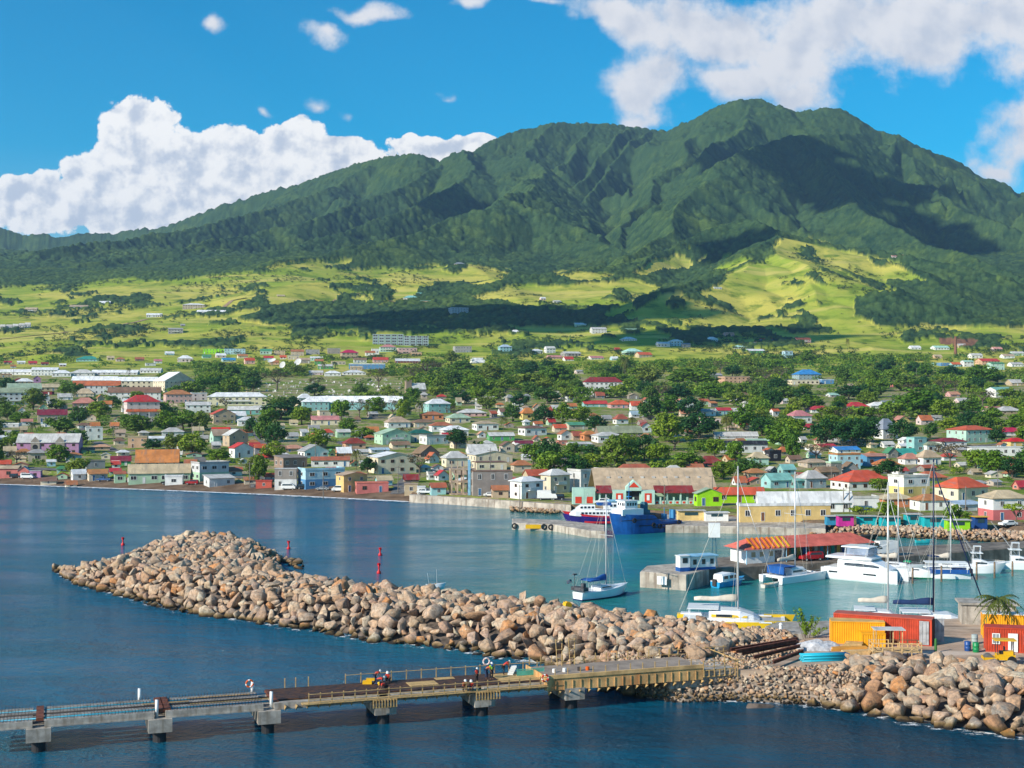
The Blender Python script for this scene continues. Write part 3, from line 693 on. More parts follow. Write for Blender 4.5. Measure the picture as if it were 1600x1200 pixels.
# plywood formwork
n=19; L=(sC-sB)/n
for i in range(n):
    a=sB+L*i; f=MB().box(a+.01,a+L-.01,-.42,-.34,2.25,3.55); f.box(a+.01,a+.11,-.50,-.425,2.25,3.3); f.build('formwork_panel',PLY,jet)
cap=MB().box(sB,sC,-.52,-.25,3.553,3.95).build('formwork_top_board',mat('plywood_pale',(.66,.42,.18),var=.2,scale=.5),jet)
MB().box(sB+.1,sC,-.24,6.2,2.4,3.60).build('poured_deck',mat('fresh_concrete',(.30,.24,.19),var=.15,scale=.6),jet)
MB().box(sB-.1,sB,-.3,6.2,2.3,3.9).build('formwork_end',PLY,jet)
railing(sB+.4,sC,6.25,3.6,.95,1.35,rails=(.35,)); railing(sB+1.2,sC,.1,3.6,.8,1.5,rails=())
for px in (875,895):
    s=sj(px,5.5); m=MB()
    for dx in (-.28,.28): m.bar((s+dx,5.6,3.6),(s+dx*1.4,5.9,6.6),.05,n=5)
    for z in (4.4,5.4,6.5): m.box(s-.35,s+.35,5.65,5.75,z,z+.08)
    m.build('timber_trestle',WOOD,jet)
for px in (866,882,905,918): s=sj(px,2.5); MB().bar((s,2.5,3.6),(s,2.5,4.0),.22,n=10).build('bucket',[WHITE,WHITE,STEEL,ORNG][(866,882,905,918).index(px)],jet)
# landing end
MB().box(sC+.02,sD,-.1,6.2,2.95,3.25).build('end_slab',CONL,jet)
MB().box(sj(1048),sD+.3,.05,5.6,1.3,2.40).build('abutment',CONL,jet)
f=MB(); 
for z in (2.5,3.2): f.box(sC+.02,sD,-.5,-.42,z,z+.1)
for i in range(7): x=sC+.05+(sD-sC-.1)*i/6; f.box(x-.05,x+.05,-.6,-.51,2.5,3.25)
f.build('end_form',WOOD,jet)
railing(sC,sD+1.2,-.6,3.2,1.05,1.35); railing(sC-1,sD+2.5,6.4,3.3,1.1,1.2)
a=MB(); 
for t in (-.6,2.6,6.4): a.box(sD+.2,sD+.3,t,t+.1,1.6,4.3)
a.box(sD+.32,sD+.38,-.6,6.4,4.1,4.2); a.build('end_rail',WOOD,jet)
g2=MB(); 
for px in (808,830,850): s=sj(px,3.5); g2.bar((s,3.5,3.2),(s,3.5,4.1),.03,n=5)
g2.box(sj(808,3.5),sj(850,3.5),3.47,3.53,3.9,4.0); g2.box(sj(808,3.5),sj(850,3.5),3.49,3.52,3.3,3.85); g2.build('safety_net',mat('green_net',(.10,.42,.32),rough=.9),jet)
# life rings on the jetty
def torus(name,m,R,r,parent=None,stripes=None):
    mb=MB(); nr=28; ns=10
    for i in range(nr):
        a=2*pi*i/nr; mi=1 if stripes and (i%7)<2 else 0
        b=2*pi*(i+1)/nr
        for k in range(ns):
            c=2*pi*k/ns; d=2*pi*(k+1)/ns
            P=lambda u,v:((R+r*cos(v))*cos(u),r*sin(v),(R+r*cos(v))*sin(u))
            mb.add([P(a,c),P(b,c),P(b,d),P(a,d)],[(0,1,2,3)],mi)
    return mb.build(name,m,parent,smooth=True)
for px,t,z,mm,lb in ((390,6.3,3.9,[ORNG,WHITE],'red life ring hanging on a post of the unfinished jetty deck'),(760,6.0,4.6,[mat('faded_pink',(.72,.5,.45)),WHITE],'pale life ring on the far railing beside the workers'),(852,-.65,3.75,[mat('ring_red',(.6,.03,.02)),WHITE],'red life ring on the corner of the plywood formwork')):
    o=torus('life_ring',mm,.36,.095,stripes=True); o.location=jw(sj(px,t),t,z); o.rotation_euler=(0,0,JA); tag(o,lb,'life ring')
# ---------------------------------------------------------------- people
def skin(name,joints,edges,m,parent=None,sub=1):
    """one continuous body surface grown over a skeleton; joints: name->(x,y,z,radius)"""
    keys=list(joints); me=bpy.data.meshes.new(name); me.from_pydata([joints[k][:3] for k in keys],[(keys.index(a),keys.index(b)) for a,b in edges],[])
    o=bpy.data.objects.new('tmp',me); COL.objects.link(o)
    md=o.modifiers.new('s','SKIN'); md.use_smooth_shade=True
    for i,k in enumerate(keys):
        r=joints[k][3]; me.skin_vertices[0].data[i].radius=(r,r) if not isinstance(r,tuple) else r
    me.skin_vertices[0].data[0].use_root=True
    if sub: s2=o.modifiers.new('d','SUBSURF'); s2.levels=sub; s2.render_levels=sub
    dg=bpy.context.evaluated_depsgraph_get(); dg.update(); nm=bpy.data.meshes.new_from_object(o.evaluated_get(dg)); nm.name=name
    bpy.data.objects.remove(o); bpy.data.meshes.remove(me); nm.materials.clear(); nm.materials.append(m)
    return link(name,nm,parent)
POSE={
 'stand':dict(pel=(0,0,.95),che=(0,.02,1.32),nek=(0,.02,1.50),hed=(0,-.02,1.64),kL=(.11,-.03,.50),fL=(.12,0,.08),kR=(-.11,.02,.50),fR=(-.12,.05,.08),eL=(.26,-.02,1.13),hL=(.24,-.2,.95),eR=(-.26,0,1.13),hR=(-.25,-.2,.98)),
 'bend':dict(pel=(0,.12,.92),che=(0,-.22,1.20),nek=(0,-.36,1.28),hed=(0,-.48,1.34),kL=(.12,.0,.48),fL=(.13,.05,.08),kR=(-.12,.06,.48),fR=(-.13,.12,.08),eL=(.24,-.38,.95),hL=(.18,-.52,.74),eR=(-.24,-.38,.95),hR=(-.16,-.54,.76)),
 'crouch':dict(pel=(0,.12,.38),che=(0,-.10,.70),nek=(0,-.18,.84),hed=(0,-.24,.97),kL=(.17,-.30,.48),fL=(.15,-.08,.08),kR=(-.17,-.30,.46),fR=(-.15,-.08,.08),eL=(.27,-.30,.58),hL=(.14,-.48,.40),eR=(-.27,-.30,.58),hR=(-.12,-.50,.38)),
 'kneel':dict(pel=(0,.22,.46),che=(0,-.18,.62),nek=(0,-.34,.66),hed=(0,-.46,.70),kL=(.13,-.02,.09),fL=(.13,.45,.07),kR=(-.13,.0,.09),fR=(-.13,.45,.07),eL=(.24,-.36,.36),hL=(.16,-.52,.10),eR=(-.24,-.36,.36),hR=(-.14,-.52,.10))}
def person(pos,rz,pose,vest,trous,helm,label,sc=1.0):
    p=POSE[pose]; T=thing('person',label,'person',pos,rz,'workers on the jetty'); T.scale=(sc,)*3
    V={k:Vector(v) for k,v in p.items()}
    sh=lambda sgn:(V['che']*.25+V['nek']*.75)+Vector((.17*sgn,0,-.02))
    J={'pel':(*V['pel'],.13),'mid':(*((V['pel']+V['che'])/2),.12),'che':(*V['che'],.15),'nek':(*V['nek'],.058),'hd0':(*(V['nek']*.45+V['hed']*.55),.075),'hed':(*V['hed'],.098),'top':(*(V['hed']+(V['hed']-V['nek']).normalized()*.09),.07)}
    E=[('pel','mid'),('mid','che'),('che','nek'),('nek','hd0'),('hd0','hed'),('hed','top')]
    f=Vector((0,-1,0)); J['nos']=(*(V['hed']+f*.105),.022); E.append(('hed','nos'))
    for s,c in ((1,'L'),(-1,'R')):
        h=V['pel']+Vector((.09*s,0,-.04)); k=V['k'+c]; a=V['f'+c]
        J['h'+c]=(*h,.095); J['k'+c]=(*k,.062); J['a'+c]=(*a,.045); J['t'+c]=(*(a+Vector((0,-.17,-.035))),.035)
        E+=[('pel','h'+c),('h'+c,'k'+c),('k'+c,'a'+c),('a'+c,'t'+c)]
        S0=sh(s); e=V['e'+c]; w=V['h'+c]; d=(w-e).normalized()
        J['s'+c]=(*S0,.062); J['e'+c]=(*e,.043); J['w'+c]=(*w,.028); J['p'+c]=(*(w+d*.06),.034)
        E+=[('che','s'+c),('s'+c,'e'+c),('e'+c,'w'+c),('w'+c,'p'+c)]
        side=d.cross(Vector((0,0,1))).normalized() if abs(d.z)<.95 else Vector((1,0,0))
        up=d.cross(side)
        for i in range(4):
            b=w+d*.10+side*(.021*(i-1.5)); ln=(.055,.07,.075,.06)[i]
            J['q%s%d'%(c,i)]=(*b,.010); J['r%s%d'%(c,i)]=(*(b+d*ln*.6+up*.02),.009); J['u%s%d'%(c,i)]=(*(b+d*ln+up*.045),.008)
            E+=[('p'+c,'q%s%d'%(c,i)),('q%s%d'%(c,i),'r%s%d'%(c,i)),('r%s%d'%(c,i),'u%s%d'%(c,i))]
        th=w+d*.05+side*.045; J['m'+c]=(*th,.012); J['n'+c]=(*(th+side*.02+d*.035+up*.02),.010); E+=[('p'+c,'m'+c),('m'+c,'n'+c)]
    skin('body',J,E,SKIN,T)
    g=lambda k,r:(*J[k][:3],r)
    K={'pel':g('pel',.15),'mid':g('mid',.145),'che':g('che',.175),'nk':(*(V['che']*.35+V['nek']*.65),.085)}; KE=[('pel','mid'),('mid','che'),('che','nk')]
    for c in 'LR':
        m_=Vector(J['s'+c][:3])*.45+Vector(J['e'+c][:3])*.55
        K['s'+c]=g('s'+c,.082); K['m'+c]=(*m_,.068); KE+=[('che','s'+c),('s'+c,'m'+c)]
    v=skin('vest',K,KE,vest,T)
    if pose!='kneel':
        pass
    Q={'pel':g('pel',.155)};QE=[]
    for c in 'LR': Q['h'+c]=g('h'+c,.115); Q['k'+c]=g('k'+c,.08); Q['a'+c]=(J['a'+c][0],J['a'+c][1],J['a'+c][2]+.03,.065); QE+=[('pel','h'+c),('h'+c,'k'+c),('k'+c,'a'+c)]
    skin('trousers',Q,QE,trous,T)
    up=(V['hed']-V['nek']).normalized(); bm=bmesh.new(); bmesh.ops.create_uvsphere(bm,u_segments=14,v_segments=8,radius=.135)
    for v in bm.verts:
        if v.co.z<-.01: v.co.z=-.01; v.co.x*=1.12; v.co.y=v.co.y*1.12-(.05 if v.co.y<0 else 0)
    me=bpy.data.meshes.new('helmet'); bm.to_mesh(me); bm.free(); me.materials.append(helm); o=link('helmet',me,T); o.location=V['hed']+up*.05; o.rotation_euler=up.to_track_quat('Z','Y').to_euler()
HIV=mat('red_vest',(.62,.05,.03),rough=.8); HIG=mat('lime_vest',(.35,.62,.03),rough=.8); HIO=mat('orange_vest',(.75,.15,.03),rough=.8)
JEAN=mat('dark_jeans',(.03,.05,.11),rough=.9); BLK=mat('black_cloth',(.02,.02,.022),rough=.9); HW=mat('white_helmet',(.8,.8,.78),rough=.3); HY_=mat('yellow_helmet',(.8,.5,.02),rough=.3)
for px,t,rz,pose,v,tr,h,lb,sc in (
 (592,4.6,1.2,'kneel',HIV,JEAN,HW,'person in red vest and white helmet kneeling on the dark deck left of the others',1.1),
 (607,5.2,-.6,'crouch',HIV,BLK,HW,'person in red vest crouching beside the kneeling worker',1.15),
 (748-160,5.4,.9,'bend',HIV,JEAN,HW,'person in red vest and blue jeans bending over the far railing',1.0),
 (600,1.6,-1.4,'kneel',HIV,BLK,HY_,'person in red vest and yellow helmet kneeling low by the near railing',1.15),
 (725,-.4,.2,'crouch',HIO,BLK,HW,'person in orange vest and white helmet crouching on the timber walkway',1.15),
 (737,-.5,-.5,'crouch',HIV,JEAN,HW,'person in red and white vest sitting on the walkway edge',1.1),
 (745,2.2,.4,'stand',HIV,BLK,HW,'person in dark red vest and white helmet standing behind the two on the walkway',.9),
 (761,3.6,.8,'bend',HIO,JEAN,mat('blue_helmet',(.03,.1,.4),rough=.3),'person in orange vest stooping beside the worker in lime vest',1.1),
 (768,3.2,.3,'stand',HIG,BLK,HW,'person in lime green vest and dark trousers standing on the deck',1.05),
 (788,4.8,1.5,'bend',HIV,BLK,HW,'person in red vest bending to the right near the white sacks',1.1)):
    zz=3.0 if t<0 else 3.24
    if lb.startswith('person in red vest and blue jeans'): px=587
    P=jw(sj(px,t),t,zz-.04); person(P,JA+rz,pose,v,tr,h,lb,sc)
bg_=MB()
for i in range(5): bg_.box(-.35+.1*i,.25+.1*i,-.3+.05*i,.3,.1*i*2,.2*i+.18)
o=bg_.build('sack_pile',WHITE); o.location=jw(sj(798,4.6),4.6,3.23); tag(o,'heap of white sacks on the jetty deck beside a stooping worker','sacks')
o=MB().box(-.5,.5,-.3,.3,0,.35).box(-.1,.8,-.2,.2,.36,.6).build('tool_bags',[YEL]); o.location=jw(sj(574,5.2),5.2,3.23); tag(o,'red and yellow tool bags lying on the dark deck','bags')
# ---------------------------------------------------------------- boats
def hull(mb,L,B,H,bow=1.3,rake=.12,transom=.8,draft=.45,fine=2.2,cx=0,cy=0,mi=0,keel=.35,n=16,flare=.9,stripe=None):
    rings=[]
    for i in range(n+1):
        t=i/n; t=t**.9
        b=B/2*(transom+(1-transom)*sin(min(t/.42,1)*pi/2))
        if t>.42: b*=max(.015,1-((t-.42)/.58)**fine)
        h=H*(1+(bow-1)*t*t); x=L*(t-.5); q=max(0,(t-.6)/.4)
        xs=lambda z:x-rake*L*q*(1-(z+draft)/(h+draft))
        zs=[h,h*.62,h*.12,-draft*.55,-draft]; ws=[1,flare+.07,flare,.62,.06]
        ring=[(cx+xs(z),cy+b*w,z) for z,w in zip(zs,ws)]+[(cx+xs(z),cy-b*w,z) for z,w in reversed(list(zip(zs,ws)))]
        rings.append(ring)
    mb.loft(rings,mi); return mb
def cabin(mb,secs,mi=0,rd=.12):
    """secs: (x, halfwidth, z0, z1) -> tapered rounded house"""
    rings=[]
    for x,w,z0,z1 in secs: rings.append([(x,-w,z0),(x,-w*.97,z0+(z1-z0)*.75),(x,-w*.80,z1),(x,w*.80,z1),(x,w*.97,z0+(z1-z0)*.75),(x,w,z0)])
    mb.loft(rings,mi); return mb
def bxy(p0,p1):
    """stern and bow waterline points in the view -> centre, heading, length"""
    a=at(*p0); b=at(*p1); d=b-a; return (a+b)/2, math.atan2(d.y,d.x), d.length
def mast_rig(T,x,z0,top,L,W,mm=ALU,fs=None,bx=None,boomlen=4.5,cover=SAILC,bz=1.2,fx=None,spread=(.55,),r=.15,side=1):
    m=MB().bar((x,0,z0),(x,0,top),r,r*.7,n=10).build('mast',mm,T,smooth=True)
    for q in spread: z=z0+(top-z0)*q; MB().box(x-.05,x+.05,-W*.42,W*.42,z-.04,z+.04).build('spreader',ALU,m)
    fx=L*.46 if fx is None else fx
    rg=MB(); tp=(x,0,top-.1)
    for y in (-W/2,W/2):
        z=z0+(top-z0)*spread[0]; rg.bar((x-.4,y,z0*.8),(x,y*.84,z),.018,n=3,caps=False); rg.bar((x,y*.84,z),tp,.018,n=3,caps=False); rg.bar((x-1,y,z0*.8),(x,0,z),.016,n=3,caps=False)
    rg.bar((-L*.48,-W*.3,z0*.7),tp,.018,n=3,caps=False); rg.bar((-L*.48,W*.3,z0*.7),tp,.018,n=3,caps=False)
    rg.build('rigging',ROPE,T)
    MB().bar((fx,0,z0*.8),(x,0,z0+(top-z0)*.93),.09 if fs else .035,n=6).build('furled_jib' if fs else 'forestay',fs or ALU,T,smooth=True)
    if boomlen:
        bo=MB().bar((x-.1,0,z0+bz),(x-boomlen,0,z0+bz+.15),.07,n=8).build('boom',ALU,T)
        c=MB(); rings=[]
        for i in range(8):
            t=i/7; xx=x-.15-boomlen*t; h=.95-.55*t+.1*sin(t*9); w=.26-.1*t; zb=z0+bz+.05
            rings.append([(xx,-w*.6,zb-.1),(xx,-w,zb+h*.3),(xx,-w*.5,zb+h*.8),(xx,0,zb+h),(xx,w*.5,zb+h*.8),(xx,w,zb+h*.3),(xx,w*.6,zb-.1)])
        c.loft(rings).build('sail_cover',cover,T,smooth=True)
def stanch(T,pts,z,h=.65,name='guard_rail'):
    m=MB()
    for a,b in zip(pts[:-1],pts[1:]):
        A=Vector((*a,z));Bv=Vector((*b,z)); n=max(1,int((Bv-A).length/1.6))
        for i in range(n+1): p=A.lerp(Bv,i/n); m.bar(p,p+Vector((0,0,h)),.022,n=4)
        for q in (h,h*.5): m.bar(A+Vector((0,0,q)),Bv+Vector((0,0,q)),.015,n=3)
    return m.build(name,ALU,T)
def sail_cat(c,rz,L,W,label,hullm=GEL,deckm=GEL,mh=20,mastm=ALU,fs=None,cover=SAILC,bow=1.25,tilt=0,trimm=None,canopy=None,mx=.02,yb=None):
    T=thing('catamaran',label,'catamaran',c,rz)
    hb=W*.24
    for s in (-1,1):
        m=MB(); hull(m,L,hb,1.25,bow=bow,rake=.05,transom=.72,draft=.4,cy=s*(W/2-hb/2)); m.build('hull',hullm,T,smooth=False)
    d=MB().box(-L*.44,L*.16,-W/2+.5,W/2-.5,.85,1.32); d.box(L*.38,L*.41,-W/2+.4,W/2-.4,1.1,1.3)
    if deckm is not hullm:
        for s in (-1,1): d.box(-L*.47,L*.30,s*(W/2-hb/2)-hb*.40,s*(W/2-hb/2)+hb*.40,1.27,1.42)
    d.build('deck',deckm,T)
    MB().box(L*.17,L*.38,-W/2+1.2,W/2-1.2,1.12,1.15).build('trampoline',mat('netting',(.35,.35,.35)),T)
    cb=MB(); cabin(cb,[(-L*.22,W*.33,1.3,2.55),(-L*.12,W*.34,1.3,2.75),(L*.04,W*.32,1.3,2.65),(L*.15,W*.24,1.3,2.0),(L*.20,W*.16,1.3,1.45)]); co=cb.build('cabin',deckm,T)
    w=MB(); cabin(w,[(-L*.20,W*.342,1.75,2.28),(-L*.02,W*.345,1.75,2.25),(L*.10,W*.285,1.7,2.05)]); w.build('window',trimm or GLASS,co)
    if trimm:
        for s in (-1,1): MB().box(-L*.16,-L*.03,s*W*.345-.03,s*W*.345+.03,1.85,2.2).build('window',GLASS,co)
    h=MB(); h.box(-L*.40,-L*.14,-W*.33,W*.33,2.85,2.95)
    for s in (-1,1): h.bar((-L*.39,s*W*.3,1.3),(-L*.39,s*W*.3,2.85),.05,n=5)
    h.build('hardtop',canopy or deckm,T)
    if canopy: MB().box(-L*.40,-L*.385,-W*.33,W*.33,1.6,2.85).build('cockpit_curtain',canopy,T)
    stanch(T,[(-L*.42,-W/2+.12),(L*.2,-W/2+.12),(L*.42,-W/2+.5)],1.35); stanch(T,[(-L*.42,W/2-.12),(L*.2,W/2-.12),(L*.42,W/2-.5)],1.35)
    mast_rig(T,L*mx,2.6,mh,L,W,mastm,fs,boomlen=L*.36,cover=cover,fx=L*.40)
    return T
YH=mat('yellow_gelcoat',(.78,.50,.02),rough=.3,var=.05)
c0=at(1152,982); sail_cat(c0+Vector((0,1.5,0)),radians(-10),17.5,8,'big white catamaran with yellow hulls and yellow window band moored behind the breakwater',YH,GEL,23.8,trimm=YH)
c,rz,L=bxy((1217,914),(1290,905)); sail_cat(c+Vector((-1,2.6,0)),rz,12.5,6.2,'white sailing catamaran with blue cockpit cover beside the larger motor catamaran',GEL,GEL,20,canopy=BLUEC)
c3=at(1385,982); sail_cat(c3,radians(-12),11.5,6,'white sailing catamaran with cream sail cover behind the yellow container',GEL,GEL,21.5,trimm=None)
c4=at(1476,986); sail_cat(c4+Vector((0,0,0)),radians(-10),15.5,7,'white catamaran with tall navy mast and navy sail cover behind the red container',GEL,GEL,25,mastm=mat('navy_mast',(.012,.018,.05),rough=.3),fs=mat('navy_jib',(.012,.02,.07)),cover=NAVY,mx=-.10)
# motor catamaran
c,rz,L=bxy((1296,905),(1390,914)); T=thing('motor_catamaran','large white motor catamaran with covered flybridge, the biggest yacht at the quay','motor yacht',c+Vector((2,3.2,0)),rz)
for s in (-1,1):
    m=MB(); hull(m,14.5,2.2,2.15,bow=1.12,rake=.0,transom=.9,draft=.5,fine=4.5,cy=s*2.5); ho=m.build('hull',GEL,T)
    for x0,x1 in ((-5.6,-3.9),(1.2,3.6)): MB().box(x0,x1,s*3.6-.03,s*3.6+.03,1.35,1.62).build('window',GLASS,ho)
MB().box(-6.8,5.2,-3.1,3.1,1.6,2.25).build('deck',GEL,T)
cb=MB(); cabin(cb,[(-4.2,2.9,2.2,3.9),(-1,3.0,2.2,4.0),(2.0,2.7,2.2,3.7),(4.2,2.0,2.2,2.9),(5.4,1.4,2.2,2.35)]); co=cb.build('cabin',GEL,T)
w=MB(); cabin(w,[(-2.8,2.99,2.75,3.35),(0,3.04,2.75,3.4),(2.6,2.62,2.7,3.2),(3.6,2.33,2.65,2.9)]); w.build('window',GLASS,co)
f=MB(); cabin(f,[(-6.6,2.9,3.95,4.3),(-3,3.1,3.95,4.4),(1.0,2.9,3.9,4.5),(2.2,2.3,3.9,4.2)]); f.build('flybridge',GEL,T)
h=MB(); cabin(h,[(-3.8,2.2,6.0,6.2),(-1,2.4,6.0,6.28),(1.6,2.0,6.0,6.15)])
for x in (-3.2,1.0):
    for y in (-1.9,1.9): h.bar((x,y,4.3),(x*.95,y,6.05),.07,n=6)
h.build('hardtop',GEL,T)
MB().box(-2.8,1.4,-2.05,-2.0,4.7,5.95).box(-2.8,1.4,2.0,2.05,4.7,5.95).box(1.4,1.46,-2,2,4.7,5.8).build('flybridge_screen',mat('clear_vinyl',(.35,.42,.55),rough=.15,alpha=.55),T)
stanch(T,[(-4,-3.4),(3,-3.4),(6.5,-3)],2.35); stanch(T,[(-4,3.4),(3,3.4),(6.5,3)],2.35)
def monohull(c,rz,L,label,hm,mh=None,cover=SAILC,bim=None,cat='sailing boat',boot=None,W=None,freeb=1.15,mm=ALU,fs=None,name='sailboat'):
    W=W or L*.3; T=thing(name,label,cat,c,rz); m=MB(); hull(m,L,W,freeb,bow=1.4,rake=.13,transom=.6,draft=.5); ho=m.build('hull',hm,T)
    if boot: m=MB(); hull(m,L*1.004,W*1.02,.22,bow=1.05,rake=.09,transom=.6,draft=.2); m.build('boot_stripe',boot,ho)
    cb=MB(); cabin(cb,[(-L*.14,W*.30,freeb,freeb+.75),(L*.05,W*.28,freeb,freeb+.72),(L*.2,W*.18,freeb+.1,freeb+.5)]); co=cb.build('cabin',GEL,T)
    for s in (-1,1): MB().box(-L*.11,L*.07,s*W*.296-.02,s*W*.296+.02,freeb+.35,freeb+.56).build('window',GLASS,co)
    if bim:
        b=MB(); cabin(b,[(-L*.34,W*.33,freeb+1.75,freeb+1.95),(-L*.25,W*.36,freeb+1.8,freeb+2.05),(-L*.16,W*.33,freeb+1.7,freeb+1.9)])
        b.build('bimini',bim,T); q=MB()
        for x in (-.32,-.18):
            for s in (-1,1): q.bar((L*x,s*W*.32,freeb),(L*x,s*W*.32,freeb+1.8),.03,n=4)
        q.build('bimini_frame',ALU,T)
    stanch(T,[(-L*.46,-W*.3),(-L*.1,-W*.47),(L*.3,-W*.28),(L*.46,0)],freeb*1.15,.6); stanch(T,[(-L*.46,W*.3),(-L*.1,W*.47),(L*.3,W*.28),(L*.46,0)],freeb*1.15,.6)
    if mh: mast_rig(T,L*.06,freeb+.6,mh,L,W,mm,fs,boomlen=L*.34,cover=cover,bz=.9)
    return T
c,rz,L=bxy((922,938),(962,927)); T=monohull(c,radians(42),12.2,'white sailing boat with blue sail cover and blue bimini motoring past the breakwater',GEL,17.3,BLUEC,BLUEC,boot=NAVY,W=3.9,freeb=1.35)
g_=MB().box(-6.2,-5.0,-1.5,1.5,1.6,2.2); g_.box(-5.9,-5.3,-1.2,-.6,2.2,2.9); g_.bar((-5.6,1.2,1.4),(-5.6,1.2,4.2),.05,n=5).box(-6,-5.2,1.0,1.4,4.1,4.3); g_.build('stern_gear',mat('dark_gear',(.08,.08,.09),var=.4,scale=3),T)
fl=MB().bar((-5.9,.8,1.5),(-6.7,.9,3.5),.02,n=4); fl.build('flag_staff',ALU,T)
fm=bpy.data.materials.new('flag_cloth'); fm.use_nodes=True; t_=fm.node_tree; wv=N(t_,'ShaderNodeTexWave'); wv.wave_type='BANDS'; wv.bands_direction='Z'; wv.inputs['Scale'].default_value=1.55
t_.links.new(N(t_,'ShaderNodeTexCoord').outputs['Object'],wv.inputs[0]); t_.links.new(mixc(t_,mth(t_,'GREATER_THAN',wv.outputs['Fac'],.5),(.6,.03,.04),(.8,.8,.8)),t_.nodes['Principled BSDF'].inputs['Base Color'])
MB().add([(-6.7,.9,3.5),(-7.6,1.1,3.35),(-7.5,1.1,2.75),(-6.5,.9,2.95)],[(0,1,2,3)]).build('flag',fm,T)
MB().box(-7.02,-6.68,.88,.94,3.2,3.5).build('flag_canton',NAVY,T)
# boats along the marina quay
monohull(at(1398,893),radians(-20),11,'white sailing boat with a bare mast right behind the motor catamaran',GEL,17.5,SAILC,None,W=3.4)
monohull(at(1433,903),radians(-28),7,'small white boat with green canopy tied between quay piles',GEL,None,None,mat('green_canvas',(.01,.30,.14)),cat='motor boat',name='motor_boat',boot=mat('green_trim',(.01,.2,.1)))
monohull(at(1480,893),radians(-8),10.5,'sailing boat with a low cream sail cover next to the blue banded boat',GEL,13.5,SAILC,NAVY,W=3.2)
T=monohull(at(1474,904),radians(172),9.5,'white passenger boat with a broad blue side band and long white awning',GEL,None,cat='tour boat',name='tour_boat',W=3.2,freeb=1.2)
MB().box(-4.4,2.6,-1.62,-1.58,1.1,1.9).box(-4.4,2.6,1.58,1.62,1.1,1.9).build('side_band',BLUEC,T)
a_=MB().box(-4.2,3.4,-1.7,1.7,3.0,3.1)
for x in (-4,-1,3): 
    for y in (-1.6,1.6): a_.bar((x,y,1.3),(x,y,3.0),.04,n=4)
a_.build('awning',WHITE,T)
MB().box(-5.2,-4.6,-.5,.5,.6,1.9).build('outboard_motor',STEEL,T)
def sportfisher(c,rz,L,label,hm=GEL):
    T=thing('fishing_boat',label,'fishing boat',c,rz); m=MB(); hull(m,L,L*.31,1.3,bow=1.75,rake=.16,transom=.85,draft=.5); m.build('hull',hm,T)
    cb=MB(); cabin(cb,[(-L*.12,L*.125,1.3,2.7),(L*.02,L*.125,1.4,2.75),(L*.16,L*.10,1.6,2.3),(L*.27,L*.05,1.9,2.0)]); co=cb.build('cabin',GEL,T)
    w=MB(); cabin(w,[(-L*.05,L*.127,1.95,2.42),(L*.04,L*.125,1.95,2.42),(L*.13,L*.11,1.95,2.2)]); w.build('window',GLASS,co)
    f=MB(); 
    for x in (-L*.12,L*.02):
        for y in (-L*.09,L*.09): f.bar((x,y,2.6),(x*.8,y*.7,5.2),.045,n=5)
    f.box(-L*.16,L*.06,-L*.11,L*.11,3.9,4.0); f.box(-L*.1,L*.03,-L*.07,L*.07,5.2,5.3); f.build('tower',GEL,T)
    o=MB()
    for s in (-1,1): o.bar((-.2,s*1.2,2.8),(-L*.42,s*3.3,9.0),.03,n=4); 
    o.build('outrigger',ALU,T)
    stanch(T,[(0,-L*.14),(L*.3,-L*.10),(L*.47,0),(L*.3,L*.10),(0,L*.14)],1.95,.55)
    return T
sportfisher(at(1530,896),radians(-12),10,'white fishing boat with a tuna tower, nearer of the two at the right quay')
sportfisher(at(1590,890),radians(-14),11,'larger white fishing boat with outriggers half outside at the right edge')
# blue and white runabout
c,rz,L=bxy((1112,919),(1168,911)); T=thing('motor_boat','small motor boat with bright blue hull and white cabin beside the concrete pier head','motor boat',c,rz)
m=MB(); hull(m,8,2.6,1.0,bow=1.45,rake=.16,transom=.85,draft=.4); m.build('hull',mat('sky_blue_hull',(.02,.28,.55),rough=.35),T)
MB().box(-3.8,2.6,-1.25,1.25,.98,1.12).build('deck',GEL,T)
cb=MB(); cabin(cb,[(-3.2,1.1,1.1,2.3),(-1,1.15,1.1,2.5),(.6,1.05,1.1,2.3),(1.8,.8,1.1,1.4)]); co=cb.build('cabin',GEL,T)
for s in (-1,1):
    for x0,x1 in ((-2.8,-1.8),(-1.3,-.4),(-.1,.7)): MB().box(x0,x1,s*1.12-.03,s*1.12+.03,1.5,2.05).build('window',GLASS,co)
MB().box(-4.3,-3.9,-.4,.4,.3,1.5).build('outboard_motor',STEEL,T)
# coaster
c,rz,L=bxy((1066,829),(944,838)); BH=mat('blue_hull',(.012,.10,.36),rough=.4,var=.16,scale=.5,streak=((.4,.4,.1),(.05,.07,.15),.58,.75)); L=21
T=thing('cargo_ship','blue steel cargo boat with raised bow and white wheelhouse moored at the far dock','cargo boat',c+Vector((0,2.4,0)),rz)
rings=[]; n=18
for i in range(n+1):
    t=i/n; b=2.9*(.82+.18*sin(min(t/.3,1)*pi/2)); 
    if t>.62: b*=max(.03,1-((t-.62)/.38)**2.4)
    h=2.6+1.0*t*t+(1.6 if t>.42 else 0 if t<.36 else (t-.36)/.06*1.6); x=L*(t-.5); q=max(0,(t-.7)/.3)
    f=lambda z:x-.07*L*q*(1-z/h)
    rings.append([(f(h),b,h),(f(h*.5),b*.95,h*.5),(f(0),b*.85,0),(f(-.6),b*.4,-.6),(f(-.6),-b*.4,-.6),(f(0),-b*.85,0),(f(h*.5),-b*.95,h*.5),(f(h),-b,h)])
ho=MB().loft(rings).build('hull',BH,T)
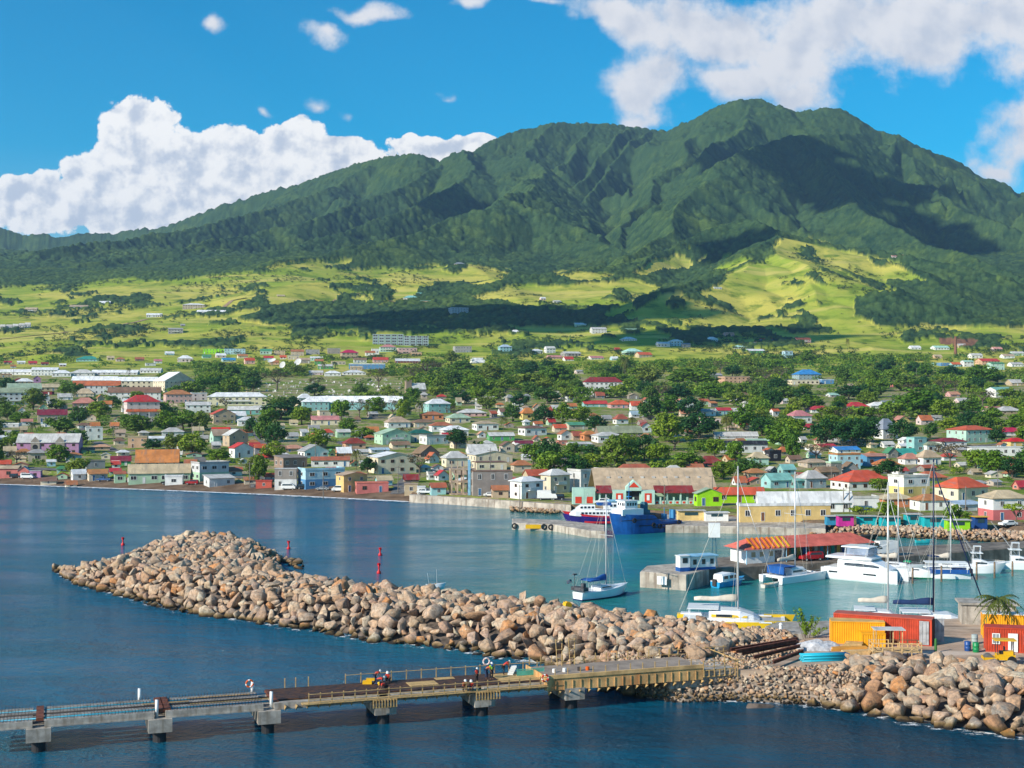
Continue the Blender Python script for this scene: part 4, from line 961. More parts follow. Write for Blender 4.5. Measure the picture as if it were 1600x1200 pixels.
for s in (-1,1):
    for (x0,x1,z) in ((-4,9,3.4),(-8,3.5,1.9),(-9,-1,1.2)): MB().box(x0,x1,s*2.83-.1,s*2.83+.12,z,z+.14).build('rubbing_strake',STEEL,ho)
cb=MB().box(1.5,8.0,-2.1,2.1,4.6,6.1).box(2.0,7.4,-1.9,1.9,6.1,6.2).box(3.0,6.8,-1.6,1.6,6.2,8.0).box(2.6,7.1,-1.9,1.9,8.0,8.15); co=cb.build('wheelhouse',GEL,T)
for s in (-1,1):
    for x in (3.3,4.1,4.9,5.7): MB().box(x,x+.5,s*1.61-.02,s*1.61+.02,6.9,7.6).build('window',GLASS,co)
for y in (-1.2,-.4,.4,1.0): MB().box(6.79,6.83,y-.05,y+.4,6.9,7.6).build('window',GLASS,co)
MB().bar((4.5,0,8.1),(4.3,0,12.5),.09,n=6).box(3.6,5.2,-.06,.06,10.2,10.3).box(4,4.9,-.5,.5,8.9,9.1).build('radar_mast',mat('blue_mast',(.03,.2,.45)),T)
MB().box(-1.2,.6,-1.3,1.3,4.0,5.6).box(-.8,.2,-.9,.9,5.6,7.2).box(-.7,.1,-.7,.7,7.2,7.5).build('funnel',mat('teal_grey',(.04,.14,.20)),T)
MB().box(-4.2,-1.2,-1.9,1.9,3.2,4.6).build('engine_casing',mat('deck_rust',(.20,.10,.07),var=.3),T)
MB().box(-6.8,-5.0,-1.0,1.0,3.0,4.3).box(-9.7,-9.0,-.8,.8,2.8,5.2).bar((-5.5,1.5,2.8),(-5.5,1.5,6),.1,n=6).build('deck_gear',mat('deck_blue',(.05,.22,.42)),T)
tr=torus('tyre_fender',[DARKW],.45,.17,T)
for i,(x,z) in enumerate(((-3,1.6),(-6,1.5),(-1,2.0),(-9,2.3),(5,3.4))):
    o=tr if i==0 else link('tyre_fender',tr.data,T); o.location=(x,2.98,z)
    o2=link('tyre_fender',tr.data,T); o2.location=(x,-2.98,z)
# ferry
c,rz,L=bxy((950,818),(884,820)); L=14
T=thing('ferry','white ferry with navy and red striped hull moored behind the blue cargo boat','ferry',at(922,822)+Vector((0,6,0)),radians(184))
m=MB(); hull(m,L,4.2,1.75,bow=1.6,rake=.12,transom=.85,draft=.5); ho=m.build('hull',mat('navy_hull',(.02,.015,.16),rough=.4),T)
m=MB(); hull(m,L*1.005,4.25,2.15,bow=1.62,rake=.12,transom=.85,draft=-1.7); m.build('red_band',mat('hull_red',(.55,.02,.03)),ho)
cb=MB(); cabin(cb,[(-6,1.9,2.0,3.6),(0,1.95,2.0,3.7),(3.6,1.7,2.2,3.8),(5.2,1.2,2.4,2.9)]); cabin(cb,[(-1.5,1.5,3.6,5.0),(2,1.45,3.7,5.1),(3.4,1.2,3.7,4.2)]); co=cb.build('cabin',GEL,T)
for s in (-1,1):
    for x in (-5.4,-4.4,-3.4,-2.4,-1.4,-.4,.6,1.6): MB().box(x,x+.6,s*1.93-.03,s*1.93+.03,2.7,3.2).build('window',GLASS,co)
    for x in (-1.2,-.2,.8,1.8): MB().box(x,x+.6,s*1.48-.03,s*1.48+.03,4.2,4.7).build('window',GLASS,co)
MB().box(-5.8,-2.2,-1.6,1.6,4.9,5.5).build('blue_awning',BLUEC,T)
MB().bar((1,0,5),(0.3,0,8.0),.06,n=5).bar((6.3,0,2.8),(6.6,0,5),.05,n=5).build('mast',ALU,T)
# white launch just behind the ferry
T=thing('launch','white launch with a blue topped cabin moored between ferry and market','launch',at(962,812)+Vector((0,3,0)),radians(186))
m=MB(); hull(m,12,3.8,2.0,bow=1.5,rake=.12,transom=.85,draft=.5); m.build('hull',GEL,T)
cb=MB(); cabin(cb,[(-4,1.6,2.2,4.6),(1,1.6,2.2,4.8),(3,1.3,2.4,4.4)]); co=cb.build('cabin',GEL,T)
for x in (-3,-2,-1,0,1): MB().box(x,x+.6,1.58,1.63,3.4,4.0).build('window',GLASS,co); MB().box(x,x+.6,-1.63,-1.58,3.4,4.0).build('window',GLASS,co)
MB().box(-4.2,2,-1.7,1.7,4.8,5.1).build('cabin_top',mat('pale_blue',(.25,.5,.68)),T)
# skiffs and a barge
def skiff(c,rz,L,label,m,W=None,H=.6,name='rowing_boat',cat='rowing boat'):
    T=thing(name,label,cat,c,rz); b=MB(); hull(b,L,W or L*.34,H,bow=1.4,rake=.1,transom=.8,draft=.2); b.build('hull',m,T)
    W=W or L*.34; q=MB().box(-L*.44,L*.2,-W*.36,W*.36,H+.005,H+.02); q.build('inside',mat('boat_inside',(.25,.22,.18)),T)
    s=MB()
    for x in (-.3,-.05,.15): s.box(L*x,L*x+.25,-W*.38,W*.38,H+.02,H+.09)
    s.build('thwart',WOOD,T); return T
skiff(at(1345,843),radians(0),8.5,'long black barge lying low by the shore rocks',mat('tar_black',(.02,.017,.015)),W=3,H=.9,name='barge',cat='barge')
skiff(at(1445,848),radians(4),4.4,'turquoise rowing boat below the turquoise stalls',mat('turq',(.02,.42,.45)))
skiff(at(1515,850),radians(-4),4.0,'dark grey rowing boat near the lime stall',mat('grey_hull',(.07,.08,.10)))
skiff(at(1205,917),radians(35),4.2,'cream dinghy hanging behind the catamaran with blue cover',mat('cream_hull',(.6,.58,.5)),name='dinghy',cat='dinghy')
T=skiff(at(681,918),radians(5),3.6,'tiny white boat with two thin masts just beyond the breakwater',GEL)
MB().bar((.2,0,.5),(.1,0,3.2),.04,n=5).bar((-1.2,0,.5),(-1.5,0,2.6),.03,n=5).build('mast',ALU,T)
T=skiff(at(1336,983),radians(-12),7,'yellow boat half hidden behind the yellow container',YH,W=2.4,H=1.1)
def conn(mm,name,pos,label,cat,group=None,h=1.7,r=.42):
    T=thing(name,label,cat,pos,0,group); b=MB(); rings=[]
    for z,q in ((-.3,r*.9),(.15,r),(.35,r*.95),(.6,r*.4),(1.0,r*.32),(h-.2,r*.5),(h,r*.12)): rings.append([(q*cos(a*pi/6),q*sin(a*pi/6),z) for a in range(12)])
    b.loft(rings).build('float',mm,T,smooth=True); MB().box(-.3,.3,-.03,.03,h-.25,h+.25).box(-.03,.03,-.3,.3,h-.25,h+.25).build('topmark',mm,T)
BR=mat('buoy_red',(.62,.01,.015),rough=.4)
for px,py,lb,h in ((192,852,'red buoy left of the breakwater crest, almost hidden behind it',2.2),(451,858,'red buoy right of the hooked tip of the breakwater',2.2),(594,868,'red buoy in open harbour water, the farther of the middle pair',2.0),(592,896,'red buoy just behind the breakwater, the nearer of the middle pair',2.4)): conn(BR,'buoy',at(px,py),lb,'buoy','red channel buoys',h*.72,.42)
o=MB().box(-.5,.5,-.4,.4,0,.5).box(-.3,.3,-.25,.25,.5,.62).build('float_box',YEL); p=at(886,947,5.0); o.location=p; o.rotation_euler=(.1,.2,.5); tag(o,'yellow plastic float left on top of the breakwater','float')
# ---------------------------------------------------------------- piers and quays
def slab(name,pts,z,m,label=None,cat=None,bottom=-2,kind=None):
    pp=[(at(x,y,z).x,at(x,y,z).y) for x,y in pts]; b=MB().prism(pp,bottom,z); o=b.build(name,m); 
    bm=bmesh.new(); bm.from_mesh(o.data); bmesh.ops.bevel(bm,geom=[e for e in bm.edges if all(v.co.z>z-.01 for v in e.verts)],offset=.12,segments=1,affect='EDGES'); bm.to_mesh(o.data); bm.free()
    return tag(o,label,cat,kind=kind)
QW=mat('quay_concrete',(.46,.40,.33),var=.2,scale=.35,streak=((1.2,1.2,.12),(.22,.17,.13),.48,.7),bump=.4)
slab('pier_head',[(1000,893),(1072,898),(1108,889),(1060,880),(1010,884)],2.8,QW,'square concrete pier head with a blank white panel in the harbour mouth','pier')
slab('marina_quay',[(1104,889.6),(1200,883),(1310,877),(1450,866),(1640,852),(1640,843),(1400,854),(1200,866),(1104,872)],2.5,mat('quay_dark',(.22,.18,.14),var=.25,scale=.3,streak=((1,1,.15),(.10,.08,.06),.5,.7)),'long concrete marina quay with moored yachts along it','quay')
a=at(1027,896,2.8); b=at(1042,897,2.8)
d=(b-a).normalized(); nrm=Vector((d.y,-d.x,0)); o=MB().add([a+nrm*.1+Vector((0,0,-.45)),b+nrm*.1+Vector((0,0,-.45)),b+nrm*.1+Vector((0,0,-1.9)),a+nrm*.1+Vector((0,0,-1.9)),a+nrm*.02+Vector((0,0,-.45)),b+nrm*.02+Vector((0,0,-.45)),b+nrm*.02+Vector((0,0,-1.9)),a+nrm*.02+Vector((0,0,-1.9))],[(0,1,2,3),(4,5,6,7),(0,4,5,1),(3,2,6,7),(0,3,7,4),(1,2,6,5)]).build('panel',WHITE); tag(o,'blank white panel on the face of the concrete pier head','panel')
dock=slab('dock',[(800,817),(862,819),(920,829),(945,830),(945,820),(870,812),(800,810)],1.7,QW,'low concrete dock with tyres and a yellow patch left of the blue boat','dock')
slab('ferry_quay',[(1040,821),(1130,822),(1290,826),(1292,806),(1150,802),(1040,804)],1.8,QW,'concrete quay in front of the yellow customs building','quay')
tr=torus('tyre_fender',[DARKW],.55,.2)
for i,(px,py,lb) in enumerate(((804,823,'tyre at the left end of the low dock'),(850,825,'left tyre of the pair right of the yellow patch'),(861,826,'right tyre of the pair right of the yellow patch'),(1168,823,'tyre hanging on the ferry quay left of the sailboat mast'),(1189,823,'tyre hanging on the ferry quay below the yellow building'))):
    o=tr if i==0 else link('tyre_fender',tr.data); p=at(px,py,1.1); o.location=p+Vector((0,-.55,0)); o.location.y=at(px,{0:817.3,1:818.6,2:819.2}.get(i,823),1.7).y-.25; o.location.x=(px-CX)/F*o.location.y; o.location.z=1.0; tag(o,lb,'tyre',group='tyre fenders')
p=at(833,818.3,1.7); o=MB().box(-1.9,1.9,-.06,0,-1.2,-.2).build('painted_panel',YEL); o.location=p+Vector((0,-.22,0)); tag(o,'yellow painted panel on the face of the low dock','panel')
def pile(px,py,top,lb):
    p=at(px,py,0); h=CAMZ-(top-HY)/F*p.y; o=MB().bar((0,0,-2),(0,0,h),.19,.17,n=10).build('mooring_pile',mat('old_wood',(.20,.14,.09),var=.3,scale=1.5),smooth=True); o.location=p; tag(o,lb,'mooring pile','mooring piles')
for a in ((1426,912,887,'mooring pile left of the green canopy boat'),(1471,909,884,'mooring pile in front of the blue banded boat'),(1526,906,878,'wooden mooring pile, left of the three before the fishing boats'),(1554,903,878,'wooden mooring pile, middle of the three before the fishing boats'),(1582,900,877,'wooden mooring pile, right of the three before the fishing boats')): pile(*a)
# hut on the pier head
c=at(1090,889,2.8); T=thing('harbour_hut','small white hut with pale blue roof standing on the pier head','hut',c,radians(22))
w_=MB().box(-2.6,3.0,-1.2,1.2,0,2.4).build('wall',WHITE,T); MB().box(-3.0,3.4,-1.6,1.6,2.4,2.62).build('roof',mat('pale_blue',(0,0,0)),T)
for x in (-1.6,.2,1.9): MB().box(x,x+.7,-1.25,-1.2,1.0,1.9).build('window',GLASS,w_)
MB().box(-2.6,3.0,-1.24,-1.205,0,.45).build('blue_skirt',BLUEC,T)
c=at(1067,892,2.8); T=thing('guard_booth','narrow white booth with blue base left of the harbour hut','booth',c,radians(22))
w_=MB().box(-1,1,-.8,.8,0,2.7).build('wall',WHITE,T); MB().box(-1.03,1.03,-.83,.83,0,.7).build('base_band',BLUEC,T); MB().box(-.5,.5,-.85,-.8,1.5,2.4).build('window',GLASS,w_); MB().box(-1.15,1.15,-.95,.95,2.7,2.8).build('roof',WHITE,T)
c=at(1116,885,2.5); T=thing('light_tower','steel light tower with a white box head on the quay beside the hut','tower',c,0); s_=MB()
for x,y in ((-.5,-.5),(.5,-.5),(.5,.5),(-.5,.5)): s_.bar((x,y,0),(x*.5,y*.5,5.4),.05,n=5)
for z in (1,2,3,4,5): s_.box(-.45,.45,-.03,.03,z,z+.05)
s_.build('frame',mat('teal_grey',(0,0,0)),T); MB().box(-1.0,1.0,-.6,.6,5.4,8.0).build('head_box',WHITE,T)
# marina building with the red roof
o0=at(1167,881,2.5); RR=mat('salmon_roof',(.60,.14,.10),var=.15,scale=.5,streak=((6,.4,.4),(.50,.10,.07),.5,.7)); T=thing('marina_building','low marina building with long red roof and orange slats over its white left end','building',o0,radians(24.5))
MB().box(0,8.5,0,5.5,0,2.7).build('wall',WHITE,T); k=MB(); k.add([(-1,-1,2.7),(10.5,-1,2.7),(10.5,6.5,2.7),(-1,6.5,2.7),(1.8,2.75,4.4),(8.5,2.75,4.4)],[(0,1,5,4),(1,2,5),(2,3,4,5),(3,0,4),(0,3,2,1)]); rf=k.build('roof',RR,T)
OB=mat('orange_slats',(.85,.25,.01),rough=.5)
for i in range(8):
    x=.8+i*1.15; m=MB(); m.add([(x,-.9,2.85),(x+.38,-.9,2.85),(x+1.0,2.5,4.42),(x+.62,2.5,4.42),(x,-.9,3.0),(x+.38,-.9,3.0),(x+1.0,2.5,4.57),(x+.62,2.5,4.57)],[(0,1,2,3),(4,5,6,7),(0,1,5,4),(1,2,6,5),(2,3,7,6),(3,0,4,7)]); m.build('slat',OB if i<5 else YEL,rf)
for x in (1.0,2.9,5.0): MB().box(x,x+.9,-.06,-.005,1.2,2.1).build('window',mat('tan_shutter',(.42,.33,.2)),T)
MB().box(6.3,8.0,-.05,-.005,0,2.2).build('door',GLASS,T)
MB().box(8.6,28,2.2,5.5,0,2.7).build('shop_wall',mat('shop_wall',(.25,.20,.16),var=.3,scale=1),T)
k=MB(); k.add([(8.6,-1.2,2.72),(29.5,-1.2,2.72),(29.5,6.5,2.72),(8.6,6.5,2.72),(8.6,3.2,4.5),(26.5,3.2,4.5)],[(0,1,5,4),(1,2,5),(2,3,4,5),(3,0,4),(0,3,2,1)]); k.build('long_roof',RR,T)
pc=[(.02,.25,.35),(.8,.3,.05),(.02,.35,.3),(.6,.4,.08),(.05,.12,.35),(.7,.15,.03),(.5,.55,.5)]
for i in range(14): MB().box(9+i*1.35,9+i*1.35+.75,2.1,2.18,.2,2.3).build('shop_front',mat('shop%d'%(i%7),pc[i%7]),T)
for x in (-.6,8.4,13,18,23,28.4): MB().bar((x,-.8,0),(x,-.8,2.7),.09,n=6).build('post',mat('pale_blue',(0,0,0)),T)
# ---------------------------------------------------------------- vehicles
def car(pos,rz,kind,col,label,group='cars parked along the waterfront'):
    names={'sedan':('car',4.5,1.75,1.42),'suv':('car',4.6,1.85,1.75),'van':('van',4.9,1.8,2.1),'pickup':('pickup_truck',5.2,1.8,1.75),'truck':('truck',6.0,2.1,2.9)}
    nm,L,Wd,H=names[kind]; T=thing(nm,label,{'car':'car','van':'van','pickup_truck':'pickup truck','truck':'truck'}[nm],pos,rz,group)
    pr={'sedan':[(-.5,.28),(-.5,.62),(-.36,.66),(-.25,.98),(.10,1.0),(.24,.67),(.47,.60),(.5,.45),(.5,.28)],
        'suv':[(-.5,.26),(-.5,.62),(-.46,.98),(.08,1.0),(.22,.66),(.47,.60),(.5,.4),(.5,.26)],
        'van':[(-.5,.2),(-.5,.97),(-.45,1.0),(.24,1.0),(.42,.60),(.5,.5),(.5,.2)],
        'pickup':[(-.5,.3),(-.5,.62),(-.08,.62),(-.06,.98),(.16,1.0),(.28,.64),(.48,.58),(.5,.3)],
        'truck':[(-.5,.2),(-.5,1.0),(.18,1.0),(.2,.72),(.40,.72),(.48,.42),(.5,.2)]}[kind]
    b=MB(); b.loft([[(x*L,y*(1 if z<.7 else .86),z*H) for x,z in pr] for y in (-Wd/2,Wd/2)]).build('body',col,T)
    gx={'sedan':(-.27,.13),'suv':(-.42,.12),'van':(-.42,.30),'pickup':(-.04,.2),'truck':(.22,.4)}[kind]
    for s in (-1,1): y=s*Wd/2*.935; MB().add([(gx[0]*L,y,.68*H),(gx[1]*L+.15,y,.68*H),(gx[1]*L-.15,y*.945,.93*H if kind!='truck' else .69*H),(gx[0]*L+.15,y*.945,.93*H if kind!='truck' else .69*H),(gx[0]*L,y+s*.05,.68*H),(gx[1]*L+.15,y+s*.05,.68*H),(gx[1]*L-.15,y*.945+s*.05,.93*H),(gx[0]*L+.15,y*.945+s*.05,.93*H)],[(0,1,2,3),(4,5,6,7),(0,1,5,4),(1,2,6,5),(2,3,7,6),(3,0,4,7)]).build('side_window',GLASS,T)
    wm=MB().bar((0,-.1,0),(0,.1,0),.33,n=14).mesh('wheel',DARKW); rm=MB().bar((0,-.11,0),(0,.11,0),.17,n=10).mesh('rim',ALU)
    for x in (-.32,.32):
        for s in (-1,1): o=link('wheel',wm,T); o.location=(x*L,s*(Wd/2-.08),.33); link('rim',rm,o)
CW=mat('car_white',(.75,.75,.74),rough=.2,var=.02); CK=mat('car_black',(.02,.02,.025),rough=.2); CS=mat('car_silver',(.42,.44,.46),rough=.25,metal=.5); CR=mat('car_red',(.35,.015,.02),rough=.25); CB=mat('car_blue',(.05,.12,.3),rough=.25)
def onland(px,py): p=hit(px,py); return p
for px,py,k,m,lb in ((25,747,'suv',CK,'black car parked by the coral garages at the left edge'),(43,748,'van',CW,'white van beside the black car by the coral garages'),(162,752,'pickup',CB,'dark blue pickup in front of the cream bungalow'),(211,755,'van',CW,'white van in front of the long pale green warehouse'),(262,757,'suv',CK,'black car before the small white shop'),(300,757,'suv',CR,'red and white car before the grey two storey building'),
   (408,762,'sedan',CK,'black car beside the red gate'),(451,765,'van',CW,'white van before the stone and white building'),(475,764,'suv',CK,'dark car in front of the blue building, right of the white van'),(504,766,'sedan',CS,'silver car between the blue and yellow houses'),(530,768,'van',CW,'white van before the yellow two storey house'),(664,772,'pickup',CW,'white pickup beside the white yard wall'),(767,776,'sedan',CW,'white car before the unfinished arcade building'),(795,777,'suv',CW,'white car left of the big white house'),(855,781,'truck',CW,'white truck right of the big white house'),(870,781,'suv',CK,'black car right of the white truck'),(940,788,'suv',CW,'white car parked in front of the market')):
    p=onland(px,py); car(p,radians(-3 if px%2 else 178),k,m,lb)
for px,py,k,m,lb,z in ((1267,876,'suv',CR,'dark red car on the quay beside the marina building',2.5),(1361,869,'van',CW,'white van on the quay right of the red roof',2.5),(1378,868,'truck',CW,'white box truck on the quay right of the white van',2.5),(1575,822,'sedan',CW,'white car parked below the white and coral house',2.2)):
    car(at(px,py,z),radians(200),k,m,lb,None)
# ---------------------------------------------------------------- the town
WALLC=dict(white=(.74,.73,.69),cream=(.70,.58,.38),beige=(.52,.42,.30),peach=(.68,.40,.20),orange=(.72,.26,.05),pink=(.68,.36,.32),palepink=(.70,.52,.48),lilac=(.50,.22,.42),teal=(.12,.38,.34),aqua=(.24,.52,.50),sky=(.36,.60,.68),blue=(.05,.25,.48),yellow=(.74,.52,.12),paleyellow=(.66,.60,.36),lime=(.35,.68,.02),green=(.06,.38,.10),palegreen=(.36,.58,.36),mint=(.40,.64,.52),grey=(.34,.33,.32),palegrey=(.56,.56,.55),stone=(.30,.25,.21),brown=(.30,.20,.14),coral=(.66,.16,.12),red=(.58,.06,.03),black=(.03,.03,.035),bluegrey=(.30,.42,.46),tan=(.52,.38,.22),maroon=(.20,.03,.03))
ROOFC=dict(white=(.76,.76,.76),grey=(.38,.37,.36),palegrey=(.55,.53,.50),red=(.54,.075,.045),rust=(.42,.15,.07),terracotta=(.52,.16,.06),tan=(.50,.38,.25),brown=(.24,.14,.09),maroon=(.24,.03,.035),green=(.08,.28,.14),palegreen=(.36,.48,.34),olive=(.30,.34,.22),blue=(.04,.24,.52),aqua=(.22,.48,.43),teal=(.04,.30,.25),pink=(.58,.24,.22),salmon=(.56,.27,.18),black=(.03,.03,.035),slate=(.24,.27,.31),crimson=(.55,.02,.05),paleblue=(.40,.52,.62),darkgreen=(.02,.13,.10))
ROOFC={**WALLC,**ROOFC}
for _d in (WALLC,):
    for _k,_c in _d.items():
        if _k in ('lime','maroon','black'): continue
        _g=sum(_c)/3*1.15; _d[_k]=tuple(min(.76,v*.80+_g*.20) for v in _c)
def wallm(k): return mat('wall_'+k,WALLC[k],rough=.9,var=.08,scale=.35,spec=.1,streak=((.5,.5,.15),tuple(x*.62 for x in WALLC[k]),.58,.85),rnd=.10)
def roofm(k): return mat('roof_'+k,ROOFC[k],rough=.65,var=.13,scale=.3,spec=.2,streak=((1.2,.25,.25),tuple(.55*x+.06 for x in ROOFC[k]),.50,.72),rnd=.14)
FR=mat('window_frame',(.68,.67,.64),rough=.6,var=.04); DG=mat('dark_pane',(.030,.030,.034),rough=.25,spec=.4,var=.2)
WB=mat('wood_brown',(.20,.10,.05),rough=.8)
def winmesh(w,h,fm,pm,div=True):
    b=MB(); f=.09
    b.box(-w/2,w/2,-.05,.02,0,f).box(-w/2,w/2,-.05,.02,h-f,h).box(-w/2,-w/2+f,-.05,.02,f,h-f).box(w/2-f,w/2,-.05,.02,f,h-f)
    if div: b.box(-.035,.035,-.04,.02,f,h-f)
    b.box(-w/2+f,w/2-f,-.015,.0,f,h-f,1); return b.mesh('window',[fm,pm])
WIN=[winmesh(1.1,1.25,FR,DG),winmesh(1.3,1.1,WB,DG),winmesh(.95,1.4,FR,DG),winmesh(1.7,1.2,FR,DG)]
DOOR=[winmesh(1.0,2.1,FR,mat('door_'+k,c),False) for k,c in (('brown',(.18,.08,.04)),('white',(.7,.7,.68)),('blue',(.05,.15,.3)))]
def gable_solid(mb,w,d,h,rh,oh,th,axis):
    """two sloping slabs meeting at the ridge"""
    if axis=='x': 
        prof=[(-d/2-oh,h-oh*rh/(d/2)),(0,h+rh),(d/2+oh,h-oh*rh/(d/2)),(d/2+oh,h-oh*rh/(d/2)+th),(0,h+rh+th*1.2),(-d/2-oh,h-oh*rh/(d/2)+th)]
        mb.loft([[(x,y,z) for y,z in prof] for x in (-w/2-oh*.7,w/2+oh*.7)])
    else:
        prof=[(-w/2-oh,h-oh*rh/(w/2)),(0,h+rh),(w/2+oh,h-oh*rh/(w/2)),(w/2+oh,h-oh*rh/(w/2)+th),(0,h+rh+th*1.2),(-w/2-oh,h-oh*rh/(w/2)+th)]
        mb.loft([[(x,y,z) for x,z in prof] for y in (-d/2-oh*.7,d/2+oh*.7)])
def hip_solid(mb,w,d,h,rh,oh,th):
    a,b=w/2+oh,d/2+oh; k=min(w,d)/2*.92; rx=max(0.05,w/2-k); ry=max(0.05,d/2-k); z0=h-.05
    mb.add([(-a,-b,z0),(a,-b,z0),(a,b,z0),(-a,b,z0),(-a,-b,z0+th),(a,-b,z0+th),(a,b,z0+th),(-a,b,z0+th),(-rx,-ry,h+rh),(rx,-ry,h+rh),(rx,ry,h+rh),(-rx,ry,h+rh)],
     [(0,3,2,1),(0,1,5,4),(1,2,6,5),(2,3,7,6),(3,0,4,7),(4,5,9,8),(5,6,10,9),(6,7,11,10),(7,4,8,11),(8,9,10,11)])
HOUSES=[]; HR=np.random.default_rng(21)
def house(cx,by,W,wh,rh,t,wall,roof,yaw=22,r=.72,z=None,label=None,cat='house',name='house',floors=None,win=True,wall2=None,D=None,door=True):
    if z is not None: near=at(cx,by,z)
    else: near=hit(cx,by)
    D=near.y; s=F/D; ya=radians(yaw); c,sn=cos(ya),abs(sin(ya))
    w=W/s/(c+r*sn); d=max(w*r,2.2); 
    if d>22: d=22; w=(W/s-d*sn)/c
    h=max(wh/s,1.2); rr=rh/s
    if t in('g','h','e'): 
        # part of the roof height in the view comes from its depth
        rr=max(.45,rr-d*.45*(CAMZ-near.z-h)/D if D<900 else rr)
        rr=min(rr,.75*min(w,d)); 
    fwd=(w*sn+d*c)/2
    px=(cx-CX)/F*D; P=Vector((px,D+fwd,near.z)); P.x=(cx-CX)/F*(D+fwd*.5)
    T=thing(name,label or '',cat,P,ya if yaw>=0 else ya)
    a,b=w/2,d/2; m=MB(); zb=-max(1.2,d*.14+.6)
    if t=='g': m.loft([[(x,-b,zb),(x,b,zb),(x,b,h),(x,0,h+rr),(x,-b,h)] for x in (-a,a)])
    elif t=='e': m.loft([[(-a,y,zb),(a,y,zb),(a,y,h),(0,y,h+rr),(-a,y,h)] for y in (-b,b)])
    elif t=='s': m.loft([[(x,-b,zb),(x,b,zb),(x,b,h+rr),(x,-b,h)] for x in (-a,a)])
    else: m.box(-a,a,-b,b,zb,h)
    wo_=m.build('wall',wallm(wall),T)
    R=MB()
    if t=='g': gable_solid(R,w,d,h+.02,rr,.45,.12,'x')
    elif t=='e': gable_solid(R,w,d,h+.02,rr,.45,.12,'y')
    elif t=='h': hip_solid(R,w,d,h,rr,.5,.14)
    elif t=='s': R.loft([[(x,-b-.4,h-.02),(x,b+.4,h+rr+.03),(x,b+.4,h+rr+.18),(x,-b-.4,h+.13)] for x in (-a-.35,a+.35)])
    else:
        R.box(-a-.12,a+.12,-b-.12,b+.12,h+.003,h+.22)
        if rh>=2: R.box(-a-.12,a+.12,-b-.12,-b+.08,h+.223,h+.7); R.box(-a-.12,-a+.08,-b+.08,b+.12,h+.223,h+.7); R.box(a-.08,a+.12,-b+.08,b+.12,h+.223,h+.7)
    R.build('roof',roofm(roof),T)
    fl=floors or max(1,int(round(h/3.0))); fh=h/fl
    if wall2:
        MB().box(-a-.03,a+.03,-b-.03,b+.03,zb,fh).build('lower_wall',wallm(wall2),T)
    HOUSES.append(dict(o=T,cx=cx,by=by,W=W,top=by-wh-rh,D=D,wall=wall,roof=roof,fl=fl,t=t,label=label,cat=cat))
    if not win: return T,w,d,h
    if D>1350 and W<14: 
        wi=WIN[1]
        for x in ((-.25,.25) if w>6 else (0,)): o=link('window',wi,T); o.location=(x*w,-b-.03,h*.35); o.scale=(1.3,1,1.1)
        return T,w,d,h
    k=int(HR.integers(4)); step=2.7+HR.random()*1.0
    n1=min(9,max(1,int((w-.8)/step))); n2=min(6,max(1,int((d-.6)/(step+.3))))
    sc=min(1.25,max(.7,fh/2.9)); dx=int(HR.integers(n1)) if (door and n1>1 and t!='x') else -1
    off=.05 if wall2 else .02
    for f in range(fl):
        z0=f*fh+fh*.34
        for i in range(n1):
            x=-a+w*(i+.5)/n1
            if f==0 and i==dx: o=link('door',DOOR[int(HR.integers(3))],T); o.location=(x,-b-off,.05); o.scale=(1,1,min(1.1,fh/2.7)); continue
            o=link('window',WIN[k],T); o.location=(x,-b-off,z0); o.scale=(sc,1,sc)
        for i in range(n2):
            o=link('window',WIN[k],T); y=-b+d*(i+.5)/n2
            if yaw>=0: o.location=(-a-off,y,z0); o.rotation_euler=(0,0,-pi/2)
            else: o.location=(a+off,y,z0); o.rotation_euler=(0,0,pi/2)
            o.scale=(sc,1,sc)
    if fl>=2 and w>7 and HR.random()<.35 and rh>0 and t!='f':
        bw=w*.45; MB().box(-bw/2,bw/2,-b-1.3,-b-.04,fh-.12,fh).box(-bw/2,bw/2,-b-1.3,-b-1.22,fh+.003,fh+.85).build('balcony',wallm('white'),T)
    return T,w,d,h
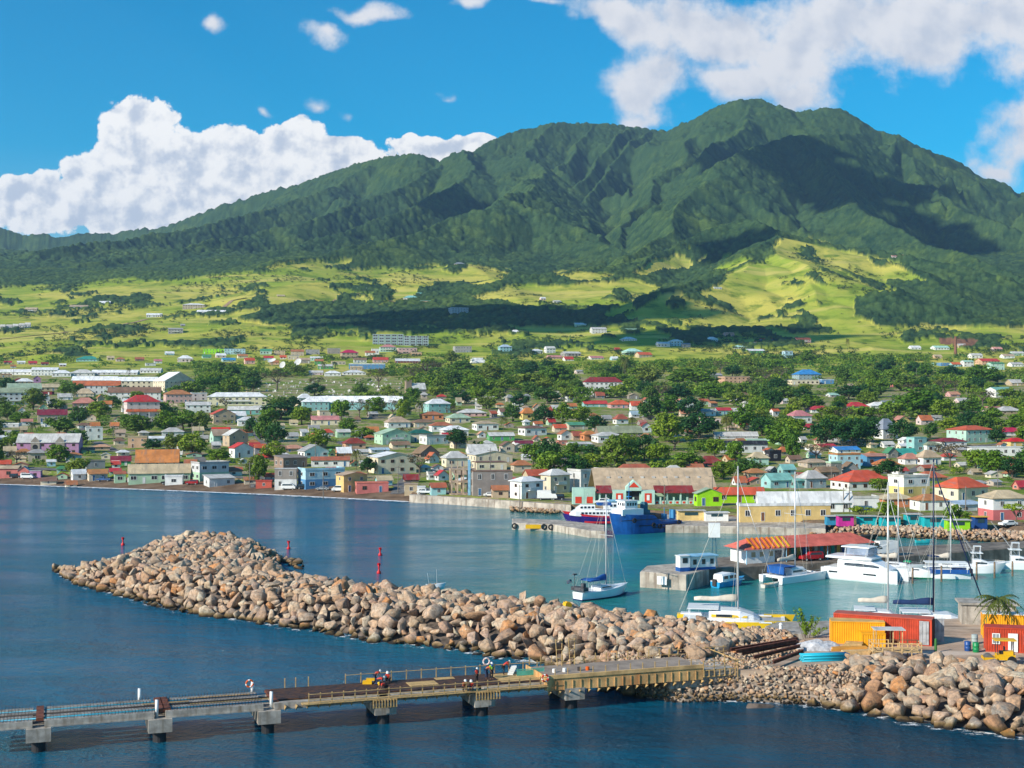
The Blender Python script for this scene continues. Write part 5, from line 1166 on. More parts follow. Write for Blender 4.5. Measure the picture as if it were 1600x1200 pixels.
TXT='''
14 747 30 15 4 g coral tan 5
37 747 17 12 6 e coral grey 5
55 747 18 11 1 f lilac grey 5
121 751 25 11 6 g white white 30
150 752 34 12 6 g cream rust 25
186 755 20 14 4 s palegreen rust
246 756 98 17 13 g palegreen tan 14 .3
271 758 29 13 2 f white white 8
325 752 60 27 2 f palegrey grey 35
340 761 50 13 4 s palegrey palegrey 30
56 722 32 14 6 h beige grey
14 712 22 8 6 g palegrey tan
35 713 26 6 6 h tan rust
113 720 28 9 4 h white rust
187 728 34 8 7 g green maroon 15
180 731 15 3 6 s white red
243 727 72 5 19 g grey terracotta 12 .6
146 733 34 12 2 f grey stone 25
79 729 15 7 3 s sky white
95 739 16 6 5 h mint green
132 744 14 6 4 g cream rust
214 700 32 16 2 f peach tan 10
243 696 27 11 3 g white white
268 685 38 10 7 h palegrey palegrey 15
308 680 20 8 5 g grey tan
344 679 30 4 7 g white crimson 10
342 693 33 13 9 g mint tan 30
366 698 40 18 9 e tan palegrey 38
375 716 38 16 8 e white red 35
397 709 18 10 7 g brown red
78 660 52 12 8 g beige maroon 20
130 643 42 13 9 h brown salmon 15
131 620 32 5 8 h beige tan 10
145 688 30 20 1 f white palegrey
14 668 32 5 3 f palegrey white 8
80 667 34 5 2 f white paleblue 8
17 633 54 20 7 g palegrey olive 24 .5
34 617 56 10 8 g palegrey palegreen 24 .5
149 617 74 15 7 g white terracotta 12 .25
208 626 82 13 8 g white brown 12 .25
147 599 70 5 6 g white white 5 .3
212 607 66 12 6 g cream white 8 .3
275 630 48 14 7 h pink rust 22
309 626 28 11 2 f palepink white
369 634 94 14 7 h paleyellow white 8 .3
307 645 44 12 5 g white palegrey 15
346 662 42 15 8 e tan red 25
371 660 26 11 6 g white white
386 648 62 8 5 g teal palegrey 6 .3
385 666 34 9 6 h white white 15
36 605 31 9 5 h peach white
57 598 13 7 4 e lilac pink
76 611 36 6 5 g tan tan
71 617 22 5 1 f maroon maroon 5
100 625 26 5 5 g white palegrey
8 590 20 5 3 f tan rust
28 600 18 5 4 h white maroon
68 587 44 9 4 g white white 12
24 586 50 5 4 g white white 5 .3
95 589 32 6 5 h white white 12
127 588 42 5 6 h white palegrey 12
179 586 72 4 4 g palegrey white 4 .25
235 583 34 4 4 g white palegrey 5
136 565 40 4 5 h aqua teal 12
11 569 14 3 2 g cream red
32 569 14 3 2 g white white
50 570 15 3 3 g pink red
69 571 13 3 2 g grey maroon
20 575 10 3 2 g white rust
97 573 12 3 2 g palepink white
172 563 13 4 3 g cream tan
187 565 16 4 3 h palepink rust
217 564 16 3 3 g brown rust
246 568 14 4 3 g white pink
234 572 18 4 2 f white grey
264 555 16 3 3 g sky white
288 566 27 6 5 h palepink white 15
333 553 34 8 1 f lime green 10 .4
366 554 34 9 1 f sky blue 10 .4
322 560 16 3 3 g mint green
344 559 18 4 3 g palepink white
356 565 24 3 3 g sky blue
389 569 18 6 4 g pink red
378 560 18 4 3 g cream rust
405 633 21 9 6 g sky white
402 645 14 8 3 g sky palegrey
491 642 46 14 9 h aqua white 14
564 641 130 13 9 g aqua white 6 .16
475 629 26 7 7 h white white
509 650 30 7 3 f cream tan
506 665 48 9 6 g cream pink 12
682 646 43 15 8 h aqua white 24
674 656 38 8 5 h orange rust 15
612 695 58 17 8 e palegreen palegreen 28
655 691 42 14 6 h cream darkgreen 15
677 695 46 13 3 f white grey 30
620 669 42 9 9 h white tan 20
660 668 40 8 5 h cream brown
688 675 38 10 6 h white rust 15
709 682 46 10 7 h white white 15
703 686 26 3 5 s white crimson
715 661 40 8 7 h cream palegreen
736 651 48 6 6 h pink palegrey 12
758 673 42 11 4 h white tan 18
789 649 24 6 5 g white brown
782 689 44 8 5 g green palegrey 10
792 707 24 11 6 e cream brown
611 741 78 26 8 e cream white 26
488 716 50 11 10 e white grey 30
517 714 13 6 6 e yellow green 30
536 713 26 6 8 g orange white 20
552 702 38 9 9 h peach maroon
511 681 18 5 6 h white red
535 684 25 9 4 g palegreen palegrey
581 678 22 4 7 g red terracotta
455 686 22 5 5 g palegrey grey
457 706 36 5 6 h tan salmon
405 711 20 12 5 g grey red
591 708 34 5 3 g white paleblue
624 701 34 6 5 g cream brown
665 714 42 6 12 e brown brown 35
675 724 22 8 9 e white terracotta 35
710 730 42 14 11 h cream palegrey 20
752 710 50 4 11 g white palegrey 12
765 724 72 13 7 e cream palegrey 20
764 736 56 13 1 f cream brown 15
515 730 62 11 5 g white rust 10 .4
532 724 24 3 6 h white crimson
452 732 52 16 3 s brown stone 38
446 765 35 32 1 f stone palegrey 5 .5
500 764 74 29 2 f sky sky 28 .55
548 769 50 26 5 e yellow tan 32
580 771 54 16 1 f coral coral 12 .5
599 759 28 9 6 g aqua tan
412 763 26 11 1 f red red 5
490 742 42 5 4 g grey rust
560 748 24 6 5 h cream rust
768 775 66 38 1 f stone brown 10 .4
642 772 22 15 1 f tan tan 5
658 773 13 12 1 f white white 5
684 774 26 13 6 g aqua rust 12
690 751 22 9 7 e white red 30
673 750 13 10 2 f white palegrey
781 778 27 13 6 g tan rust 8
642 754 25 5 7 g brown maroon 10
717 749 24 8 5 g palegreen tan
415 554 20 6 3 g mint green 10
436 555 19 7 1 f tan grey 10
464 556 22 7 3 g beige rust 10
488 554 23 7 2 f grey grey 10
521 553 22 8 2 f stone grey 10
545 560 30 9 5 h tan crimson 15
578 556 17 5 3 g white rust 10
586 554 13 9 1 f white palegrey 10
605 550 28 8 4 h mint pink 12
635 553 33 9 2 f pink grey 12
722 551 30 10 1 f grey tan 12
789 553 22 11 4 h aqua paleblue 15
746 568 24 2 7 g white white 15
573 577 58 8 2 f blue white 6 .3
556 579 20 5 2 g tan tan 8
636 567 42 3 4 g maroon white 8
594 567 26 5 4 g pink red 10
519 588 28 5 4 h white white 10
493 586 24 4 3 g palepink palegrey 10
552 586 40 4 4 h white white 10
419 563 17 4 3 g sky red 10
442 561 11 3 3 g white red 10
494 564 22 5 2 g mint white 10
498 570 15 6 3 g green rust 10
473 568 24 6 3 g stone tan 10
458 562 20 6 2 f beige grey 10
528 570 24 5 3 f beige tan 10
562 567 22 5 3 g palegrey brown 10
650 556 18 5 2 f peach tan 10
428 570 16 4 3 g peach rust 10
508 577 26 5 3 g green palegrey 10
815 557 18 3 3 g palepink red
838 553 20 5 3 h white white
859 552 18 8 3 g white palegrey
892 557 32 5 3 g grey palegrey
866 561 26 3 3 g pink pink
888 564 18 3 4 g white red
988 555 32 6 5 h mint mint
1006 559 27 5 4 g tan red
931 562 26 3 3 g white pink
964 549 10 3 3 g pink red
960 563 14 3 3 g sky white
905 584 15 4 2 g palepink grey
942 609 62 12 8 h white maroon 8 .35
1148 599 47 10 2 f peach tan 12
1117 591 24 5 3 g grey grey
824 656 24 10 9 h yellow terracotta
808 648 17 6 5 g white palegrey
871 644 26 6 5 g maroon palegrey
929 636 42 5 5 g aqua red 10
968 638 36 6 7 h pink red 10
994 641 20 8 6 g white red 10
832 681 45 12 4 h white brown 24
900 672 38 8 4 g beige green 20
970 663 24 8 8 h white rust 20
991 653 16 6 5 g white paleblue 20
1008 676 20 10 6 e white maroon 20
967 685 76 9 10 g brown olive 14 .35
949 692 48 11 6 h white palegrey 18
883 688 24 10 6 e white rust 25
901 688 18 8 6 g tan rust
920 689 26 10 6 h orange terracotta 22
878 696 17 7 1 f coral rust
905 698 40 4 3 g white palegrey
817 698 36 5 4 g white maroon
809 706 20 8 5 e cream palegrey 15
814 737 32 10 8 h beige rust 15
838 751 42 8 9 g tan terracotta 20
868 771 46 28 10 h cream palegrey 34
919 769 64 32 3 f palegrey palegrey 32
823 780 52 27 8 h white white 36
992 742 60 4 12 h grey rust 10 .4
1053 742 34 4 10 h palegrey palegrey 12
1109 729 44 4 12 h coral maroon 12
1085 737 30 4 7 g brown rust 10
1144 722 28 4 6 g tan terracotta
1158 708 84 14 5 g palegrey black 6 .2
1185 727 32 11 10 h mint tan 12
1184 693 38 3 3 g lime palegreen 6
1150 686 70 5 6 g palegrey palegrey 6 .2
1105 650 28 7 4 g white grey 12
1130 649 27 8 4 g aqua red 12
1157 649 30 7 4 g white palegrey 12
1110 662 32 8 2 f palepink beige_ 10
1180 748 32 9 7 h tan rust 15
1156 758 22 5 8 g white terracotta 15
1107 791 42 20 8 e lime lime_ 8 .5
1155 786 78 15 9 g lime red 4 .2
1258 803 150 20 17 g white white 4 .12
1246 797 104 14 9 f beige grey 6 .2
1226 815 146 24 4 f yellow white 5 .14
1216 763 48 13 10 g aqua aqua 20
1230 742 27 9 7 g aqua aqua 20
1270 763 44 15 13 h bluegrey palegrey 22
1252 763 34 12 2 g teal aqua 20
1350 767 90 14 18 h white red 18
1322 734 46 23 2 f sky rust 15
1364 729 44 16 4 g blue salmon 22
1322 708 46 5 5 g white blue 15
1273 731 46 8 6 h beige tan
1304 745 23 21 2 f stone palegreen 20
1328 743 25 12 9 e grey brown 15
1292 751 40 14 7 g brown brown 20
1209 721 24 15 3 f black black 20
1224 712 20 6 8 h tan terracotta
1291 706 34 8 4 g tan red
1393 716 22 9 8 e stone green 20
1386 731 42 4 9 h tan terracotta 20
1350 797 44 18 3 f white palegrey 6
1400 793 54 13 9 h orange tan 10
1424 776 62 30 2 f white palegrey 24
1454 798 52 16 10 h white rust 10
1508 783 82 20 17 h cream red 30
1455 752 52 4 10 h tan terracotta 20
1572 815 68 36 13 h white tan 12
1596 765 22 5 8 g salmon_ red
1512 801 56 12 3 s palegrey paleblue
1423 726 32 9 9 h white salmon 15
1452 727 38 12 12 h white tan 18
1415 715 34 5 9 g stone teal 10
1434 707 30 23 1 f aqua aqua 25
1456 707 34 12 5 h white olive 20
1485 698 52 8 6 h white maroon 15
1522 693 72 21 7 h mint red 25
1558 713 86 14 1 f white white 4 .2
1588 699 34 9 6 h yellow crimson 15
1580 681 48 6 7 h white crimson 15
1565 621 42 12 4 g white aqua 20
1590 603 30 5 5 g tan palegrey 10
1552 644 28 7 3 f palepink pink 15
1576 647 42 5 7 h tan palegrey 15
1466 657 26 4 4 g white grey 12
1409 665 26 8 7 e yellow salmon 20
1446 664 24 8 7 g palepink terracotta 15
1463 571 12 4 1 f aqua aqua 10
1477 572 20 5 1 f blue sky 10
1493 573 16 4 3 g aqua red 10
1512 573 18 8 2 g white mint 10
1545 571 34 7 4 g peach red 10
1542 577 12 5 1 f lime lime_ 8
1557 578 24 10 2 g mint green 8
1588 573 22 4 3 g white palegrey 10
1262 593 42 8 8 h bluegrey blue 12
1255 601 50 7 1 f cream white 10
1292 600 22 6 2 f blue paleblue 10
1281 645 40 5 6 h white red 12
1338 639 38 4 7 h white red 12
1372 639 34 5 6 h white white 12
1388 635 24 4 5 g palegrey slate 12
1250 662 38 12 9 h white pink 18
1265 672 32 4 6 h white red 18
1211 651 15 9 3 g white red 25
1386 686 38 15 17 h white slate 28
1226 631 12 5 3 g palepink palegrey
1302 620 20 3 3 g palegrey mint
1330 607 18 4 3 g palepink tan
1398 605 12 4 3 g coral salmon
1490 620 22 4 4 g pink salmon
1504 630 24 3 5 g palepink palegrey
122 485 30 6 3 g white cream_ 10
163 477 19 4 3 g white white 10
48 488 20 5 3 g tan tan 10
4 515 8 5 3 g white palegrey 10
14 515 9 5 3 g white palegrey 10
24 514 9 5 3 g white palegrey 10
34 513 9 5 3 g white palegrey 10
43 512 9 5 3 g white palegrey 10
240 496 26 4 3 g white white 10
302 483 38 7 3 h beige white 10
330 492 46 5 3 g palegrey white 6 .3
273 522 26 8 2 g grey grey 15
641 469 26 4 4 h white aqua 12
668 475 27 5 3 f peach aqua 12
716 494 32 13 3 f bluegrey paleblue 18
717 416 18 4 3 h beige slate 10
910 512 28 5 3 g palegreen white 10
935 521 26 7 3 g paleblue_ palegrey 10
983 518 24 4 2 f mint mint 10
982 533 26 3 4 h white white 10
1036 542 22 5 3 g white white 10
1056 541 22 8 3 h sky white 10
1072 543 14 5 2 g grey slate 10
1112 535 20 5 4 h sky white 10
1139 526 17 4 3 g pink salmon 10
1156 545 22 3 3 h white mint 10
1180 552 30 4 3 g green white 10
1170 540 26 5 2 f mint tan 10
1195 536 24 6 2 f blue coral_ 10
1254 537 26 7 3 g pink coral_ 10
1231 559 16 10 2 f sky palegrey 15
1403 403 26 3 3 g palepink pink 8
1430 546 18 3 3 g white white 8
1470 547 26 4 3 g white mint 8
1503 545 14 5 3 g tan palegrey 8
805 523 18 3 5 h white white 10
1465 560 14 3 3 g peach tan 8
1525 560 20 5 3 g white palegrey 8
1558 549 16 4 3 g palepink pink 8
1590 556 22 4 3 g mint palegrey 8
1575 560 20 4 3 g white tan 8
285 510 8 2 2 g grey grey
565 455 16 3 3 g white mint 8
438 464 14 2 2 g tan tan
655 462 10 3 2 g white aqua
1120 452 16 3 2 f palegrey white
870 474 14 3 2 g white palegrey
848 469 10 3 2 g palepink white
'''
AL={'beige_':'tan','lime_':'palegreen','salmon_':'coral','cream_':'tan','paleblue_':'palegrey','coral_':'red'}
AW={'salmon_':'coral','paleblue_':'palegrey'}
NAMED={(246,756):'long pale green warehouse with a wide tan gable roof behind the beach road',(325,752):'flat roofed pale grey two storey building with stained side wall on the beach road',(243,727):'hall with a huge orange terracotta roof behind the beach warehouses',
 (491,642):'aqua school wing with hipped white roof at the left end of the long school',(564,641):'very long aqua school building with white roof below the cemetery',(611,741):'big cream block with white roof behind the yellow beachfront house',(500,764):'sky blue two storey beachfront building with flat roof',
 (548,769):'yellow two storey house between the blue building and the coral one',(580,771):'flat coral pink one storey house on the beach road',(446,765):'stone upper storey over white shop front, left of the blue building',(823,780):'big plain white house with white hipped roof by the sea wall',
 (942,609):'white government house with long maroon hipped roof among the trees',(1107,791):'bright lime green gabled building at the right end of the market',(1155,786):'long lime green building with red roof behind the lime gable',(1226,815):'long yellow customs building with flat white fascia on the quay',
 (1258,803):'white warehouse with long white roof behind the customs building',(1350,767):'large white house with half red, half faded hipped roof',(1386,686):'white house with tall pointed slate roof among dark trees',(1434,707):'aqua block like house with square windows and flat roof',
 (1572,815):'white over coral two storey house with tan hipped roof at the right edge',(1262,593):'house with bright blue hipped roof on the wooded rise',(1508,783):'cream and brick house with broad red hipped roof left of the white and coral house',(612,695):'pale green two storey house with its gable to the sea',
 (333,553):'lime green flat building far up at the edge of the meadows',(366,554):'sky blue flat building right of the far lime green one',(716,494):'pale blue grey villa alone in the shaded hillside scrub',(573,577):'long low blue warehouse with white roof above the cemetery',(1522,693):'pale mint house with twin red hipped roofs above the long white building'}
WORD={'palegrey':'pale grey','palepink':'pale pink','palegreen':'pale green','paleyellow':'pale yellow','bluegrey':'blue grey','paleblue':'pale blue','darkgreen':'dark green','sky':'sky blue'}
for ln in TXT.strip().splitlines():
    q=ln.split(); cx,by,W,wh,rh=[float(v) for v in q[:5]]; t,wl,rf=q[5:8]
    yaw=float(q[8]) if len(q)>8 else 20; r=float(q[9]) if len(q)>9 else .72
    wl=AW.get(wl,wl); rf=AL.get(rf,rf); lb=NAMED.get((int(cx),int(by)))
    w2={(1572,815):'coral',(446,765):'white',(500,764):'blue',(1424,776):'yellow',(325,752):'palegreen'}.get((int(cx),int(by)))
    house(cx,by,W,wh,rh,t,wl,rf,yaw,r,label=lb,wall2=w2,z=2.0 if by>800 and cx>1100 else None,cat='building' if W>60 else 'house',name='building' if W>60 else 'house')
# ---- buildings with features of their own
T,w,d,h=house(74,711,98,20,13,'g','lilac','palegrey',8,.4,label='lilac hall with pale roof and grey gabled porches behind the left beach',cat='building',name='building')
for x in (-w*.2,w*.2):
    gm=MB(); gm.loft([[(x-1.9,y,0),(x+1.9,y,0),(x+1.9,y,h+.2),(x,y,h+2.4),(x-1.9,y,h+.2)] for y in (-d/2-.35,-d/2-.04)]); p=gm.build('porch_gable',wallm('stone'),T)
    MB().bar((x,-d/2-.42,h*.62),(x,-d/2-.36,h*.62),1.1,n=14).build('round_window',DG,p)
T,w,d,h=house(218,661,60,33,11,'h','palepink','red',24,.7,label='pale pink three storey villa with red hipped roof',cat='villa',name='villa')
k=MB(); k.add([(-w/2-.9,-d/2-.9,h*.55),(w/2+.9,-d/2-.9,h*.55),(w/2+.2,-d/2-.05,h*.66),(-w/2-.2,-d/2-.05,h*.66),(-w/2-.9,-d/2-.9,h*.53),(w/2+.9,-d/2-.9,h*.53)],[(0,1,2,3),(4,5,1,0)]); k.build('porch_roof',roofm('red'),T,fix=False)
for x in (-w/2+.3,-w/6,w/6,w/2-.3): MB().bar((x,-d/2-.7,0),(x,-d/2-.7,h*.54),.14,n=6).build('column',WHITE,T)
T,w,d,h=house(268,613,68,18,14,'e','cream','white',38,.9,label='tall cream hall with plain gable end and bright white roof',cat='building',name='building')
for z in (h*.45,h*.97): MB().box(-w/2,w/2,-d/2-.06,-d/2-.005,z,z+.3).build('white_band',WHITE,T)
MB().box(-.15,.15,-d/2-.065,-d/2-.004,h*.45+.31,h*.97-.01).build('white_band',WHITE,T)
# church
p=hit(646,619); s=F/p.y; T=thing('church','dark stone church with a square tower and pale roof beside the cemetery','church',p+Vector((0,6,0)),radians(20))
tw=9/s; MB().box(-6.5,-6.5+tw,-tw/2,tw/2,-1,23/s).build('tower',wallm('brown'),T)
for i in range(4): MB().box(-6.5+(i%2)*(tw-.5),-6+(i%2)*(tw-.5),(-tw/2 if i<2 else tw/2-.5),(-tw/2+.5 if i<2 else tw/2),23/s+.01,23/s+1.2).build('pinnacle',wallm('brown'),T)
n_=MB(); n_.loft([[(x,-3.5,-1),(x,3.5,-1),(x,3.5,11/s),(x,0,20/s),(x,-3.5,11/s)] for x in (-6.5+tw+.01,8)]); n_.build('nave',wallm('stone'),T)
r_=MB(); L_=[(-3.9,11/s-.3),(0,20/s+.15),(3.9,11/s-.3)]
r_.loft([[(x,-3.9,11/s-.3),(x,0,20/s+.05),(x,3.9,11/s-.3),(x,3.9,11/s),(x,0,20/s+.4),(x,-3.9,11/s)] for x in (-6.5+tw+.02,8.3)]); r_.build('roof',roofm('palegrey'),T)
for x in (-1,2,5): o=link('window',WIN[2],T); o.location=(x,-3.52,1.2); o.scale=(1,1,1.6)
# far apartment shell
p=hit(625,540); s=F/p.y; T=thing('apartment_block','grey unfinished apartment block in shade above the town','building',p+Vector((0,8,0)),radians(6)); w=88/s; h=18/s
GRY=wallm('bluegrey')
for i in range(9):
    x=-w/2+w*i/9; hh=h*(1 if i<5 else .86); b=MB().box(x+.3,x+w/9-.3,-5,5,-4,hh); b.build('stair_block' if i%3==0 else 'wing',GRY,T)
    for f in range(4):
        for q in (.3,.65): o=link('window',WIN[1],T); o.location=(x+w/9*q,-5.03,hh*f/4+1.0); o.scale=(1.6,1,1.4)
# market hall and arcade
c=hit(1050,785); s=F/c.y; x0=hit(894,787)
T=thing('market_hall','huge tan roofed market hall with dark red eaves behind the green arcade','building',Vector(((1040-CX)/F*c.y,c.y+16,c.z)),radians(3))
w=222/s; d=17; hh=20/s
wm=MB(); wm.loft([[(x,-d/2,0),(x,d/2,0),(x,d/2,hh),(x,0,hh+5.2),(x,-d/2,hh)] for x in (-w/2+3,w/2-6)]); wm.build('wall',wallm('stone'),T)
rf=MB(); rf.loft([[(x*(1 if y<0 or y>0 else 1),y,z) for y,z in ((-d/2-1.5,hh-.9),(0,hh+5.2),(d/2+1.5,hh-.9),(d/2+1.5,hh-.75),(0,hh+5.45),(-d/2-1.5,hh-.75))] for x in (-w/2,w/2-5)]); ro=rf.build('roof',roofm('tan'),T)
for i in range(9): x=-w/2+4+i*(w-14)/8; MB().box(x,x+.9,-4.6,-4.0,hh+2.5,hh+2.62+.5).build('skylight',roofm('palegrey'),ro)
MB().box(-w/2,w/2-5,-d/2-1.62,-d/2-1.5,hh-1.4,hh-.7).build('fascia',roofm('maroon'),T)
c=hit(990,788); s=F/c.y
T=thing('market_arcade','pale green market arcade with red panels, maroon roofs and a gabled gateway','building',Vector(((990-CX)/F*c.y,c.y+.5,c.z)),radians(0.5)); w=190/s
PG=wallm('mint'); x=-w/2
MB().box(-w/2,w/2,0,.4,0,1.0).build('low_wall',PG,T); n=18
for i in range(n+1):
    x=-w/2+w*i/n; MB().box(x-.22,x+.22,-.1,.5,0,3.2 if i%2==0 else 2.0).build('column',PG,T)
    if i<n and abs(x+w/n/2+.3)>5: MB().box(x+.6,x+w/n-.6,-.08,-.01,.2,.8).build('red_panel',mat('panel_red',(.60,.05,.02)),T)
for a_,b_ in ((-w/2+6.8,-6.1),(6.1,w/2)):
    k=MB(); k.add([(a_,-.6,3.2),(b_,-.6,3.2),(b_,4,4.9),(a_,4,4.9),(a_,-.6,3.4),(b_,-.6,3.4),(b_,4,5.1),(a_,4,5.1)],[(0,3,2,1),(4,5,6,7),(0,1,5,4),(1,2,6,5),(2,3,7,6),(3,0,4,7)]); k.build('arcade_roof',roofm('maroon'),T)
MB().box(-w/2+1,w/2-1,4.1,4.3,0,3.2).build('back_wall',wallm('palegreen'),T)
for a_,b_ in ((-w/2,-w/2+3.2),(-w/2+3.25,-w/2+6.4)): 
    MB().box(a_,b_,-.5,3.9,0,4.6).build('end_block',PG,T); MB().box(a_+.7,b_-.7,-.56,-.51,.3,2.2).build('red_panel',mat('panel_red',(0,0,0)),T)
for a_,b_ in ((-6,-2.2),(2.2,6)): 
    MB().box(a_,b_,-1,2,0,4.0).build('gate_pier',PG,T); q=MB().box(a_+.9,b_-.9,-1.08,-1.01,.4,3.2).build('red_panel',mat('panel_red',(0,0,0)),T); MB().box(a_+1.5,b_-1.5,-1.13,-1.085,1.2,2.7).build('window',WHITE,q)
gt=MB(); gt.loft([[(-2.2,y,3.9),(2.2,y,3.9),(2.2,y,5.0),(0,y,7.0),(-2.2,y,5.0)] for y in (-1.2,2)]); gt.build('gate_gable',PG,T)
MB().add([(-1.5,-1.26,4.9),(1.5,-1.26,4.9),(0,-1.26,6.4),(-1.5,-1.21,4.9),(1.5,-1.21,4.9),(0,-1.21,6.4)],[(0,1,2),(3,5,4),(0,3,4,1),(1,4,5,2),(2,5,3,0)]).build('red_triangle',mat('panel_red',(0,0,0)),T)
MB().box(-2.1,2.1,.5,.6,0,3.88).build('gateway_shade_sheet',mat('gate_shade',(.03,.03,.03)),T)  # near-black sheet: the shade inside the gateway, painted as colour
# unfinished arcade building
c=hit(722,774); s=F/c.y; T=thing('unfinished_building','unfinished building with bare concrete columns and arches on the sea road','building',Vector(((722-CX)/F*c.y,c.y+3.5,c.z)),radians(8)); w=40/s
BC=wallm('peach'); BC=mat('bare_concrete',(.50,.36,.25),var=.2)
for f in range(3):
    MB().box(-w/2,w/2,-3,3,f*3.9-.01 if f else -1,f*3.9+.3).build('floor_slab',BC,T)
    if f<2:
        for i in range(5):
            for y in (-2.8,2.8): x=-w/2+.3+i*(w-.6)/4; MB().box(x-.2,x+.2,y-.2,y+.2,f*3.9+.31,f*3.9+3.88).build('column',BC,T)
for i in range(5): x=-w/2+.3+i*(w-.6)/4; MB().box(x-.18,x+.18,-2.98,-2.62,8.12,10.6).build('column',BC,T)
MB().box(w/2-2.6,w/2-1.8,-3.3,-3.05,0,11).build('pipe_panel',mat('pale_blue',(0,0,0)),T)
# roofless block wall building
c=hit(898,730); s=F/c.y; T=thing('roofless_building','roofless concrete block building with gaps for windows above the white houses','building',Vector(((898-CX)/F*c.y,c.y+4,c.z)),radians(8)); w=74/s; h=14/s
MB().box(-w/2,-w/6,-4,4,-1,h).build('room',wallm('stone'),T); n=11
for i in range(n): x=-w/6+i*(w*.66)/n; MB().box(x,x+w*.03,-3.9,-3.5,-1,h*(.8+.2*((i*7)%3)/2)).build('pier',wallm('brown'),T)
MB().box(-w/6,w/2,-3.92,-3.48,-1,h*.3).build('sill_wall',wallm('brown'),T); MB().box(-w/6,w/2,3.5,3.9,-1,h*.8).build('back_wall',wallm('stone'),T)
for x in (-w*.42,-w*.28): o=link('window',WIN[2],T); o.location=(x,-4.03,h*.35); o.scale=(1.4,1,1.2)
# low walls, chimney, antennas, stalls
def wallrun(x0,y0,x1,y1,hpx,m,label,th=.3,z=None):
    a=hit(x0,y0) if z is None else at(x0,y0,z); b=hit(x1,y1) if z is None else at(x1,y1,z); d=b-a; s=F/a.y; T=MB().box(0,d.length,-th/2,th/2,-1.2,hpx/s).box(-.05,d.length+.05,-th/2-.06,th/2+.06,hpx/s+.003,hpx/s+.12).build('boundary_wall',m); T.location=a; T.rotation_euler=(0,0,math.atan2(d.y,d.x)); tag(T,label,'wall')
wallrun(865,619,962,620,7,wallm('white'),'long white boundary wall below the white government house')
wallrun(110,657,150,656,5,wallm('white'),'low white wall behind the grey house roof left of the pink villa')
wallrun(1425,690,1470,684,4,wallm('cream'),'cream wall winding behind the aqua block like house')
SW=MB(); pts=[]
for px in range(640,893,12): D=float(sh_dist(px)); pts.append(((px-CX)/F*D,D))
SW.loft([[(x,y-1.2,-1.5),(x,y-.9,2.3),(x,y-.3,2.3),(x,y+3.2,2.25),(x,y+3.2,-1.5)] for x,y in pts]); tag(SW.build('sea_wall',QW),'long stained concrete sea wall below the bay road','sea wall')
p=hit(1493,556); T=thing('chimney','tall slender brick chimney of the old sugar works','chimney',p); s=F/p.y
T2=MB().bar((0,0,-2),(0,0,29/s),1.9,1.25,n=12).build('stack',mat('chimney_brick',(.22,.10,.06)),T); MB().bar((0,0,29/s),(0,0,29/s+.9),1.5,1.5,n=12).build('rim',mat('chimney_brick',(0,0,0)),T)
for px,py,r_,lb,tilt in ((425,572,6.5,'widest white dish antenna, tilted flat, left of the other dishes',.5),(442,577,5.5,'white dish antenna seen edge on, between the two large dishes',1.2),(466,574,6.5,'pale grey round dish antenna on the right',1.0)):
    p=hit(px,py); s=F/p.y; T=thing('dish_antenna',lb,'antenna',p,-.5,'dish antennas'); R=r_/s; mb=MB(); rings=[]
    for i in range(6): q=R*i/5+.02; z=R*.28*(i/5)**2; rings.append([(q*cos(a*pi/10),q*sin(a*pi/10),z) for a in range(20)])
    for i in range(5,-1,-1): q=R*i/5+.01; z=R*.28*(i/5)**2-.12; rings.append([(q*cos(a*pi/10),q*sin(a*pi/10),z) for a in range(20)])
    o=mb.loft(rings).build('dish',wallm('palegrey'),T); o.location=(0,0,R*.9+1); o.rotation_euler=(tilt,0,0)
    MB().bar((0,0,-1),(0,0,R*.9+1),.5,.3,n=8).build('mount',CONL,T)
TURQ=mat('turquoise_board',(.01,.42,.46),var=.12,scale=1.2)
def stall(cx,by,W,h,m,label,rm=None):
    p=at(cx,by,2.2); s=F/p.y; w=W/s; T=thing('market_stall',label,'stall',p+Vector((0,1.2,0)),radians(3)); H=h/s
    MB().box(-w/2,w/2,-1.1,1.1,-.4,H).build('wall',m,T); MB().box(-w/2-.3,w/2+.3,-1.6,1.4,H+.003,H+.12).build('roof',rm or roofm('palegrey'),T)
    MB().box(-w/4,w/4,-1.18,-1.105,H*.45,H*.8).build('hatch',mat('hatch_dark',(.02,.06,.07)),T)
stall(1322,820,24,14,mat('magenta_board',(.55,.03,.28)),'magenta pink stall left of the turquoise stalls',roofm('palegreen'))
stall(1300,818,16,11,mat('stall_blue',(.03,.25,.42)),'small blue stall left of the magenta stall')
stall(1356,819,28,12,TURQ,'turquoise stall behind the flat topped tree'); stall(1392,820,30,12,TURQ,'turquoise stall below the orange house')
stall(1428,819,24,15,TURQ,'turquoise stall next to the rocks, second from the right'); stall(1461,822,34,14,TURQ,'bright turquoise stall at the right end of the turquoise row')
stall(1498,827,36,14,mat('lime_board',(.28,.60,.01)),'lime green stall half behind a round tree'); stall(1533,824,20,16,mat('navy_board',(.01,.06,.22)),'dark blue stall with yellow top right of the lime stall',YEL)
stall(1080,811,42,13,mat('customs_yellow',(.70,.50,.20)),'plain pale yellow shed on the quay left of the white tents'); stall(1120,812,36,11,WHITE,'white tent like shed left of the customs building',roofm('white'))
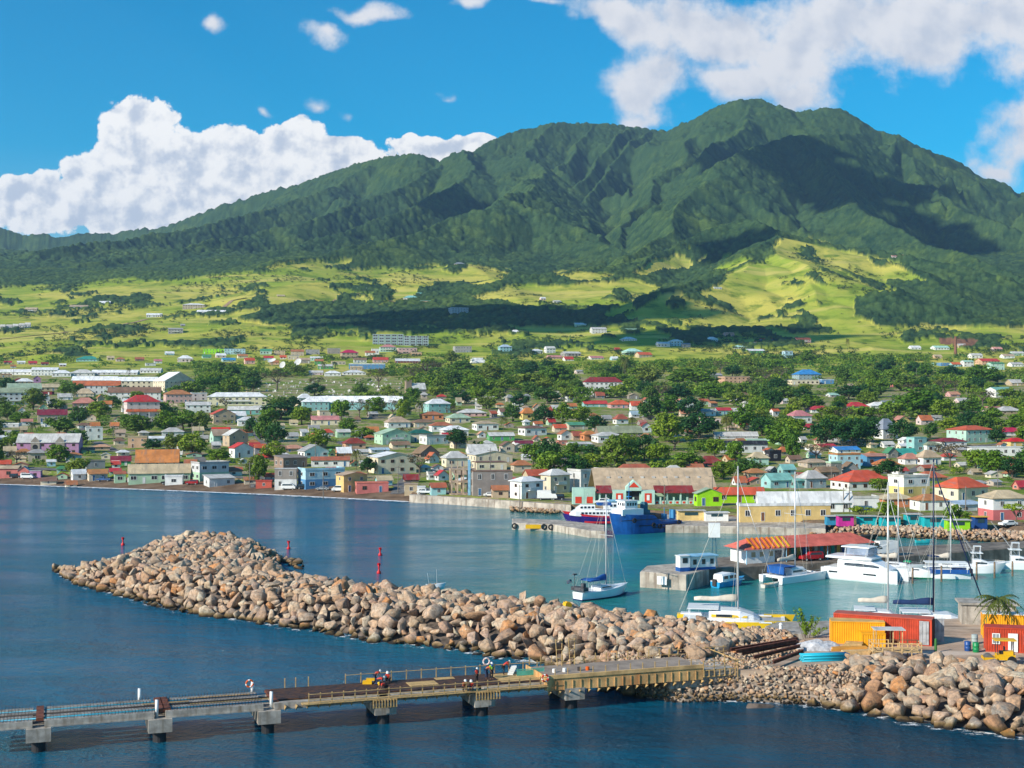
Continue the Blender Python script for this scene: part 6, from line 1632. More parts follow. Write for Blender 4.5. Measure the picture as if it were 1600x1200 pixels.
# cemetery
gm_=[MB().box(-.9,.9,-.4,.4,0,.45).box(-.55,.55,.2,.38,.46,1.3).mesh('gravestone',mat('grave_white',(.70,.68,.64))),MB().box(-.5,.5,-1.1,1.1,0,.6).mesh('gravestone',mat('grave_grey',(.55,.52,.48))),MB().box(-.12,.12,-.12,.12,0,1.6).box(-.5,.5,-.1,.1,1.0,1.2).mesh('gravestone',mat('grave_white',(0,0,0)))]
for i in range(230):
    px=random.uniform(400,628) if i<190 else random.uniform(735,800); py=random.uniform(594,622) if i<190 else random.uniform(618,630)
    o=link('gravestone',gm_[random.randrange(3)]); o.location=hit(px,py); o.rotation_euler=(0,0,random.uniform(-.4,.4)); k=random.uniform(.7,1.2); o.scale=(k,k,k)
    tag(o,'small pale gravestone among the rows in the grassy cemetery' if i<190 else 'small pale gravestone in the grass right of the church','gravestone','cemetery gravestones' if i<190 else 'gravestones right of the church')
# utility poles
PM=mat('pole_wood',(.22,.19,.16),var=.2)
for px,b,t,lb in ((622,770,728,'utility pole beside the coral house on the sea road'),(766,755,700,'utility pole above the cream flat building'),(897,785,746,'utility pole at the left end of the market arcade'),(812,800,757,'slim lamp pole at the left end of the dock'),(1038,788,757,'utility pole before the market gateway'),(1113,786,742,'utility pole behind the lime gabled building'),(1318,800,762,'left pole of the pair by the white warehouse'),(1327,800,760,'right pole of the pair by the white warehouse'),(1299,762,730,'utility pole beside the stone block house'),(1509,800,760,'utility pole before the broad red roof'),(1559,762,733,'thick utility pole left of the dark trees at right'),
     (21,600,566,'tall pole among the pale sheds at the far left'),(242,722,706,'pole before the orange terracotta roof'),(177,690,664,'grey pole left of the big tree below the villa'),(300,690,660,'left pole of the pair right of the grey hipped house'),(312,680,660,'right pole of the pair right of the grey hipped house'),(493,718,690,'pole rising from the grey gable roof'),(505,790,734,'pole in front of the sky blue building'),(1406,760,730,'pole above the white and yellow house'),(910,730,706,'pole beside the roofless building'),(1129,748,722,'pole among trees behind the market roof'),(697,640,615,'pole right of the aqua hipped house'),(512,566,545,'thin mast among the far pale houses'),(1228,590,572,'pole left of the blue hipped roof'),(1432,592,575,'white mast among the trees below the far meadows'),(1510,622,608,'pole left of the white house with aqua roof'),(390,762,722,'pole at the edge of the palms on the beach')):
    p=hit(px,b); s=F/p.y; T=thing('utility_pole',lb,'pole',p,.2); H=(b-t)/s; MB().bar((0,0,-1),(0,0,H),.16,.11,n=7).build('pole',PM,T); MB().box(-1.0,1.0,-.06,.06,H*.93,H*.93+.12).build('crossarm',PM,T)
# small sheds and back houses packed between the larger ones
IR=np.random.default_rng(99); ns=0
for i in range(9000):
    if ns>=210: break
    cx=IR.uniform(5,1590); by=IR.uniform(622,762)
    if cx<330 and by<690 and IR.random()<.25: continue
    if 830<cx<1180 and by>695: continue
    if cx>1180 and by<690: continue
    if 395<cx<640 and by<640: continue
    W=IR.uniform(13,25)*(.6+(by-600)/220)
    if any(abs(hh['cx']-cx)<(hh['W']+W)*.42 and -11<by-hh['by']<8 for hh in HOUSES): continue
    wl=['white','cream','beige','tan','palegrey','white','cream','stone','white','palegreen'][int(IR.integers(10))]; rf=['rust','palegrey','grey','tan','white','terracotta','salmon','brown','red','palegrey'][int(IR.integers(10))]
    house(cx,by,W,IR.uniform(4.5,7),IR.uniform(3,5.5),'gghes'[int(IR.integers(5))],wl,rf,IR.uniform(8,32),IR.uniform(.6,.85),cat='shed',name='shed',floors=1); ns+=1
# roads laid on the land
def ribbon(name,pts,wd,m,lift=.06,kind='structure'):
    P=[]
    for a,b in zip(pts[:-1],pts[1:]):
        n=max(2,int(math.hypot(b[0]-a[0],b[1]-a[1])/4))
        for i in range(n): P.append((a[0]+(b[0]-a[0])*i/n,a[1]+(b[1]-a[1])*i/n))
    P.append(pts[-1]); P=[Vector(p) for p in P]; V=[];Q=[]
    for i,p in enumerate(P):
        d=(P[min(i+1,len(P)-1)]-P[max(i-1,0)]).normalized(); n=Vector((-d.y,d.x)); 
        for k in (-1,-.33,.33,1): q=p+n*(wd/2*k); V.append((q.x,q.y,0))
    V=np.array(V); V[:,2]=ground(V[:,0],V[:,1])+lift
    V[:,2]=np.maximum(V[:,2],np.repeat(V[:,2].reshape(-1,4).max(1),4)-.25)
    for i in range(len(P)-1):
        for k in range(3): a=i*4+k; Q.append((a,a+1,a+5,a+4))
    return tag(link(name,npmesh(name,V,Q,m)),kind=kind)
ASP=mat('asphalt',(.16,.15,.14),var=.2,scale=.4,rough=.95); DIRT=mat('dirt_track',(.38,.25,.15),var=.2,scale=.3,rough=1)
sr=[]
for px in range(-80,1010,30): D=float(sh_dist(px))+(33 if px<650 else 15); sr.append(((px-CX)/F*D,D))
ribbon('shore_road',sr,7,ASP,.10)
for k,pl_ in enumerate([[(336,757),(322,730),(300,700),(180,705),(150,690)],[(402,762),(398,735),(420,700),(396,672),(330,668)],[(620,772),(640,745),(600,720),(560,706),(530,690),(470,690)],[(700,735),(740,712),(800,700),(860,696)],[(1200,735),(1300,742),(1420,738),(1500,700),(1600,690)],[(0,690),(60,688),(140,668)],[(640,660),(700,652),(760,655),(860,640)],[(395,640),(460,648),(560,655),(640,650)],[(820,622),(1000,622),(1060,640)]]):
    ribbon('lane',[tuple(hit(*q)[:2]) for q in pl_],4.5,ASP,.09)
for pl_ in [[(436,497),(470,492),(500,478),(524,470),(536,462),(600,455)],[(606,470),(640,476),(655,488),(664,500)],[(350,480),(362,470),(385,466)],[(0,530),(100,520),(230,499),(330,493)]]:
    ribbon('hill_track',[tuple(hit(*q)[:2]) for q in pl_],6,DIRT,.5)
# ---- labels for the remaining houses: look plus the nearest landmark, then place in the row
LM=[('the lilac hall',74,700),('the orange roofed hall',243,715),('the pink villa',218,640),('the tall cream hall',268,600),('the long aqua school',540,632),('the dark stone church',646,608),('the pale green gabled house',612,685),('the big cream block',611,730),('the sky blue beachfront building',500,750),('the unfinished arcade',722,760),('the big white house',823,768),('the market hall',1050,755),('the lime gabled building',1107,780),('the white government house',942,600),('the customs building',1226,803),('the aqua turret house',1225,750),('the half red roof',1350,750),('the pointed slate roof',1386,668),('the aqua block',1434,692),('the white and coral house',1572,790),('the blue hipped roof',1262,585),('the grey apartment block',625,530),('the brick chimney',1493,545),('the pale sheds',120,578),('the dish antennas',445,566),('the roofless building',898,722),('the long black roof',1158,700),('the twin red roofs',1522,680),('the far lime building',333,548),('the stone upper storey building',446,748),('the long white wall',912,616),('the cemetery',515,608),('the long blue warehouse',573,572),('the green warehouse',246,745),('the white house with aqua roof',1565,612),('the blue grey villa',716,486),('the far terrace of white cottages',24,512)]
used={}
import itertools
def rel(hh,n):
    L=sorted(LM,key=lambda l:math.hypot(l[1]-hh['cx'],(l[2]-(hh['by']-6))*1.6)); out=[]
    for l in L[:n]:
        dx=hh['cx']-l[1]; dy=(hh['by']-6)-l[2]
        v='above' if dy<-6 else 'below' if dy>6 else ''; u='left' if dx<-14 else 'right' if dx>14 else ''
        if v and u: ph=f"{v} and {u} of {l[0]}"
        elif u: ph=f"just {u} of {l[0]}"
        elif v: ph=f"straight {v} {l[0]}"
        else: ph=f"next to {l[0]}"
        out.append(ph)
    return out
pend=[]
for hh in HOUSES:
    if hh['label']: used[hh['label']]=1; continue
    wl=WORD.get(hh['wall'],hh['wall']); rf=WORD.get(hh['roof'],hh['roof'])
    ty={'g':'gabled','e':'gabled','h':'hipped','f':'flat','s':'sloping'}[hh['t']]; st={1:'low',2:'two storey',3:'three storey'}.get(hh['fl'],'tall')
    pend.append((hh,f"{st} {wl} {hh['cat']}, {ty} {rf} roof, {rel(hh,1)[0]}"))
pend.sort(key=lambda q:q[1])
for k_,gr in itertools.groupby(pend,key=lambda q:q[1]):
    gr=list(gr)
    if len(gr)==1: gr[0][0]['o']['label']=k_; continue
    gr.sort(key=lambda q:q[0]['cx']); o_=['leftmost','second','third','fourth','fifth','sixth','seventh']
    for i,q in enumerate(gr):
        q[0]['o']['label']=(('rightmost' if i==len(gr)-1 and i<2 else o_[i])+' '+k_.replace('storey ','')) if i!=1 or len(gr)==2 else 'second from left '+k_.replace('storey ','').replace(' and ',' ')
for hh in HOUSES:
    l=hh['o']['label'].split()
    if len(l)>16: l=[w for w in l if w not in('straight','just','and','low','left,')]
    if len(l)>16: l=[w for w in l if w not in('roof,','pale','from','of')]
    hh['o']['label']=' '.join(l)
# ---------------------------------------------------------------- trees
def leaf_mat(name,cols,rnd=.5):
    m=bpy.data.materials.new(name); m.use_nodes=True; t=m.node_tree; b=t.nodes['Principled BSDF']; out=[n for n in t.nodes if n.type=='OUTPUT_MATERIAL'][0]
    b.inputs['Roughness'].default_value=.6; b.inputs['Specular IOR Level'].default_value=.25
    oi=N(t,'ShaderNodeObjectInfo'); a=N(t,'ShaderNodeAttribute'); a.attribute_name='rnd'; a2=N(t,'ShaderNodeAttribute'); a2.attribute_name='tint'
    r=mth(t,'FRACT',mth(t,'ADD',oi.outputs['Random'],a2.outputs['Fac']))
    cr=N(t,'ShaderNodeValToRGB'); e=cr.color_ramp; t.links.new(r,cr.inputs[0])
    while len(e.elements)<len(cols): e.elements.new(.5)
    for i,(el,c) in enumerate(zip(e.elements,cols)): el.position=i/(len(cols)-1); el.color=(*c,1)
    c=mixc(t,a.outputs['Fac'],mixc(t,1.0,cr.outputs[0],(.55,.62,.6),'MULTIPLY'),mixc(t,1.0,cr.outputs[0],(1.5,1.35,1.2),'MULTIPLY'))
    t.links.new(c,b.inputs['Base Color'])
    tr=N(t,'ShaderNodeBsdfTranslucent'); t.links.new(mixc(t,1.0,c,(1.3,1.4,.6),'MULTIPLY'),tr.inputs[0])
    mx=N(t,'ShaderNodeMixShader'); mx.inputs[0].default_value=.22; t.links.new(b.outputs[0],mx.inputs[1]); t.links.new(tr.outputs[0],mx.inputs[2]); t.links.new(mx.outputs[0],out.inputs[0]); return m
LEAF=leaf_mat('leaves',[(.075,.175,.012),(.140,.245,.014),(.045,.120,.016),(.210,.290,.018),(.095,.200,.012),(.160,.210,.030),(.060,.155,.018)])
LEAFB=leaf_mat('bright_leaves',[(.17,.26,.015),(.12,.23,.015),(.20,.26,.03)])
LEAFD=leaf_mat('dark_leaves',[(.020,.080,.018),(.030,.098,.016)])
LEAFBR=leaf_mat('brown_leaves',[(.085,.075,.04),(.10,.085,.05)])
PALM=leaf_mat('palm_leaves',[(.07,.12,.02),(.16,.15,.025),(.05,.10,.02)])
BARK=mat('bark',(.16,.12,.09),var=.25,scale=2)
def leaves(cent,rad,n,sz,r,up=.35,flat=1.0):
    """n leaf quads over a clump -> verts (4n,3), tone (4n)"""
    d=r.normal(size=(n,3)); d/=np.linalg.norm(d,axis=1)[:,None]
    p=cent+d*rad*(.55+.5*r.random((n,1)))*np.array([1,1,flat])
    nn=d+r.normal(size=(n,3))*.45+np.array([0,0,up]); nn/=np.linalg.norm(nn,axis=1)[:,None]
    a=np.cross(nn,r.normal(size=(n,3))); a/=np.linalg.norm(a,axis=1)[:,None]; b=np.cross(nn,a)
    s=(sz*(.6+.8*r.random((n,1)))); a=a*s; b=b*s*.75
    V=np.stack([p-a,p-b*.9+nn*s*.1,p+a,p+b],1).reshape(-1,3); return V,np.repeat(r.random(n),4)
def crown(seed,nc,nl,rx,rz,zc,cr,sz,top=1.0,flat=.8):
    r=np.random.default_rng(seed); Vs=[];A=[]
    for i in range(nc):
        d=r.normal(size=3); d[2]=abs(d[2])*1.25-.75; d/=np.linalg.norm(d); q=.45+.55*r.random()**.5
        c=np.array([d[0]*rx*q,d[1]*rx*q,zc+d[2]*rz*q]); k=cr*(.65+.7*r.random())
        V,a=leaves(c,k,nl,sz,r,flat=flat); Vs.append(V); A.append(np.clip(a*.7+.3*r.random(),0,1))
    V=np.concatenate(Vs); return V,np.concatenate(A)
def quadmesh(name,V,A,m,extra=None):
    F_=np.arange(len(V)).reshape(-1,4); at_={'rnd':(A,'POINT')}
    if extra is not None: at_['tint']=(extra,'POINT')
    return npmesh(name,V,F_,m,attrs=at_)
def trunkmesh(seed,h,r0,limbs=6,reach=.3):
    r=random.Random(seed); b=MB(); p=Vector((0,0,-.08)); q=Vector((r.uniform(-.03,.03),r.uniform(-.03,.03),h)); b.bar(p,q,r0,r0*.6,n=7)
    for i in range(limbs):
        a=i*6.28/limbs+r.random(); e=q+Vector((cos(a)*reach,sin(a)*reach,reach*(.5+.7*r.random()))); mid=q.lerp(e,.5)+Vector((0,0,.04)); b.bar(q-Vector((0,0,.05)),mid,r0*.5,r0*.33,n=5); b.bar(mid,e,r0*.33,r0*.12,n=4)
    return b.mesh('trunk',BARK)
PROTO={}
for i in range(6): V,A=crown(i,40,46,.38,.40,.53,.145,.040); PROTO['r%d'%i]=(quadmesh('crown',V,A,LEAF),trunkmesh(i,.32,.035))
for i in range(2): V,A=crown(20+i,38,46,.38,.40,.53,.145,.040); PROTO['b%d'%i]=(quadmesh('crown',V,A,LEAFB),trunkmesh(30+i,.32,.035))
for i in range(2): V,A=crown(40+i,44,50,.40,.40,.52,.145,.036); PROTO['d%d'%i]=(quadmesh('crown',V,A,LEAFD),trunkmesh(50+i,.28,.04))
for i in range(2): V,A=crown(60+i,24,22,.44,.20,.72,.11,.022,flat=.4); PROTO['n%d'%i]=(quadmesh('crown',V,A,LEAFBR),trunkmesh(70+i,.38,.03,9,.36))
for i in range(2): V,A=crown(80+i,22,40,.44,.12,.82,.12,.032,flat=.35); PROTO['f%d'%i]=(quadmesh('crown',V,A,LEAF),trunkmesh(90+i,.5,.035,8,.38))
def palmproto(seed):
    r=np.random.default_rng(seed); Vs=[];A=[]; n=17
    for i in range(n):
        a=i*6.283/n+r.random()*.3; up=.35+.8*r.random() if i%3 else -.1; L=.46; pts=[]
        for k in range(9):
            t=k/8; x=L*t*(1-.12*t); z=up*t*.30-.42*t*t*(1.05-.3*up); pts.append(np.array([cos(a)*x,sin(a)*x,z+.78]))
        side=np.array([-sin(a),cos(a),0])
        for k in range(8):
            p,q=pts[k],pts[k+1]; w=.075*(1-abs(k/7-.4)*1.1); d=(q-p)
            for s in (-1,1):
                tip=side*s*w+np.array([0,0,-w*.75])+d*1.1
                Vs.append(np.stack([p,p+d*.9,p+tip+d*.4,p+tip])); A.append(np.full(4,r.random()*(.6 if i%3 else 1)))
    V=np.concatenate(Vs); tr=MB(); P=[(0,0,-.05),(.012,0,.2),(.02,.01,.45),(.01,.01,.78)]
    for k in range(3): tr.bar(P[k],P[k+1],.022-.003*k,.019-.003*k,n=7)
    return (quadmesh('fronds',V,np.concatenate(A),PALM),tr.mesh('trunk',BARK))
for i in range(3): PROTO['p%d'%i]=palmproto(200+i)
TR=np.random.default_rng(77); NT=[0]; TREES=[]
LBL={'r':('broadleaf_tree','tree'),'b':('broadleaf_tree','tree'),'d':('broadleaf_tree','tree'),'n':('acacia_tree','tree'),'f':('flat_topped_tree','tree'),'p':('palm_tree','palm')}
def tree(cx,by,W,H,kind,label=None,group=None,p=None):
    p=p if p is not None else hit(cx,by); s=F/p.y; ks=[k for k in PROTO if k[0]==kind]; k=ks[int(TR.integers(len(ks)))]
    nm,ct=LBL[kind]; T=thing(nm,label,ct,p+Vector((0,W/s*.3,0)),TR.random()*6.28,group); a=W/s*1.12; T.scale=(a,a,H/s*1.1)
    link(PROTO[k][0].name.split('.')[0],PROTO[k][0],T); link('trunk',PROTO[k][1],T); TREES.append((cx,by,W,H,kind,T,p.y)); return T
TT='''8 657 26 26 r|48 642 40 34 r|85 641 30 17 r|88 680 48 28 r|15 704 36 30 b|150 652 40 24 r|22 729 38 25 n|119 747 38 32 b|138 713 24 13 d|172 637 26 18 r|213 680 50 30 r|256 657 38 28 r|255 678 38 34 r|284 674 42 34 b|312 674 32 30 r|236 704 30 18 d|268 706 38 28 r|298 714 46 36 r|302 729 28 16 b|315 614 32 26 r|345 612 38 23 d|356 664 28 14 r|370 728 22 20 b|395 744 24 30 r|393 682 26 30 d|178 680 22 20 d|196 668 26 20 r|60 745 20 10 r|90 700 24 14 d|5 720 14 14 r|165 668 22 18 b
412 692 36 40 r|430 702 36 42 d|425 720 38 28 r|403 757 28 44 r|436 657 60 28 d|420 662 30 24 r|470 664 34 30 b|495 702 42 30 r|532 657 34 34 b|522 640 24 20 r|585 650 38 28 r|612 654 36 28 n|630 657 26 32 r|574 742 26 26 d|655 744 46 34 n|712 702 34 32 d|566 686 38 18 b|675 577 38 18 b|722 584 40 20 r|705 607 42 28 r|740 614 38 30 b|765 602 46 32 r|790 614 34 28 r|430 610 48 32 n|590 608 36 32 n|665 588 60 24 n|490 619 34 20 d|462 587 30 16 r|500 596 28 12 d|550 598 26 12 b|575 597 22 11 b|760 640 30 20 r|690 612 30 26 r|720 632 32 20 d|800 660 28 26 r|745 700 22 18 b
826 607 52 26 b|875 604 46 34 r|820 592 30 18 d|848 592 26 16 r|855 632 42 26 r|812 637 30 22 d|880 664 32 32 r|906 664 36 30 b|850 664 38 30 d|932 676 36 26 d|833 727 42 34 r|858 730 38 44 d|895 717 32 24 r|925 720 32 24 d|968 738 64 56 r|1008 722 44 42 d|1045 692 54 44 r|1095 686 64 40 d|1030 724 44 32 b|1078 734 50 28 r|1058 737 36 20 b|1018 657 44 36 r|1046 650 46 32 r|1080 652 42 32 d|1085 605 84 28 r|1015 602 46 30 r|1005 592 42 22 b|1165 674 48 40 r|1192 682 36 30 d|1150 724 30 36 b|1172 744 48 26 r|1110 750 32 14 b|942 622 30 16 r|1055 706 60 22 f|890 628 30 22 r|960 612 22 20 d|1110 628 50 26 r|1060 628 46 26 d|1150 636 44 24 b|1100 706 30 18 r
1226 702 52 38 r|1295 697 48 42 d|1335 700 54 46 d|1358 692 40 34 d|1280 722 54 28 n|1240 720 24 40 r|1415 692 46 36 d|1456 687 22 26 r|1392 748 46 28 d|1490 732 58 40 n|1530 737 46 36 b|1556 744 50 38 r|1586 748 36 32 d|1377 769 34 22 b|1353 826 40 32 f|1388 818 34 36 b|1500 828 42 38 b|1592 828 36 38 f|1560 692 28 24 d|1440 652 72 42 r|1400 657 46 32 b|1480 657 42 32 r|1540 602 52 30 r|1490 594 40 22 d|1515 620 28 26 b|1240 682 50 30 b|1300 662 50 26 r|1270 640 46 22 r|1330 626 46 24 d|1230 628 44 24 r|1370 612 40 22 b|1420 612 46 24 r|1460 640 40 26 d|1520 650 46 24 r|1550 660 40 24 b|1350 660 50 26 b|1320 680 44 22 r|1210 640 34 30 d|1200 600 36 24 n|1580 626 34 20 r'''
for q in TT.replace('\n','|').split('|'):
    cx,by,W,H,k=q.split(); TREES.append((float(cx),float(by),float(W),float(H),k))
man=TREES; TREES=[]; 
SH=[]
def rect_hit(cx,by,W,H,D):
    for hh in HOUSES:
        if hh['D']>D-2:   # the tree would stand in front
            x0,x1=hh['cx']-hh['W']/2,hh['cx']+hh['W']/2; y0,y1=hh['top'],hh['by']
            ix=max(0,min(x1,cx+W*.45)-max(x0,cx-W*.45)); iy=max(0,min(y1,by)-max(y0,by-H))
            if ix*iy>.22*(x1-x0)*(y1-y0): return True
        elif abs(hh['cx']-cx)<hh['W']*.4 and abs(hh['by']-by)<4: return True
    return False
cand=[]
for i in range(9000):
    cx=TR.uniform(-20,1620); by=TR.uniform(566,756)
    dens=1.0
    if by>690: dens=.42 if cx<820 or cx>1180 else .6
    if by>760 or (cx<330 and by<612 and by>575): dens=.35
    if 395<cx<640 and 590<by<634: dens=.03
    if by<585: dens*=.6
    if TR.random()>dens: continue
    s=(by-556)/100; W=TR.uniform(13,24)+s*14; H=W*TR.uniform(.62,.9)
    cand.append((cx,by,W,H))
acc=[(m[0],m[1],m[2],m[3]) for m in man]; fill=[]
for (cx,by,W,H) in cand:
    if any(abs(a[0]-cx)<(a[2]+W)*.27 and abs(a[1]-by)<(5+(by-556)*.06) for a in acc): continue
    p=hit(cx,by)
    if by>760: continue
    if rect_hit(cx,by,W,H,p.y): continue
    acc.append((cx,by,W,H)); fill.append((cx,by,W,H,p))
allt=[(m[0],m[1],m[2],m[3],m[4],None) for m in man]+[(f[0],f[1],f[2],f[3],'rrrdbbrn'[int(TR.integers(8))],f[4]) for f in fill]
allt.sort(key=lambda a:-a[2]*a[3]); ind=allt[:292]; more=allt[292:]
DES={'r':'leafy mid green tree','b':'bright yellow green tree','d':'dense dark green tree','n':'brownish thin leaved tree','f':'flat topped layered tree'}
pl=[]
for a in ind:
    T=tree(a[0],a[1],a[2],a[3],a[4],p=a[5]); D=T.location.y
    pl.append((T,a))
cnt={}
for T,a in pl:
    L=sorted(LM,key=lambda l:math.hypot(l[1]-a[0],(l[2]-(a[1]-a[3]/2))*1.6))[0]; dx=a[0]-L[1]; dy=(a[1]-a[3]/2)-L[2]
    v='above' if dy<-10 else 'below' if dy>10 else ''; u='left' if dx<-16 else 'right' if dx>16 else ''
    ph=(f'{v} and {u} of ' if v and u else f'{u} of ' if u else f'{v} ' if v else 'beside ')+L[0]
    T['label']=f"{DES[a[4]]} {ph}"; cnt.setdefault(T['label'],[]).append((a[0],T))
sz_={}
for l,ts in cnt.items():
    if len(ts)==1: continue
    ts.sort(key=lambda t:t[0]); 
    if len(ts)==2: ts[0][1]['label']='left '+l; ts[1][1]['label']='right '+l
    else:
        w_=['leftmost','second from left','third from left','fourth from left','fifth from left','sixth from left']
        for i,(x,T) in enumerate(ts): T['label']=('rightmost ' if i==len(ts)-1 else (w_[i]+' ') if i<6 else f'number {i+1} from left ')+l
for T,a in pl:
    l=T['label'].split()
    if len(l)>16: T['label']=' '.join(w for w in l if w not in('leafy','dense','leaved','layered'))
for T,a in pl: T['group']='trees among the houses of the town'
PP=[(115,633,15,26,'palm before the brown hipped house roof'),(48,682,18,24,'palm above the lilac hall at left'),(100,617,16,22,'brownish palm beside the white terraced houses'),(556,735,20,34,'yellowing palm left of the big cream block'),(655,652,22,26,'palm left of the aqua hipped house'),(787,674,18,24,'palm among white houses above the arcade'),(505,582,12,18,'palm near the far dish antennas'),(523,582,12,18,'palm right of its twin near the dishes'),(1137,684,26,36,'tall palm right of the dense dark round tree'),(988,672,18,22,'yellow palm below the white government house'),(1227,611,18,18,'palm below the blue hipped house'),(1205,607,16,20,'palm left of the blue hipped house'),(1443,652,16,20,'slim palm in the dark trees right of centre'),(404,748,20,30,'palm on the beach left of the stone building'),(392,757,16,22,'lower palm on the beach before the red gate'),(698,772,16,22,'small palm beside the unfinished arcade'),(977,598,22,42,'very tall thin palm behind the white government house'),(1090,600,16,20,'palm right of the wide tree crown'),(1178,622,16,22,'palm left of the blue roof among trees'),(573,656,14,22,'slim palm below the long aqua school'),(200,588,10,14,'small palm above the white terrace roofs'),(1325,548,8,20,'far palm left of the chimney'),(1378,770,20,20,'palm in front of the white and yellow house')]
for cx,by,W,H,l in PP: tree(cx,by,W,H,'p',l,'palms in the town')
# the rest of the greenery
def clumps(name,items,mat_,label,nl=64,seed=5,cat='shrubs'):
    r=np.random.default_rng(seed); protos=[]
    for i in range(10):
        Vs=[];A=[]
        for k in range(5):
            c=np.array([r.normal()*.22,r.normal()*.22,.38+.22*r.random()]); V,a=leaves(c,.24,nl//5,.085,r,flat=.9); Vs.append(V);A.append(a)
        protos.append((np.concatenate(Vs),np.concatenate(A)))
    OV=[];OA=[];OT=[]
    for (x,y,z,w,h) in items:
        V,a=protos[int(r.integers(10))]; t=r.random()*6.28; c_,s_=cos(t),sin(t); R=np.array([[c_*w,s_*w,0],[-s_*w,c_*w,0],[0,0,h]])
        OV.append(V@R+np.array([x,y,z-.1*h])); OA.append(a); OT.append(np.full(len(V),r.random()))
    V=np.concatenate(OV); me=quadmesh(name,V,np.concatenate(OA),mat_,np.concatenate(OT)); return tag(link(name,me),label,cat,kind='stuff')
it=[]
for a in more: p=a[5] if a[5] is not None else hit(a[0],a[1]); s=F/p.y; it.append((p.x,p.y+2,p.z,a[2]/s,a[3]/s))
n_=0
XX=TR.uniform(-.40,.40,21000); YY=np.concatenate([TR.uniform(470,900,11000),TR.uniform(900,1480,10000)]); X=XX*YY
gz=ground(X,YY); dn=fbm(X/70,YY/110,3)
for x,y,z,q in zip(X,YY,gz,dn):
    px=CX+F*x/y; py=HY-F*(z-CAMZ)/y
    if q<(.40 if y<1300 else .45) or py>764 or y<sh_dist(px)+42: continue
    if 395<px<640 and 590<py<632: continue
    if any(abs(hh['cx']-px)<hh['W']*.55+3 and -3<py-hh['top']<(hh['by']-hh['top'])+6 for hh in HOUSES): continue
    w=TR.uniform(3.2,8.5)*(1 if y>640 else .75)
    if TR.random()<.42 and y>sh_dist(px)+55:
        w=TR.uniform(8,14); s=F/y
        if rect_hit(px,py,w*s,w*s*.8,y): continue
    it.append((x,y,z,w,w*TR.uniform(.65,.9)))
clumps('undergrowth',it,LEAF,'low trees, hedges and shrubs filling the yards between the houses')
# scrub on the open slopes
N2=26000; YY=TR.uniform(1430,2750,N2); X=TR.uniform(-.42,.42,N2)*YY; gz=ground(X,YY); cv=cover(X,YY,gz); dn=fbm(X/60+5,YY/80+2,4); px=CX+F*X/YY; py=HY-F*(gz-CAMZ)/YY
it=[]
for x,y,z,c,q,pxx,pyy in zip(X,YY,gz,cv,dn,px,py):
    th=.61 if pyy<512 else .54
    if 560<pxx<1000 and 480<pyy<545: th=.50
    if c<.5: 
        if TR.random()>.25: continue
    elif q<th and TR.random()>.012: continue
    w=TR.uniform(3.5,8.5)*(1 if TR.random()<.85 else 1.4); it.append((x,y,z,w,w*TR.uniform(.5,.85)))
    if len(it)>7500: break
clumps('hillside_scrub',it,leaf_mat('scrub_leaves',[(.030,.070,.012),(.055,.105,.016),(.022,.055,.014),(.080,.105,.022)]),'scattered bushes and low trees on the green slopes above the town',nl=40,seed=9)
HP=[]
# plants on the yard side
p=at(1262,997,3); T=thing('shrub','tall bright green leggy shrub behind the scrap heap on the yard','shrub',p); r=np.random.default_rng(4); Vs=[];A=[];st=MB()
for i in range(12):
    e=Vector((r.normal()*1.5,r.normal()*.6,1.2+r.random()*2.6)); st.bar((e.x*.3,0,-.2),e,.04,.02,n=4)
    for k in range(5): V,a=leaves(np.array(e)*(.45+.13*k)*np.array([1,1,1]),.3,16,.12,r); Vs.append(V);A.append(a)
link('foliage',quadmesh('foliage',np.concatenate(Vs),np.concatenate(A),LEAFB),T); st.build('stems',BARK,T)
p=at(1592,1012,3); T=thing('palm_tree','broad low palm behind the red container at the right edge','palm',p+Vector((0,7,0)),.4); T.scale=(7.5,7.5,6.4); link('fronds',PROTO['p0'][0],T); link('trunk',PROTO['p0'][1],T)
# ---------------------------------------------------------------- things on the yard
def corr(mb,L,H,y,step=.28,dep=.045,side=-1,x0=0,z0=.1):
    """corrugated sheet along x"""
    n=int(L/step); pts=[]
    for i in range(n):
        x=x0+i*step
        pts+=[(x,y),(x+step*.35,y),(x+step*.5,y-side*dep),(x+step*.85,y-side*dep)]
    pts.append((x0+L,y)); V=[];Fq=[]
    for (x,yy) in pts: V+=[(x,yy,z0),(x,yy,z0+H)]
    for i in range(len(pts)-1): a=i*2; Fq.append((a,a+2,a+3,a+1))
    mb.add(V,Fq)
def container(c,rz,L,H,m,roofm_,label,open_end=False,name='shipping_container'):
    T=thing(name,label,'container',c,rz); w=2.44
    b=MB(); b.box(.06,L-.06,.06,w-.06,.12,H-.08); corr(b,L-.2,H-.3,-.0,side=-1,x0=.1,z0=.15); corr(b,L-.2,H-.3,w,side=1,x0=.1,z0=.15)
    for x in (0,L-.12):
        for y in (-.02,w-.10): b.box(x,x+.12,y,y+.12,0,H)
    b.box(0,L,-.03,.1,H-.12,H).box(0,L,w-.1,w+.03,H-.12,H).box(0,L,-.03,.1,0,.16)
    b.build('body',m,T,fix=False); MB().box(-.02,L+.02,-.04,w+.04,H+.003,H+.06).build('roof',roofm_,T); return T
CRED=mat('container_red',(.50,.055,.02),rough=.55,var=.12,scale=.7,streak=((2,2,.3),(.30,.04,.02),.55,.75)); CYEL=mat('container_yellow',(.82,.36,.01),rough=.5,var=.06)
a=at(1456,1010,3); L=12.2; th=radians(-25); c=a-Vector((cos(th),sin(th),0))*L
T=container(c,th,L,3.3,CRED,mat('faded_red',(.42,.10,.07)),'long red corrugated container with its grey doors open beside the timber stand')
DRG=mat('door_grey',(.36,.36,.37),var=.2,scale=1)
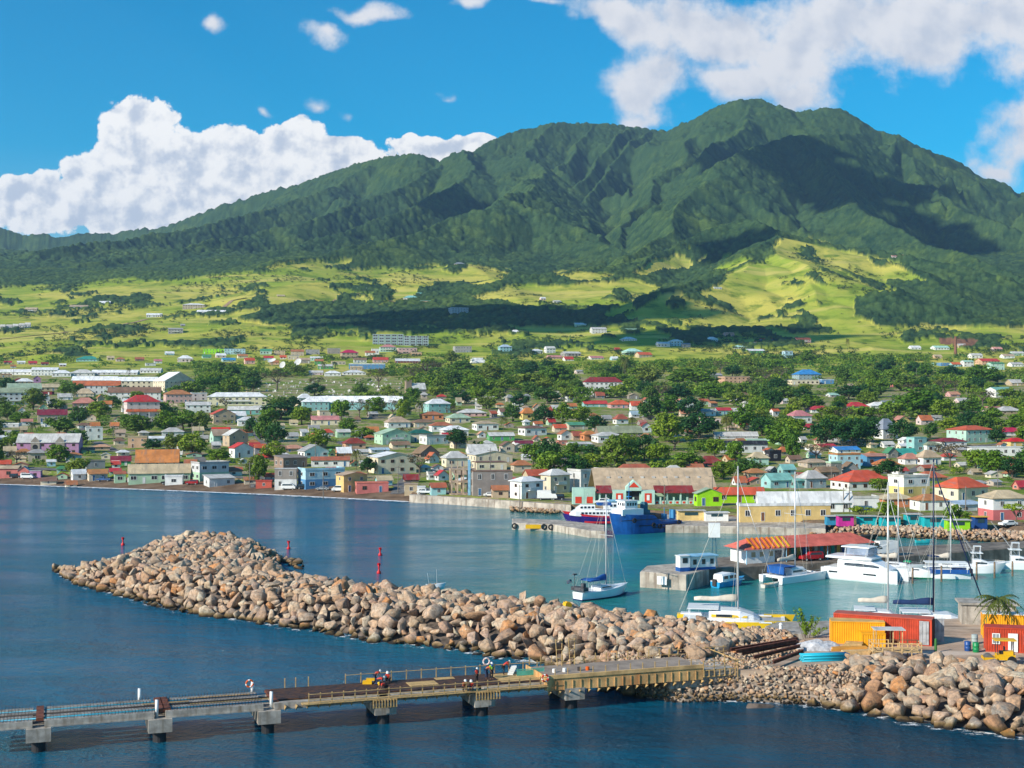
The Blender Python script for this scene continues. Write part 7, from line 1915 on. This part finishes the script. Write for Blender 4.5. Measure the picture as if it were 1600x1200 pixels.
MB().box(L+.003,L+.05,.1,2.3,.15,3.1).build('dark_inside',mat('inside_dark',(.03,.015,.01)),T)
d_=MB().box(0,1.15,-.04,.04,.15,3.1).box(.35,.38,-.09,-.04,.2,3.0).box(.8,.83,-.09,-.04,.2,3.0)
o=d_.build('door',DRG,T); o.location=(L+.05,2.4,0); o.rotation_euler=(0,0,radians(22)); o=link('door',o.data,T); o.location=(L-1.5,-.1,0)
T=container(at(1392,1008,3)+Vector((-7.2,1.2,0)),radians(-8),6.6,2.8,CYEL,mat('yellow_roof_tan',(.62,.40,.14)),'plain yellow container shed in front of the long red container')
T=container(at(1395,1011,3)+Vector((-3.9,-.2,0)),radians(-4),2.9,1.7,CYEL,CYEL,'small yellow box shed with timber posts below the yellow container',name='box_shed')
T=container(at(1540,1018,3),radians(-14),12.2,2.95,CRED,CRED,'red corrugated site office with white door and two white windows')
WW=winmesh(.9,1.3,WHITE,mat('pale_pane',(.25,.28,.3),rough=.2))
for x in (1.2,4.9): o=link('window',WW,T); o.location=(x,-.08,1.0)
MB().box(2.6,3.7,-.14,-.06,.1,2.35).box(3.45,3.52,-.18,-.14,1.1,1.2).build('door',WHITE,T)
T=container(at(1538,1000,3)+Vector((.3,1.5,0)),radians(-14),5.5,3.1,CYEL,WHITE,'yellow box shed with white roof behind the red site office',name='box_shed')
T=thing('shed','grey concrete shed with flat slab roof behind the yellow box shed','shed',at(1590,985,3)+Vector((-2,6,0)),radians(-10)); MB().box(-3.5,3.5,-2,2,0,2.7).build('wall',CON,T); MB().box(-3.9,3.9,-2.3,2.3,2.703,3.0).build('roof',CONL,T)
# timber stand
TB=mat('stand_timber',(.62,.42,.20),var=.15,scale=2); c=at(1403,1030,3); T=thing('timber_stand','raised timber platform with railings and a small roofed booth above the boulders','platform',c+Vector((0,.8,0)),radians(-4))
s=F/c.y; w=75/s; MB().box(-w/2,w/2,-.6,1.6,.75,.87).build('deck',TB,T)
pm=MB().box(-.06,.06,-.06,.06,-1.2,1.9).mesh('post',TB)
for i in range(6):
    for y in (-.6,1.6): o=link('post',pm,T); o.location=(-w/2+w*i/5,y,0)
q=MB()
for y in (-.68,1.68):
    for z in (1.3,1.8): q.box(-w/2,w/2,y-.03,y+.03,z,z+.09)
for x in (-w/2-.04,w/2+.04):
    for z in (1.3,1.8): q.box(x-.03,x+.03,-.64,1.64,z,z+.09)
q.bar((w*.25,-.72,.9),(w*.45,-.72,1.8),.04,n=4).bar((w*.25,-.72,1.8),(w*.45,-.72,.9),.04,n=4); q.build('railing',TB,T)
q=MB()
for x in (-w*.42,-.4,w*.12):
    for y in (-.3,1.3): q.box(x-.05,x+.05,y-.05,y+.05,.88,3.35)
q.build('booth_posts',TB,T); MB().box(-w*.46,w*.18,-.6,1.6,3.353,3.45).build('booth_roof',roofm('palegrey'),T)
# blue pipes, lumber, beams
c=at(1288,1032,3); T=thing('pipe_stack','stack of bright turquoise pipes lying on the sandy yard','pipes',c,radians(9)); bp=mat('turquoise_pipe',(.02,.42,.56),rough=.4,var=.08)
pm=MB().bar((-2.9,0,0),(2.9,0,0),.09,n=9).mesh('pipe',bp,True)
for r_ in range(5):
    for k in range(7-(r_%2)): o=link('pipe',pm,T); o.location=(((r_*7+k)%3-1)*.08,-.6+k*.185+(r_%2)*.09,.09+r_*.165)
for lb,px,py,n,L,h,m,rz in (('planks stacked right of the turquoise pipes',1345,1022,3,5.2,.16,TB,10),('orange timber beams lying before the yellow box shed',1325,1016,2,4.5,.22,mat('orange_timber',(.62,.30,.06)),6),('loose pallets and boards beside the scrap heap',1330,1012,4,2.2,.18,WOOD,-12)):
    T=MB(); 
    for i in range(n): T.box(-L/2+i*.15,L/2+i*.1,-.5+.1*i,.4+.05*i,h*i*1.02,h*i*1.02+h)
    o=T.build('plank_stack',m); o.location=at(px,py,3); o.rotation_euler=(0,0,radians(rz)); tag(o,lb,'planks')
for i,(x0,y0,x1,y1,z) in enumerate(((1142,1024,1246,1007,3.0),(1160,1030,1248,1012,3.0),(1178,1036,1250,1018,3.0),(1150,1027,1244,1010,3.4),(1208,1044,1255,1026,3.0))):
    a=at(x0,y0,z); b=at(x1,y1,z); d=b-a; o=MB().box(0,d.length,-.16,.16,0,.05).box(0,d.length,-.16,.16,.35,.4).box(0,d.length,-.03,.03,.051,.349).build('steel_beam',RUST); o.location=a+Vector((0,0,.5)); o.rotation_euler=(0,0,math.atan2(d.y,d.x))
    tag(o,['rusty steel beam farthest back beside the breakwater rocks','rusty steel beam second from the back on the rubble','rusty steel beam nearest the jetty landing','rusty steel beam lying across the top of the others','short rusty beam at the right end of the beam pile'][i],'steel beam','rusty steel beams')
bm=bmesh.new(); bmesh.ops.create_grid(bm,x_segments=40,y_segments=20,size=1)
for v in bm.verts:
    x,y=v.co.x,v.co.y; n=fbm(np.array([x*2+3]),np.array([y*2+1]),4)[0]; e=max(0,1-(x*x+y*y)); v.co=Vector((x*3.2,y*1.5,e**.5*1.0*(.4+n*1.2)))
me=bpy.data.meshes.new('tarp_heap'); bm.to_mesh(me); bm.free(); me.materials.append(mat('silver_tarp',(.52,.52,.54),rough=.4,var=.2,scale=1.5)); o=link('tarp_heap',me); o.location=at(1275,1014,3); tag(o,'crumpled silver tarpaulin heap behind the turquoise pipes','tarpaulin')
def barrel(px,py,m,label):
    c=at(px,py,3); T=thing('barrel',label,'barrel',c,0,'barrels between the containers'); b=MB(); rings=[[(q*cos(a*pi/8),q*sin(a*pi/8),z) for a in range(16)] for z,q in ((0,.36),(.04,.4),(.35,.39),(.38,.42),(.41,.39),(.75,.39),(.78,.42),(.81,.39),(1.14,.4),(1.18,.37))]
    b.loft(rings).build('drum',m,T,smooth=True); MB().bar((0,0,1.181),(0,0,1.2),.3,n=12).build('lid',m,T)
barrel(1512,1017,mat('barrel_blue',(.02,.08,.28),rough=.4),'blue barrel beside the open container door'); barrel(1525,1019,mat('barrel_green',(.01,.25,.08),rough=.4),'green barrel left of the red site office'); barrel(1523,1006,mat('barrel_grey',(.35,.42,.42)),'pale grey barrel behind the green one')
c=at(1419,1020,3); c=at(1462,1019,3); T=thing('cactus','single green column cactus in front of the open container door','cactus',c); b=MB(); b.loft([[(q*cos(a*pi/6)*(1 if a%2 else .8),q*sin(a*pi/6)*(1 if a%2 else .8),z) for a in range(12)] for z,q in ((0,.14),(.5,.17),(1.2,.17),(1.6,.14),(1.7,.04))]).build('stem',mat('cactus_green',(.05,.18,.04)),T)
c=at(1220,990,2.6); o=MB().bar((0,0,0),(0,0,1.2),.28,.2,n=10).bar((0,0,1.2),(0,0,1.45),.3,.1,n=10).build('bollard',WHITE); o.location=c; tag(o,'white bollard on the boat landing near the yellow hulled catamaran','bollard')
# roller
c=at(1570,1040,3); T=thing('road_roller','yellow road roller with yellow canopy parked at the top of the boulders','roller',c+Vector((0,1.2,0)),radians(-8))
MB().box(-.6,1.5,-.6,.6,.5,1.15).box(.2,1.4,-.5,.5,1.15,1.5).build('body',YEL,T); MB().bar((-1.4,-.7,.55),(-1.4,.7,.55),.55,n=20).build('drum',mat('drum_steel',(.25,.22,.18),metal=.5,rough=.5),T)
MB().box(-2.05,-.6,-.82,-.72,.5,.8).box(-2.05,-.6,.72,.82,.5,.8).box(-2.1,-2.0,-.82,.82,.5,.8).build('drum_frame',YEL,T)
w_=MB().bar((0,-.15,0),(0,.15,0),.5,n=18).mesh('wheel',DARKW)
for y in (-.72,.72): o=link('wheel',w_,T); o.location=(1.1,y,.5)
MB().box(-.2,.4,-.3,.3,1.16,1.5).box(.3,.42,-.3,.3,1.5,2.0).build('seat',DARKW,T)
f=MB()
for x in (-.5,1.3):
    for y in (-.6,.6): f.bar((x,y,1.1),(x,y,2.75),.045,n=5)
f.build('canopy_post',STEEL,T); MB().box(-.85,1.6,-.8,.8,2.75,2.87).build('canopy',YEL,T); MB().box(1.3,1.34,-.6,.6,1.6,2.6).build('rear_screen',mat('clear_vinyl',(0,0,0)),T)
# ---------------------------------------------------------------- air
def haze():
    b=MB().box(-4300,4300,-450,9100,-8,1010); me=b.mesh('haze',bpy.data.materials.new('haze')); m=me.materials[0]; m.use_nodes=True; t=m.node_tree
    t.nodes.remove(t.nodes['Principled BSDF']); v=N(t,'ShaderNodeVolumePrincipled'); v.inputs['Color'].default_value=(.42,.66,1,1); v.inputs['Density'].default_value=HAZE_D; v.inputs['Anisotropy'].default_value=.2
    out=[n for n in t.nodes if n.type=='OUTPUT_MATERIAL'][0]; t.links.new(v.outputs[0],out.inputs['Volume']); o=link('haze',me); tag(o,kind='stuff',label='thin pale blue haze over the bay and the mountain',cat='haze')
HAZE_D=0.00006
if HAZE_D: haze()
